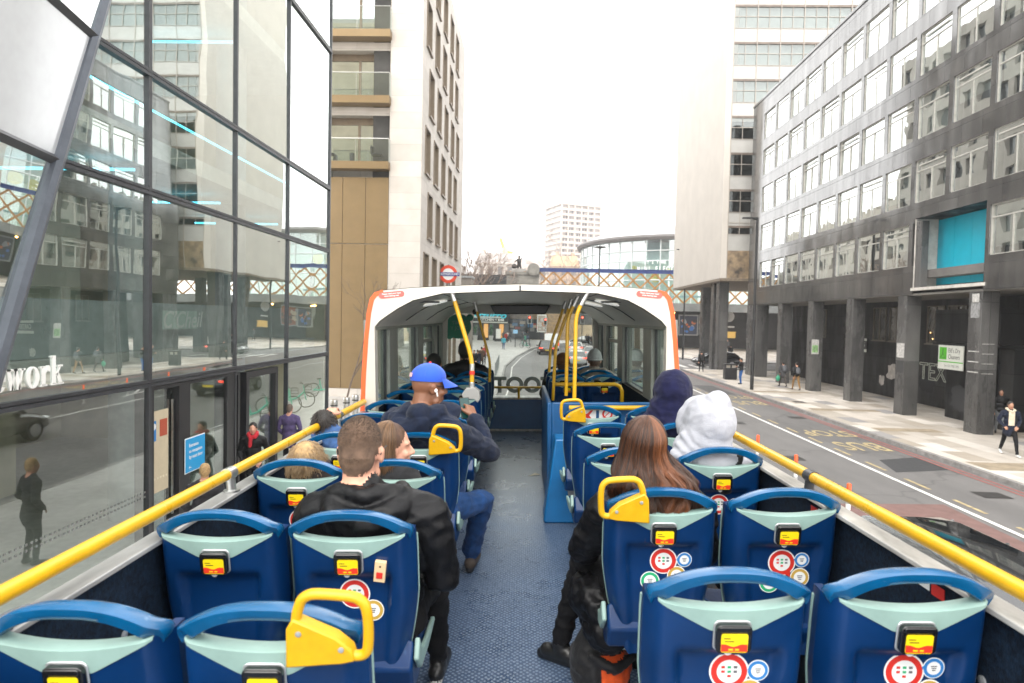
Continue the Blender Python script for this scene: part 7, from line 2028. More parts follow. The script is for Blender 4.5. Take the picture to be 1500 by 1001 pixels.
# ---- bare trees
M_BARK = mat('winter_bark', (0.13, 0.10, 0.08), 0.9, var=0.3, vscale=5)
M_BARKP = mat('pale_winter_twigs', (0.26, 0.20, 0.165), 0.9, var=0.2, vscale=5)
def bare_tree(label, x, y, z0, H, seed, r0=0.16, material=M_BARK, levels=5, group='bare winter trees', spread=28, name='bare_tree', twig=0.012):
    rg_ = random.Random(seed)
    t = thing(name, label, 'tree', (x, y, z0), group=group)
    tr = MB(); cw = MB()
    def grow(p, d, L_, r, lv):
        pts = [p]; q = p.copy(); dd = d.copy()
        n_ = 4 if lv < 2 else 3
        for i in range(n_):
            dd = (dd + V((rg_.gauss(0, .10), rg_.gauss(0, .10), 0.05))).normalized(); q = q + dd * (L_ / n_); pts.append(q.copy())
        rs_ = [r * (1 - 0.42 * i / n_) for i in range(n_ + 1)]
        (tr if lv == 0 else cw).tube(pts, [max(v, twig) for v in rs_], 7 if lv == 0 else (5 if lv < 3 else 3), 0, cap=False)
        if lv >= levels: return
        k = rg_.choice([2, 3, 3]) if lv else 4
        for i in range(k):
            f_ = rg_.uniform(0.45, 1.0) if i else 1.0
            idx = f_ * n_; a = int(min(idx, n_ - 1)); base = pts[a].lerp(pts[a + 1], idx - a)
            ax = V((rg_.gauss(0, 1), rg_.gauss(0, 1), rg_.gauss(0, .3))).normalized()
            nd = (Matrix.Rotation(R(rg_.uniform(spread * .6, spread * 1.5)), 3, ax) @ dd).normalized()
            grow(base, nd, L_ * rg_.uniform(.58, .82), r * 0.56, lv + 1)
    grow(V((0, 0, 0)), V((0, 0, 1)), H * 0.33, r0, 0)
    tr.build('trunk', material, t, smooth=60); cw.build('crown', material, t)
    return t
pt = at_y(692, 420, 62)
bare_tree('tall bare tree with fine twigs beside the underground sign', -6.9, 64, 0.12, 13.5, 3, 0.17, M_BARKP, 6, twig=0.016)
bare_tree('bare tree right of the apartment block corner, lower branches', -8.2, 78, 0.12, 15, 14, 0.22, M_BARKP, 6, twig=0.018)
bare_tree('slender bare tree in front of the bronze panels by the steel bollards', -7.95, 27.2, 0.12, 6.0, 8, 0.05, M_BARK, 5, spread=24, twig=0.006)
pq = at_y(782, 420, 170); bare_tree('hazy bare tree in front of the cream stone terrace', pq.x, 170, 0.1, 24, 21, 0.26, M_BARKP, 6, twig=0.03)
pq = at_y(806, 420, 185); bare_tree('hazy bare tree at the foot of the tower block', pq.x, 185, 0.1, 30, 22, 0.3, M_BARKP, 6, twig=0.03)
pq = at_y(722, 420, 150); bare_tree('bare tree before the pale stone block with chimneys', pq.x, 150, 0.1, 17, 23, 0.22, M_BARKP, 6, twig=0.025)
# ---- corner restaurant and shops beyond the plaza
def shop(px0, px1, pytop, Y, m_wall, label, name='restaurant'):
    a, b = at_y(px0, pytop, Y), at_y(px1, pytop, Y)
    t = thing(name, label, 'restaurant' if name == 'restaurant' else 'building', (a.x, Y, 0.12))
    return t, b.x - a.x, a.z - 0.12
RYY = 118
t, w_, h_r = shop(676, 744, 458, RYY, None, 'dark fronted corner restaurant with a cyan script sign above its doors')
M_BLKW = mat('black_shopfront', (0.012, 0.012, 0.014), 0.4, var=0.3)
MB().box(-2, w_, 0.4, 14, 0, 12).build('restaurant_wall', M_BLKW, t)
MB().box(-2, w_, 0.0, 0.42, 4.0, h_r + 1.0).build('fascia', M_BLKW, t)
sgm = MB(); Mx = T(w_ * 0.56, -0.06, h_r - 0.45) @ basis((1, 0, 0), (0, 0, 1), (0, -1, 0), (0, 0, 0))
sgm.text('Azzurro', 1.5, Mx, 0, 0.05, 0.03, sx=1.35, shear=0.3)
sgm.build('script_sign', mat('cyan_neon_letters', (0.02, 0.4, 0.5), 0.4, emit=(0.05, 0.65, 0.8), estr=0.12), t)
sg2 = MB(); sg2.text('KITCHEN + BAR', 0.62, T(w_ * 0.66, -0.06, 3.75) @ basis((1, 0, 0), (0, 0, 1), (0, -1, 0), (0, 0, 0)), 0, 0.04, 0.012)
sg2.build('white_sign', mat('white_lit_letters', (0.8, 0.8, 0.75), 0.4, emit=(1, .95, .85), estr=0.1), t)
MB().box(-2, w_, -0.25, 0.0, 3.2, 3.42).box(-2, w_ * .85, -0.5, 0.0, 4.1, 4.35).build('canopy_band', mat('pale_band', (0.55, 0.56, 0.52), 0.5), t)
wn = MB(); rg_ = random.Random(2)
for k in range(9): wn.box(0.3 + k * 0.95, 0.3 + k * 0.95 + 0.8, 0.36, 0.41, 0.5, 3.0, k % 3)
wn.build('shop_glazing', [mat('shop_dark_glass', (0.03, 0.032, 0.035), 0.1, spec=1.0), mat('shop_warm', (0.25, 0.13, 0.05), 0.4, emit=(1, .5, .15), estr=0.25), mat('shop_grey', (0.12, 0.13, 0.14), 0.2)], t)
def planter(x, y, label):
    q = thing('potted_palm', label, 'plant', (x, y, 0.12), group='potted palms outside the restaurant')
    MB().lathe([(0.35, 0), (0.45, 0.9), (0.40, 0.92)], 12).build('planter', mat('pale_planter', (0.5, 0.5, 0.48), 0.7), q, smooth=40)
    l = MB(); rg_ = random.Random(int(x * 10))
    for k in range(60):
        a = rg_.uniform(0, 6.28); e = rg_.uniform(.25, 1.4); L_ = rg_.uniform(.6, 1.3)
        p0 = V((0, 0, 0.9 + rg_.uniform(0, 1.2))); dr = V((math.cos(a) * math.cos(e), math.sin(a) * math.cos(e), math.sin(e)))
        p1 = p0 + dr * L_ * .6; p2 = p0 + dr * L_ + V((0, 0, -.15 * L_)); s = dr.cross(V((0, 0, 1))).normalized() * 0.07
        l.add([p0 - s * .3, p0 + s * .3, p1 + s, p1 - s, p2], [(0, 1, 2, 3), (3, 2, 4)])
    l.build('fronds', mat('palm_green', (0.04, 0.16, 0.06), 0.6, var=0.4), q)
for px, lb in ((696, 'potted palm left of the restaurant doors, beside the green bus sticker'), (719, 'potted palm right of the restaurant doors under the white lettering')):
    p = at_y(px, 500, RYY - 1.6); planter(p.x, RYY - 1.6, lb)
# brick building and posters to the right of it
t, w_, h_r = shop(744, 800, 455, 128, None, 'brown brick building with shop posters right of the restaurant', 'brick_building')
MB().box(0, w_ + 6, 0, 12, 0, 6.1).build('brick_wall', mat('brown_yellow_brick', (0.26, 0.17, 0.09), 0.85, var=0.3, vscale=2.0, bump=0.3), t)
q = MB().box(0.2, w_ - 0.3, -0.1, 0.01, 0.1, 4.0, 0); rg_ = random.Random(6)
for k in range(12):
    x = rg_.uniform(.4, w_ - 1.6); z = rg_.uniform(.5, 3.2); q.box(x, x + rg_.uniform(.5, 1.2), -0.13 - 0.01 * k, -0.1, z, z + rg_.uniform(.3, .9), 1 + k % 4)
q.build('shopfront', [M_BLKW, mat('poster_red', (0.35, 0.05, 0.03), 0.6), mat('poster_cream', (0.45, 0.38, 0.28), 0.6), mat('poster_blue', (0.05, 0.2, 0.4), 0.6), mat('poster_grey', (0.2, 0.2, 0.2), 0.6)], t)
hoarding('poster_hoarding', 787, 461, 800, 487, 124, [mat('ad_beige', (0.42, 0.36, 0.3), 0.5), mat('ad_tan', (0.45, 0.2, 0.1), 0.5), mat('ad_pale', (0.6, 0.58, 0.55), 0.5)], 'pale poster hoarding with tan shapes above the white van', WHITEP)
tag(MB().box(6, 14, 132, 133, 0, 6.5).build('far_wall', mat('dark_far_wall', (0.05, 0.05, 0.05), 0.8, var=0.4)), 'dark wall at the end of the road behind the white van', 'wall')
tag(MB().box(8, 60, 131, 131.6, 0.1, 3.2).build('retaining_wall', mat('tan_retaining_wall', (0.34, 0.27, 0.18), 0.85, var=0.2, vscale=0.7)), 'tan retaining wall across the road end at the right', 'wall')
sh = MB(); rg_ = random.Random(9)
for k in range(900):
    p = V((rg_.uniform(9, 30), rg_.uniform(134, 142), rg_.uniform(3.0, 7.0))); d = V((rg_.gauss(0, 1), rg_.gauss(0, 1), abs(rg_.gauss(0, 1)))).normalized()
    sh.tube([p, p + d * rg_.uniform(.6, 1.6)], 0.035, 3, 0, cap=False)
so_ = sh.build('brushwood', mat('brown_brushwood', (0.16, 0.11, 0.07), 0.9)); so_['kind'] = 'stuff'

# ================================================================ STREET FURNITURE
def bollard_steel(x, y, label):
    b = MB().lathe([(0.125, 0), (0.125, 0.86), (0.135, 0.865), (0.135, 0.93), (0.125, 0.935), (0.125, 1.0), (0.11, 1.02)], 20, 0)
    b.lathe([(0.128, 0.80), (0.128, 0.85)], 20, 1)
    o = b.build('steel_bollard', [STEEL, DARKM], smooth=40); place(o, (x, y, 0.12)); tag(o, label, 'bollard', 'steel bollards on the left pavement')
for px, lb in ((473, 'steel bollard at the end of the glass office, leftmost of its row'), (489, 'steel bollard second from the glass office'), (507, 'steel bollard in front of the slender bare tree'), (520, 'steel bollard just left of the orange canopy edge'), (535, 'steel bollard seen behind the canopy leg')):
    pass
for i, (px, Y) in enumerate(((473, 22.4), (489, 23.0), (507, 23.8), (520, 24.6), (541, 25.6))):
    p = at_y(px, 620, Y)
    bollard_steel(p.x, Y, ('steel bollard at the end of the glass office, leftmost of its row', 'steel bollard second from the glass office', 'tall steel bollard in front of the slender bare tree', 'steel bollard just left of the orange canopy edge', 'steel bollard seen through the rear left canopy window')[i])
def lamp(px_b, py_b, py_t, label, arm=-0.9, kind='flat', zb_=0.12, Y=None):
    p = at_z(px_b, py_b, zb_) if Y is None else at_y(px_b, py_b, Y)
    Yp = p.y; h__ = CAM.translation.z + (0) ; zt_ = at_y(px_b, py_t, Yp).z
    t = thing('street_lamp', label, 'street lamp', (p.x, Yp, zb_), group='street lamps')
    H = zt_ - zb_
    MB().lathe([(0.11, 0), (0.11, 2.3), (0.085, 2.4), (0.075, H), (0.03, H + 0.02)], 14).build('post', mat('black_lamp_post', (0.014, 0.014, 0.015), 0.45, var=0.2), t, smooth=40)
    hd = MB()
    if kind == 'flat':
        hd.tube([(0, 0, H - 0.08), (arm * 0.35, 0, H)], 0.045, 8)
        hd.prism([(0, -0.13), (arm * 0.6, -0.17), (arm, -0.10), (arm, 0.10), (arm * 0.6, 0.17), (0, 0.13)][::-1 if arm > 0 else 1], H - 0.03, H + 0.05)
    else:
        hd.lathe([(0.05, H), (0.1, H + 0.15), (0.75, H + 0.28), (0.78, H + 0.36), (0.1, H + 0.46)], 20)
    hd.build('lamp_head', mat('black_lamp_post', (0.014, 0.014, 0.015), 0.45), t, bevel=0.0)
lamp(1101, 571, 320, 'tall black street lamp in front of the granite building')
lamp(1000, 527, 366, 'black street lamp on the far pavement beside the tower columns', arm=-1.0)
lamp(876, 468, 366, 'street lamp with a flat disc head rising behind the bus roof', kind='disc', Y=84)
# small plate on the lamp post
# litter bin
p = at_z(1069, 556, 0.12)
b = thing('litter_bin', 'black litter bin with cream openings on the right pavement', 'litter bin', (p.x, p.y, 0.12))
MB().prism([(-.42, -.3), (.42, -.3), (.42, .3), (-.42, .3)], 0.06, 0.85).prism([(-.44, -.32), (.44, -.32), (.44, .32), (-.44, .32)], 1.05, 1.14).box(-.42, -.36, -.3, .3, .85, 1.05).box(.36, .42, -.3, .3, .85, 1.05).box(-.04, .04, -.3, .3, .85, 1.05).box(-.40, .40, -.28, .28, 0, 0.06).build('bin_body', BLACK, b, bevel=0.02)
MB().box(-.34, -.05, -.2, .2, .86, 1.04).box(.05, .34, -.2, .2, .86, 1.04).build('bin_liner', mat('cream_bin_liner', (0.5, 0.46, 0.4), 0.7), b)
# flexible orange wands
for i, (x, y) in enumerate([(6.55, 13.5), (6.6, 16.3), (6.6, 19.1), (6.62, 21.9), (6.62, 27.6), (6.62, 30.6), (6.62, 33.6), (6.5, 37.0)]):
    w = MB().lathe([(0.09, 0), (0.09, 0.03), (0.045, 0.05), (0.045, 0.64)], 12, 1).lathe([(0.046, 0.64), (0.046, 0.93), (0.03, 0.95)], 12, 0)
    w.lathe([(0.0465, 0.40), (0.0465, 0.52)], 12, 2)
    o = w.build('traffic_wand', [mat('orange_red_wand', (0.75, 0.10, 0.02), 0.45), mat('grey_white_wand', (0.42, 0.41, 0.40), 0.6, var=0.2), WHITEP], smooth=40)
    place(o, (x, y, 0.004), 0, M=ROT(rnd.uniform(-2, 2), 'X'))
    labs = ['orange topped wand above the right rail bracket', 'orange topped wand between the rail bracket and the white hoodie', 'orange topped wand showing just beside the white hoodie', 'orange topped wand hidden partly by the white hoodie', 'first orange wand seen through the wide right canopy window', 'second orange wand seen through the wide right canopy window', 'third orange wand seen through the wide right canopy window', 'farthest orange wand in the lane right of the bus']
    tag(o, labs[i], 'road wand', 'orange lane wands')
# underground roundel on a post with a kiosk
p = at_y(657, 402, 40)
u = thing('underground_sign', 'red ring and blue bar UNDERGROUND sign on a post', 'sign', (p.x, 40, 0.12))
zc = p.z - 0.12
Mx = T(0, -0.06, zc) @ basis((1, 0, 0), (0, 0, 1), (0, -1, 0), (0, 0, 0))
MB().lathe([(0.55, 0), (0.55, 0.06), (0.36, 0.06), (0.36, 0.0)], 40, 0, Mx).build('red_ring', mat('roundel_red', (0.70, 0.06, 0.02), 0.4), u, smooth=40)
MB().lathe([(0.36, 0.01), (0.36, 0.05)], 40, 0, Mx).build('white_disc', WHITEP, u)
bb = MB().box(-0.70, 0.70, -0.11, 0.11, 0.0, 0.09, 0, Mx); bb.text('UNDERGROUND', 0.185, Mx @ T(0, 0, 0.091), 1, 0.004, 0.003, sx=0.9)
bb.build('blue_bar', [mat('roundel_blue', (0.012, 0.03, 0.22), 0.4), WHITEP], u)
MB().tube([(0, 0.02, 0), (0, 0.02, zc + 0.6)], 0.06, 10).build('post', GREYM, u, smooth=40)
p0, p1 = at_y(668, 404, 60), at_y(690, 417, 60)
k = thing('station_lift_kiosk', 'grey brown box shaped station housing behind the underground sign', 'kiosk', ((p0.x + p1.x) / 2, 60, 0.12))
hw = (p1.x - p0.x) / 2
MB().box(-hw, hw, 0, 2.5, 0, p0.z - 0.3).build('kiosk_wall', mat('grey_brown_panel', (0.19, 0.165, 0.14), 0.6, var=0.1), k)
MB().box(-hw - .12, hw + .12, -.12, 2.6, p0.z - .3, p0.z - .12).build('kiosk_roof', GREYM, k)
# guard railings along the left kerb
ra = thing('guard_railing', 'grey metal guard railing along the left kerb ahead of the bus', 'railing', (-2.6, 44, 0.12))
g = MB()
for i in range(5):
    y0 = 2.3 * i; x0 = -0.03 * y0
    g.tube([(x0, y0, 0), (x0, y0, 1.05)], 0.03, 6).tube([(x0, y0, 1.02), (x0 - .07, y0 + 2.2, 1.02)], 0.025, 6).tube([(x0, y0, 0.15), (x0 - .07, y0 + 2.2, 0.15)], 0.025, 6)
    for k in range(16): g.tube([(x0 - .004 * k, y0 + 0.14 * k, 0.15), (x0 - .004 * k, y0 + 0.14 * k, 1.02)], 0.011, 4, cap=False)
g.build('railing_bars', GREYM, ra)
# traffic lights
M_REDL = mat('red_signal_lamp', (0.8, 0.05, 0.03), 0.4, emit=(1.0, 0.08, 0.04), estr=3)
def tlight(px, py, Y, label, lit=True):
    p = at_y(px, py, Y); t = thing('traffic_light', label, 'traffic light', (p.x, Y, 0.0), group='traffic lights at the junction')
    z = p.z
    MB().tube([(0, 0, 0), (0, 0, z + 0.35)], 0.06, 8).build('post', BLACK, t)
    MB().box(-.2, .2, -.25, -.07, z - .75, z + .28).build('signal_head', BLACK, t, bevel=0.03)
    MB().box(-.33, .33, -.05, -.02, z - .9, z + .43).build('backing_board', mat('white_edged_board', (0.5, 0.5, 0.48), 0.6), t) if lit else None
    l = MB(); l.lathe([(0.12, 0), (0.12, 0.03), (0.05, 0.06)], 14, 0, T(0, -.25, z + .08) @ ROT(90, 'X')); l.build('red_lamp', M_REDL, t)
    l = MB()
    for dz in (.22, .52): l.lathe([(0.11, 0), (0.11, 0.02)], 12, 0, T(0, -.25, z + .08 - dz - .1) @ ROT(90, 'X'))
    l.build('dark_lens', mat('unlit_lens', (0.03, 0.03, 0.02), 0.2), t)
tlight(776, 466, 98, 'traffic light with a lit red lamp in front of the brick building')
tlight(853, 466, 100, 'traffic light with a red lamp seen between the yellow poles')
tlight(871, 468.5, 92, 'traffic light with a bright red lamp at the right windscreen edge')
tlight(799, 469, 112, 'narrow traffic light beside the poster hoarding')
p = at_y(755, 486, 92); sgn = MB().tube([(0, 0, 0), (0, 0, p.z - 0.1)], 0.05, 8, 0).box(-.32, .32, -.06, -.02, p.z - 0.35, p.z + 0.15, 1)
so_ = sgn.build('parking_sign', [BLACK, mat('pale_blue_sign', (0.25, 0.5, 0.75), 0.5)]); place(so_, (p.x, 92, 0.1)); tag(so_, 'small pale blue sign on a dark post on the plaza', 'sign')
p = at_y(730, 490, RYY - 4); ab_ = MB().box(-.42, .42, -.05, .0, 0.5, 2.2, 0).box(-.7, .7, -.1, 0.3, 0, 0.5, 1); so_ = ab_.build('menu_board', [WHITEP, BLACK]); place(so_, (p.x, RYY - 4, 0.12)); tag(so_, 'white menu board on a black base outside the restaurant', 'menu board')

# ================================================================ VEHICLES
M_CG = mat('car_dark_glass', (0.012, 0.014, 0.016), 0.04, spec=1.0, coat=0.5)
M_RIMC = mat('alloy_rim', (0.35, 0.35, 0.36), 0.3, 0.8)
M_TAIL = mat('red_tail_lamp', (0.6, 0.03, 0.02), 0.3, emit=(1, 0.10, 0.05), estr=0.7)
M_HEAD = mat('head_lamp_lens', (0.7, 0.72, 0.72), 0.1, coat=1)
def car(label, x, y, rz, paint, L_=4.5, W=1.82, H=1.46, kind='car', cat='car', group='cars on the road', roof=None, coupe=0.0):
    t = thing('parked_car' if kind == 'car' else kind, label, cat, (x, y, 0), rz, group)
    t.name = {'car': 'car', 'van': 'van', 'taxi': 'taxi'}[kind]
    hw = W / 2
    # y forward. body hull: stations
    if kind == 'van':
        st = [(-.5, .92, .35, 1.15, 1), (-.49, .97, .28, 1.2, 1), (-.2, 1, .25, 1.2, 1), (.2, 1, .25, 1.15, 1), (.38, .98, .26, 1.05, 1), (.47, .93, .28, .85, 1), (.5, .82, .35, .7, 1)]
        cab = [(-.495, .93, 1.15), (-.48, .96, H - .06), (-.3, .96, H), (.12, .95, H), (.22, .93, H - .05), (.40, .90, 1.05)]
    else:
        st = [(-.5, .80, .42, .80, 1), (-.485, .92, .30, .93, 1), (-.42, .97, .24, .98, 1), (-.2, 1, .20, .97, 1), (.1, 1, .20, .95, 1), (.3, .98, .22, .90, 1), (.42, .94, .26, .80, 1), (.485, .84, .32, .66, 1), (.5, .72, .38, .56, 1)]
        cab = [(-.47 + coupe, .86, .95), (-.36 + coupe, .80, H - .08), (-.22, .78, H), (.02, .78, H - .01), (.10, .78, H - .06), (.27, .88, .92)]
    b = MB(); K = 14
    def sec(w, z0, z1):
        pts = []
        for k in range(K):
            a = 2 * math.pi * k / K + math.pi / K
            cx = math.copysign(abs(math.cos(a)) ** 0.35, math.cos(a)); cz = math.copysign(abs(math.sin(a)) ** 0.45, math.sin(a))
            pts.append((cx * w * (1 - 0.07 * max(0, cz)), (z0 + z1) / 2 + cz * (z1 - z0) / 2))
        return pts
    vs = []; fs = []
    for (f, w, z0, z1, _) in st:
        for (px_, pz) in sec(hw * w, z0, z1): vs.append((px_, f * L_, pz))
    for i in range(len(st) - 1):
        for k in range(K):
            a_, b_ = i * K + k, i * K + (k + 1) % K; fs.append((a_, a_ + K, b_ + K, b_))
    fs.append(tuple(range(K))); fs.append(tuple(range((len(st) - 1) * K, len(st) * K))[::-1])
    b.add(vs, fs, 0)
    bo = b.build('body', [paint], t, smooth=42)
    g = MB(); vs = []; fs = []
    zbt = .93 if kind != 'van' else 1.1
    for (f, w, z) in cab:
        for (sx, ww) in ((-1, 1), (-1, 0.86), (1, 0.86), (1, 1)):
            pass
        top = hw * (w - 0.10 if kind != 'van' else w - .04); bot = hw * (w + 0.06)
        h_ = max(0.01, z - zbt); bot_t = hw * .93
        vs += [(-bot_t, f * L_, zbt - .04), (-(bot_t + (top - bot_t) * min(1, h_ / (H - zbt))), f * L_, z - 0.05 * (h_ > .1)), (-top * .8 if h_ > .1 else -bot_t * .9, f * L_, z), (top * .8 if h_ > .1 else bot_t * .9, f * L_, z), ((bot_t + (top - bot_t) * min(1, h_ / (H - zbt))), f * L_, z - 0.05 * (h_ > .1)), (bot_t, f * L_, zbt - .04)]
    n6 = 6
    mats_ = []
    for i in range(len(cab) - 1):
        for k in range(5):
            a_ = i * n6 + k; fs.append((a_, a_ + n6, a_ + n6 + 1, a_ + 1))
            roofq = (k == 2 and 1 <= i <= len(cab) - 3) or (k in (1, 3) and 1 <= i <= len(cab) - 3)
            if kind == 'van': roofq = not (i >= len(cab) - 2 or (k in (0, 4) and i >= 3))
            mats_.append(1 if roofq else 0)
    fs.append(tuple(range(6))[::-1]); mats_.append(0); fs.append(tuple(range((len(cab) - 1) * 6, len(cab) * 6))); mats_.append(0)
    g.add(vs, fs, 0); g.m = mats_
    g.build('cabin', [M_CG, roof or paint], t, smooth=25)
    pl_ = MB()
    if kind != 'van':
        for sx in (-1, 1):
            for (i0, i1) in ((0, 1), (4, 5)):
                pa, pb = vs[i0 * 6 + (1 if sx < 0 else 4)], vs[i1 * 6 + (1 if sx < 0 else 4)]
                pl_.tube([V(pa) * 1.0, V(pb)], 0.035, 5)
            pm0, pm1 = V(vs[2 * 6 + (1 if sx < 0 else 4)]), V(vs[2 * 6 + (0 if sx < 0 else 5)])
            pl_.tube([pm0 + V((0, .5, 0)), pm1 + V((0, .5, 0))], 0.03, 5)
        pl_.build('roof_pillar', paint, t)
    for sx in (-1, 1):
        for fy in (-.30, .32):
            w = MB().lathe([(.20, -.09), (.32, -.10), (.335, -.06), (.335, .06), (.32, .10), (.2, .09)], 24, 0, T(sx * (hw - .09), fy * L_, .335) @ ROT(90, 'Y'))
            wo = w.build('wheel', TYRE, t, smooth=40)
            r_ = MB().lathe([(.21, .0), (.21, .02), (.05, .04)], 20, 0, T(sx * (hw - .0), fy * L_, .335) @ ROT(90 * sx, 'Y'))
            r_.build('rim', M_RIMC, wo, smooth=30)
        m = MB().box(sx * hw * .80 - .22, sx * hw * .80 + .22, -L_ * .5 - .0, -L_ * .5 + .12, .74, .86) if kind != 'van' else MB().box(sx * hw * .9 - .08, sx * hw * .9 + .08, -L_ * .5 - .01, -L_ * .5 + .05, .75, 1.25)
        m.build('tail_lamp', M_TAIL, t, bevel=0.02)
        MB().ell((sx * hw * .66, L_ * .475, .64), (.2, .1, .07), 12, 8).build('head_lamp', M_HEAD, t, smooth=60)
        MB().ell((sx * (hw + .09), L_ * .16, 1.0), (.11, .07, .075), 10, 8).build('door_mirror', paint, t, smooth=60)
    MB().box(-.26, .26, -L_ * .5 - .015, -L_ * .5 + .03, .52, .63).build('number_plate', mat('yellow_plate', (0.6, 0.45, 0.03), 0.5), t)
    return t
def paint(name, col): return mat(name, col, 0.22, 0.0, coat=0.9, spec=0.6, var=0.05, vscale=2)
P_DGREY = paint('dark_graphite_paint', (0.02, 0.022, 0.026)); P_BLK = paint('black_car_paint', (0.008, 0.008, 0.009)); P_WHT = paint('white_car_paint', (0.7, 0.7, 0.7)); P_SIL = paint('silver_car_paint', (0.35, 0.36, 0.37)); P_RED = paint('dark_red_car_paint', (0.18, 0.015, 0.012)); P_MAR = paint('maroon_black_paint', (0.035, 0.012, 0.014))
car('dark graphite car with a glass roof right beside the bus', 5.22, 8.7, 0, P_DGREY, 4.9, 1.95, 1.60, roof=M_CG)
p = at_z(800, 520, 0); car('dark maroon car with lit tail lamps on the road ahead', p.x, 78, 3, P_MAR, 4.5, 1.9, 1.7, 'taxi', 'taxi')
p = at_z(803, 512, 0); car('white van ahead of the maroon car', p.x + 0.4, 88, -2, P_WHT, 5.2, 2.0, 2.35, 'van', 'van')
car('white car half hidden by the yellow poles', 5.3, 82, -6, P_WHT)
car('white roofed silver car behind the thickest yellow pole', 4.0, 60, -4, P_SIL, roof=P_WHT)
car('pale silver car near the white lane line ahead', 6.2, 70, -5, P_SIL)
car('black car at the far right end of the junction', 8.5, 112, 80, P_BLK)
car('black car seen reflected in the glass office, driving ahead of the bus', 2.9, 33.5, 0, P_BLK, 4.7)
car('black saloon in the lane beside the front of the bus', 3.4, 18.0, 0, P_BLK, 4.9)
car('dark car seen through the right canopy window', 17.5, 63, 85, P_DGREY)

# ---- green hire bikes by the left kerb
M_BGRN = mat('bright_green_bike_paint', (0.0, 0.42, 0.27), 0.4, coat=0.4)
def bike(label, x, y, rz):
    t = thing('bicycle', label, 'bicycle', (x, y, 0.12), rz, 'green hire bicycles')
    for fy in (-.54, .56):
        w = MB().tube([(0, fy + .33 * math.cos(a * math.pi / 14), .345 + .33 * math.sin(a * math.pi / 14)) for a in range(28)], 0.022, 6, closed=True).build('wheel', TYRE, t, smooth=60)
        s = MB()
        for a in range(12):
            c_, s_ = math.cos(a * math.pi / 6), math.sin(a * math.pi / 6); s.tube([(0, fy, .345), (0, fy + .32 * c_, .345 + .32 * s_)], 0.003, 3, cap=False)
        s.build('spokes', STEEL, w)
    MB().tube([(0, .56, .345), (0, .47, .75), (0, .42, .98)], 0.022, 8).tube([(0, .46, .70), (0, .15, .42), (0, -.08, .34), (0, -.54, .345)], 0.032, 8).tube([(0, -.08, .34), (0, -.22, .85)], 0.026, 8).tube([(0, -.18, .62), (0, -.54, .345)], 0.018, 8).build('frame', M_BGRN, t, smooth=50)
    MB().tube([(-.3, .28, 1.08), (-.18, .38, 1.07), (0, .42, 1.0), (.18, .38, 1.07), (.3, .28, 1.08)], 0.014, 8).build('handlebar', BLACK, t, smooth=50)
    MB().ell((0, -.25, .90), (.09, .14, .045), 12, 8).build('saddle', BLACK, t, smooth=60)
    MB().grid(lambda u, v: (.035 * (-1 if v < .5 else 1), -.54 + .37 * math.cos(R(10 + 150 * u)), .345 + .37 * math.sin(R(10 + 150 * u))), 12, 1).build('mudguard', BLACK, t)
    bk = MB().box(-.16, .16, .50, .74, .80, .82)
    for (a_, b_) in (((-.16, .5), (.16, .5)), ((-.16, .74), (.16, .74)), ((-.16, .5), (-.16, .74)), ((.16, .5), (.16, .74))):
        bk.tube([(*a_, .82), (*a_, 1.02)], .008, 4); bk.tube([(*a_, 1.02), (*b_, 1.02)], .008, 4); bk.tube([(*a_, .92), (*b_, .92)], .006, 4)
    bk.build('basket', BLACK, t)
    MB().tube([(-.09, -.08, .34), (-.09, -.02, .22)], 0.012, 6).tube([(.09, -.08, .34), (.09, -.14, .46)], 0.012, 6).build('pedal', GREYM, t)
bike('green hire bicycle nearest the kerb reflected in the glass office', -2.75, 23.5, 70)
bike('green hire bicycle second along the kerb reflected in the glass', -2.7, 26.0, 66)
bike('green hire bicycle third along the kerb, handlebars turned', -2.7, 27.6, 72)
bike('green hire bicycle farthest along the kerb before the railing', -2.8, 31.5, 75)
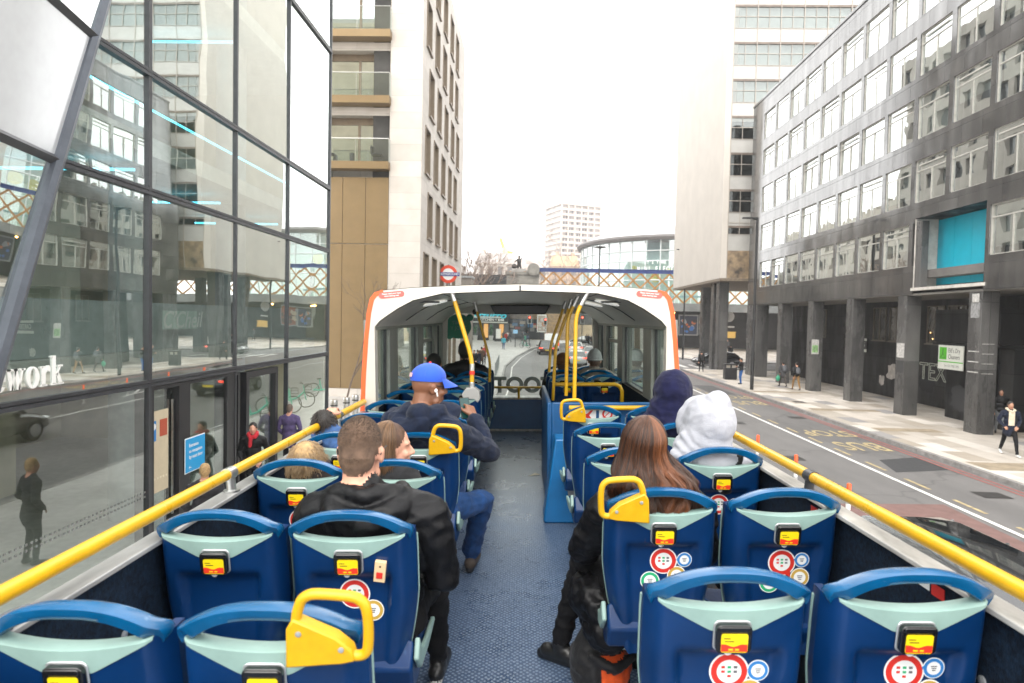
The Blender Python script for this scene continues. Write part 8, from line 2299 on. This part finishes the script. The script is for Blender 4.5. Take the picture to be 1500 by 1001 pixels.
# ================================================================ PEOPLE ON THE STREET
def standing(name, phase='walk', vox=0.022, arms='swing', bulk=1.0, coat=True, long=False):
    f = Fig(); Rm = rotm(0, -3)
    hz = 1.62
    head(f, (0, 0.02, hz), Rm, 0.98, 0, 1, hairfit=0.006)
    f.e((0, 0, 0.95), (0.175, 0.125, 0.13), 2 if coat else 3); f.e((0, 0, 1.12), (0.165 * bulk, 0.118, 0.17), 2); f.e((0, 0, 1.32), (0.195 * bulk, 0.125 * bulk, 0.15), 2)
    f.c((-.165, 0, 1.40), (0, 0, 1.44), 0.072, 0.075, 2); f.c((.165, 0, 1.40), (0, 0, 1.44), 0.072, 0.075, 2)
    if long: f.e((0, 0, 0.82), (0.19, 0.14, 0.22), 2)
    w = {'walk': 0.30, 'stand': 0.03, 'stride': 0.36}[phase]
    for sx, d in ((-1, w), (1, -w)):
        hp = V((sx * .09, 0, .92)); kn = V((sx * .095, d * .55 + .05, .50)); an = V((sx * .10, d, .10 + max(0, -d) * .18))
        f.chain([hp, kn, an], [.092, .062, .045], 3)
        toe = V((sx * .12, d + .16, .04 + max(0, -d) * 0.0)); f.c((an.x, an.y - .04, an.z - .05), toe, .042, .038, 4)
        sh = V((sx * .20, 0, 1.38))
        if arms == 'swing': el = V((sx * .26, -d * .55 - .03, 1.10)); wr = V((sx * .245, -d * .8 + .10, .87))
        elif arms == 'pocket': el = V((sx * .29, -.06, 1.12)); wr = V((sx * .19, .10, .95))
        elif arms == 'phone': el = V((sx * .24, .02, 1.10)); wr = V((sx * .07, .26, 1.16))
        f.chain([sh, el, wr], [.068 * bulk, .055 * bulk, .042], 2)
        dr = (wr - el).normalized(); x_ = dr.cross(V((0, 1, 0.2))).normalized(); Rm2 = Matrix((x_, dr, x_.cross(dr))).transposed()
        hand(f, wr, Rm2, -sx, 30, 0, 1.0)
    return f.mesh(name, [SK_L, H_DARK, BLKCOAT, BLKTRO, BLKSHOE, SOLE, LIPS], vox, 2, {2: (0.012, 7), 3: (0.008, 7)})
BASE = {'walk': standing('person', 'walk', 0.018, 'swing', 1.05), 'stride': standing('person', 'stride', 0.018, 'pocket', 1.08, long=True), 'stand': standing('person', 'stand', 0.018, 'phone', 1.0), 'pocket': standing('person', 'stand', 0.02, 'pocket', 1.1, long=True)}
SWAP = {}
def walker(label, x, y, rz, base='walk', top=None, tro=None, skin=None, hairm=None, shoe=None, s=1.0, z=0.12, group=None):
    me = BASE[base].copy()
    for i, m_ in ((0, skin), (1, hairm), (2, top), (3, tro), (4, shoe)):
        if m_: me.materials[i] = m_
    o = bpy.data.objects.new('person', me); COL.objects.link(o); o.matrix_basis = T(x, y, z) @ Matrix.Rotation(R(rz), 4, 'Z') @ Matrix.Scale(s, 4)
    return tag(o, label, 'person', group)
C = lambda n, c: cloth(n, c)
NVY = C('navy_jacket', (0.010, 0.014, 0.03)); GRY = C('grey_coat', (0.06, 0.06, 0.065)); TAN = C('tan_trousers', (0.26, 0.15, 0.06)); CREAM = C('cream_sweater', (0.6, 0.52, 0.4)); PURP = C('purple_coat', (0.08, 0.06, 0.14)); BRWN = C('brown_coat', (0.10, 0.06, 0.04)); ORG = C('orange_coat', (0.5, 0.15, 0.04)); CYN = C('cyan_jacket', (0.05, 0.35, 0.45)); WHT = C('white_jacket', (0.6, 0.6, 0.6)); REDC = C('red_jacket', (0.4, 0.04, 0.03)); KHK = C('khaki_coat', (0.14, 0.12, 0.08))
WSH = mat('white_trainers', (0.6, 0.6, 0.58), 0.6)
def gp(px, py, z=0.12): return at_z(px, py, z)
def backpack(x, y, rz, col, label, z=0.12, s=1.0):
    f = Fig(); f.e((0, -.20, 1.22), (.15, .09, .22), 0); f.e((0, -.27, 1.12), (.11, .05, .11), 0); f.c((-.11, -.12, 1.40), (-.12, .09, 1.36), .02, .02, 0); f.c((.11, -.12, 1.40), (.12, .09, 1.36), .02, .02, 0)
    o = bpy.data.objects.new('backpack', f.mesh('backpack', [col], 0.02, 2)); COL.objects.link(o); place(o, (x, y, z), rz); tag(o, label, 'backpack')
GBAG = cloth('grey_backpack_nylon', (0.10, 0.105, 0.115), 0.7)
# right pavement
p = gp(1477, 667); walker('man striding in an open navy coat over a cream sweater at the right photo edge', p.x, p.y, 165, 'stride', NVY, BLKTRO, SK_M, H_DARK, WSH, 1.0)
fr = MB(); fr.grid(lambda u, v: (-.085 + .17 * u, .128 + .018 * math.sin(u * math.pi), .98 + .46 * v), 10, 8)
so_ = fr.build('sweater_front', CREAM, bpy.data.objects['person'] if False else None)
par = [o for o in COL.objects if o.get('label', '').startswith('man striding in an open')][0]; so_.parent = par
f = Fig(); f.chain([V((-.09, .10, 1.47)), V((0, .15, 1.43)), V((.09, .10, 1.47))], [.035, .03, .035], 0); f.chain([V((-.09, .10, 1.47)), V((-.08, -.08, 1.50)), V((.08, -.08, 1.50)), V((.09, .10, 1.47))], [.035, .04, .04, .035], 0)
hd = bpy.data.objects.new('sweater_hood', f.mesh('sweater_hood', [CREAM], 0.012, 2)); COL.objects.link(hd); hd.parent = par
p = gp(1464, 636); walker('man in a black jacket and grey trousers walking beside the arcade column', p.x, p.y, 150, 'walk', BLKCOAT, C('grey_trousers', (0.16, 0.17, 0.18)), SK_M)
p = gp(1500, 655); walker('person in a cream coat cut off by the right photo edge', p.x + 0.6, p.y, 170, 'pocket', CREAM, BLKTRO)
p = V((16.25, 42.7, .12)); walker('person in a grey coat with a grey backpack and a green bag', p.x, p.y, 0, 'stride', GRY, C('patterned_skirt', (0.07, 0.06, 0.055)), SK_L, H_DARK, s=0.95); backpack(p.x, p.y, 0, GBAG, 'grey backpack worn by the person carrying a green bag', s=0.95)
f = Fig(); f.e((0, 0, .55), (.14, .08, .18), 0); f.tube = None; f.c((-.05, 0, .7), (0, 0, .86), .015, .012, 0); f.c((.05, 0, .7), (0, 0, .86), .015, .012, 0)
o = bpy.data.objects.new('carrier_bag', f.mesh('carrier_bag', [mat('green_carrier', (0.03, 0.28, 0.16), 0.4)], 0.02, 1)); COL.objects.link(o); place(o, (p.x - .32, p.y + .02, 0.12)); tag(o, 'bright green carrier bag hanging from the hand of the grey coated walker', 'bag')
p = V((16.35, 40.8, .12)); walker('person in a black jacket and tan trousers with a grey backpack', p.x, p.y, 2, 'walk', BLKCOAT, TAN, SK_L, H_DARK); backpack(p.x, p.y, 2, GBAG, 'grey backpack worn by the person in tan trousers')
p = gp(1085, 563); walker('man in a black jacket and blue jeans standing with his phone by the litter bin', p.x, p.y, 95, 'stand', BLKCOAT, C('bright_blue_jeans', (0.02, 0.09, 0.28)), SK_M, H_DARK)
p = gp(1027, 545); walker('man in black with a dark backpack walking away near the kerb', p.x, p.y, -5, 'walk', BLKCOAT, BLKTRO, SK_L, H_DARK); backpack(p.x, p.y, -5, cloth('black_backpack_nylon', (0.02, 0.02, 0.022), 0.6), 'dark backpack worn by the man in black near the kerb')
p = gp(1070, 529); walker('person in a dark coat walking behind the litter bin', p.x, p.y, 4, 'walk', BLKCOAT, BLKTRO)
p = gp(1065, 516); walker('person in a grey top walking between the tower columns and granite corner', p.x, p.y, 180, 'walk', GRY, BLKTRO, SK_L, H_DARK)
p = gp(1230, 640)
# left pavement
p = V((-5.35, 13.4, 0.12))
q = at_y(371, 622, 13.6); o = walker('man in a black coat with a red scarf walking past the glass office', q.x, 13.6, 195, 'stride', BLKCOAT, BLKTRO, SK_L, H_DARK)
f = Fig(); f.chain([V((-.085, .07, 1.50)), V((-.05, .125, 1.45)), V((.05, .125, 1.45)), V((.085, .07, 1.50)), V((.06, -.07, 1.52)), V((-.06, -.07, 1.52)), V((-.085, .07, 1.50))], [.04] * 7, 0); f.c((.03, .135, 1.43), (.04, .15, 1.26), .04, .035, 0)
sc2 = bpy.data.objects.new('scarf', f.mesh('scarf', [cloth('red_scarf_wool', (0.42, 0.02, 0.03))], 0.012, 1, {0: (0.008, 14)})); COL.objects.link(sc2); sc2.parent = o
q = at_y(424, 627, 16.5); walker('balding man in a purple blue jacket walking away by the glass office', q.x, 16.5, 5, 'pocket', PURP, BLKTRO, SK_L, mat('thin_grey_hair', (0.12, 0.09, 0.07), 0.8))
q = at_y(300, 702, 9.9); walker('blond woman in a dark coat on the left pavement just below the rail', q.x, 9.9, 30, 'pocket', C('dark_grey_coat', (0.03, 0.03, 0.034)), BLKTRO, SK_L, H_BLOND, s=0.98)
# plaza pedestrians seen through the windscreen
pl = [(676, 535, ORG, BLKTRO, 'walk', 20, 'pedestrian in an orange coat beyond the black silhouette'), (682, 540, GRY, BLKTRO, 'walk', 0, 'pedestrian in a grey coat beside the orange coat'), (694, 548, BLKCOAT, BLKTRO, 'pocket', 180, 'pedestrian in black behind the left grab pole'), (699, 547, NVY, JEAN, 'walk', 10, 'pedestrian in navy right of the left grab pole'),
      (705, 540, BRWN, BLKTRO, 'pocket', 0, 'pedestrian in a khaki brown coat by the railing, back turned'), (709, 535, REDC, BLKTRO, 'walk', 180, 'pedestrian in red near the thin dark pole'), (737.5, 512, CYN, JEAN, 'walk', 0, 'pedestrian in a cyan jacket at the end of the railing'), (741, 502, REDC, BLKTRO, 'pocket', 0, 'pedestrian in red near the menu board'), (746, 502, BLKCOAT, BLKTRO, 'walk', 90, 'pedestrian in black with a suitcase by the menu board'),
      (743, 500, WHT, BLKTRO, 'walk', 40, 'pedestrian in a white jacket in front of the restaurant'), (737, 500, GRY, JEAN, 'pocket', 200, 'pedestrian in a grey coat under the script sign'), (765, 499, BLKCOAT, BLKTRO, 'pocket', 30, 'pedestrian in black before the brick shopfront, leftmost'), (769, 499, NVY, BLKTRO, 'walk', 60, 'pedestrian in navy before the brick shopfront'), (773, 499, BLKCOAT, JEAN, 'walk', 100, 'pedestrian in black and jeans under the traffic light'),
      (859, 505, BLKCOAT, BLKTRO, 'pocket', 180, 'pedestrian in black waiting left of the right traffic light'), (862, 506, NVY, BLKTRO, 'walk', 160, 'pedestrian in navy waiting below the right traffic light'), (866, 507, BRWN, BLKTRO, 'pocket', 200, 'pedestrian in brown at the right windscreen edge')]
for px, py, tp_, tr_, bs, rz, lb in pl:
    p = gp(px, py); walker(lb, p.x, p.y, rz, bs, tp_, tr_, rnd.choice([SK_L, SK_M, SK_D]), rnd.choice([H_DARK, H_BROWN]), group='pedestrians on the plaza ahead')
# cyclist on a green bike
p = gp(769, 510); bike('green bicycle crossing the plaza ahead', p.x, p.y, 60); walker('cyclist in green on the bicycle crossing the plaza', p.x, p.y, 60, 'walk', C('green_jacket', (0.03, 0.2, 0.13)), BLKTRO, SK_M, H_DARK, z=0.35)
# ================================================================ CAMERA, LIGHT
cd = bpy.data.cameras.new('camera'); co_ = bpy.data.objects.new('camera', cd); COL.objects.link(co_)
co_.matrix_world = CAM; cd.sensor_width = 36; cd.lens = FPX / 1500 * 36; cd.clip_start = 0.05; cd.clip_end = 3000
cd.dof.use_dof = True; cd.dof.focus_distance = 4.2; cd.dof.aperture_fstop = 4.0
scene.camera = co_
w = bpy.data.worlds.new('World'); scene.world = w; w.use_nodes = True
nt = w.node_tree; N = nt.nodes; L = nt.links; bg = N['Background']
sky = N.new('ShaderNodeTexSky'); sky.sky_type = 'NISHITA'; sky.sun_disc = False
SUN_EL, SUN_AZ = 50, 200
sky.sun_elevation = R(SUN_EL); sky.sun_rotation = R(SUN_AZ); sky.air_density = 1.0; sky.dust_density = 1.0; sky.ozone_density = 1.0
hs = N.new('ShaderNodeHueSaturation'); hs.inputs['Saturation'].default_value = 0.10
cl = N.new('ShaderNodeMix'); cl.data_type = 'RGBA'; cl.inputs[0].default_value = 0.8; cl.inputs[7].default_value = (6.35, 6.25, 6.1, 1)
L.new(sky.outputs['Color'], hs.inputs['Color']); L.new(hs.outputs['Color'], cl.inputs[6]); L.new(cl.outputs[2], bg.inputs['Color'])   # even high cloud over the sky
bg.inputs['Strength'].default_value = 0.15
sl = bpy.data.lights.new('sun', 'SUN'); so = bpy.data.objects.new('sun', sl); COL.objects.link(so)
sl.energy = 0.6; sl.angle = R(40); sl.color = (1.0, 0.95, 0.88)
so.rotation_euler = (R(90 - SUN_EL), 0, R(180 - SUN_AZ))
vs_ = scene.view_settings; vs_.view_transform = 'Standard'; vs_.look = 'None'; vs_.gamma = 1; vs_.exposure = 1.95
try:
    scene.cycles.max_bounces = 8; scene.cycles.transparent_max_bounces = 16; scene.cycles.use_denoising = True
except Exception: pass

# thin winter haze, so the far blocks pale
hz = MB().box(-235, 285, -65, 425, -1.0, 95).build('haze', None or bpy.data.materials.new('winter_haze'))
hm = hz.data.materials[0]; hm.use_nodes = True; hn = hm.node_tree
hn.nodes.remove(hn.nodes['Principled BSDF']); pv = hn.nodes.new('ShaderNodeVolumePrincipled')
pv.inputs['Color'].default_value = (0.92, 0.94, 0.97, 1); pv.inputs['Density'].default_value = 0.0006; pv.inputs['Anisotropy'].default_value = 0.2
hn.links.new(pv.outputs['Volume'], hn.nodes['Material Output'].inputs['Volume']); hz['kind'] = 'stuff'
scene.cycles.volume_bounces = 1
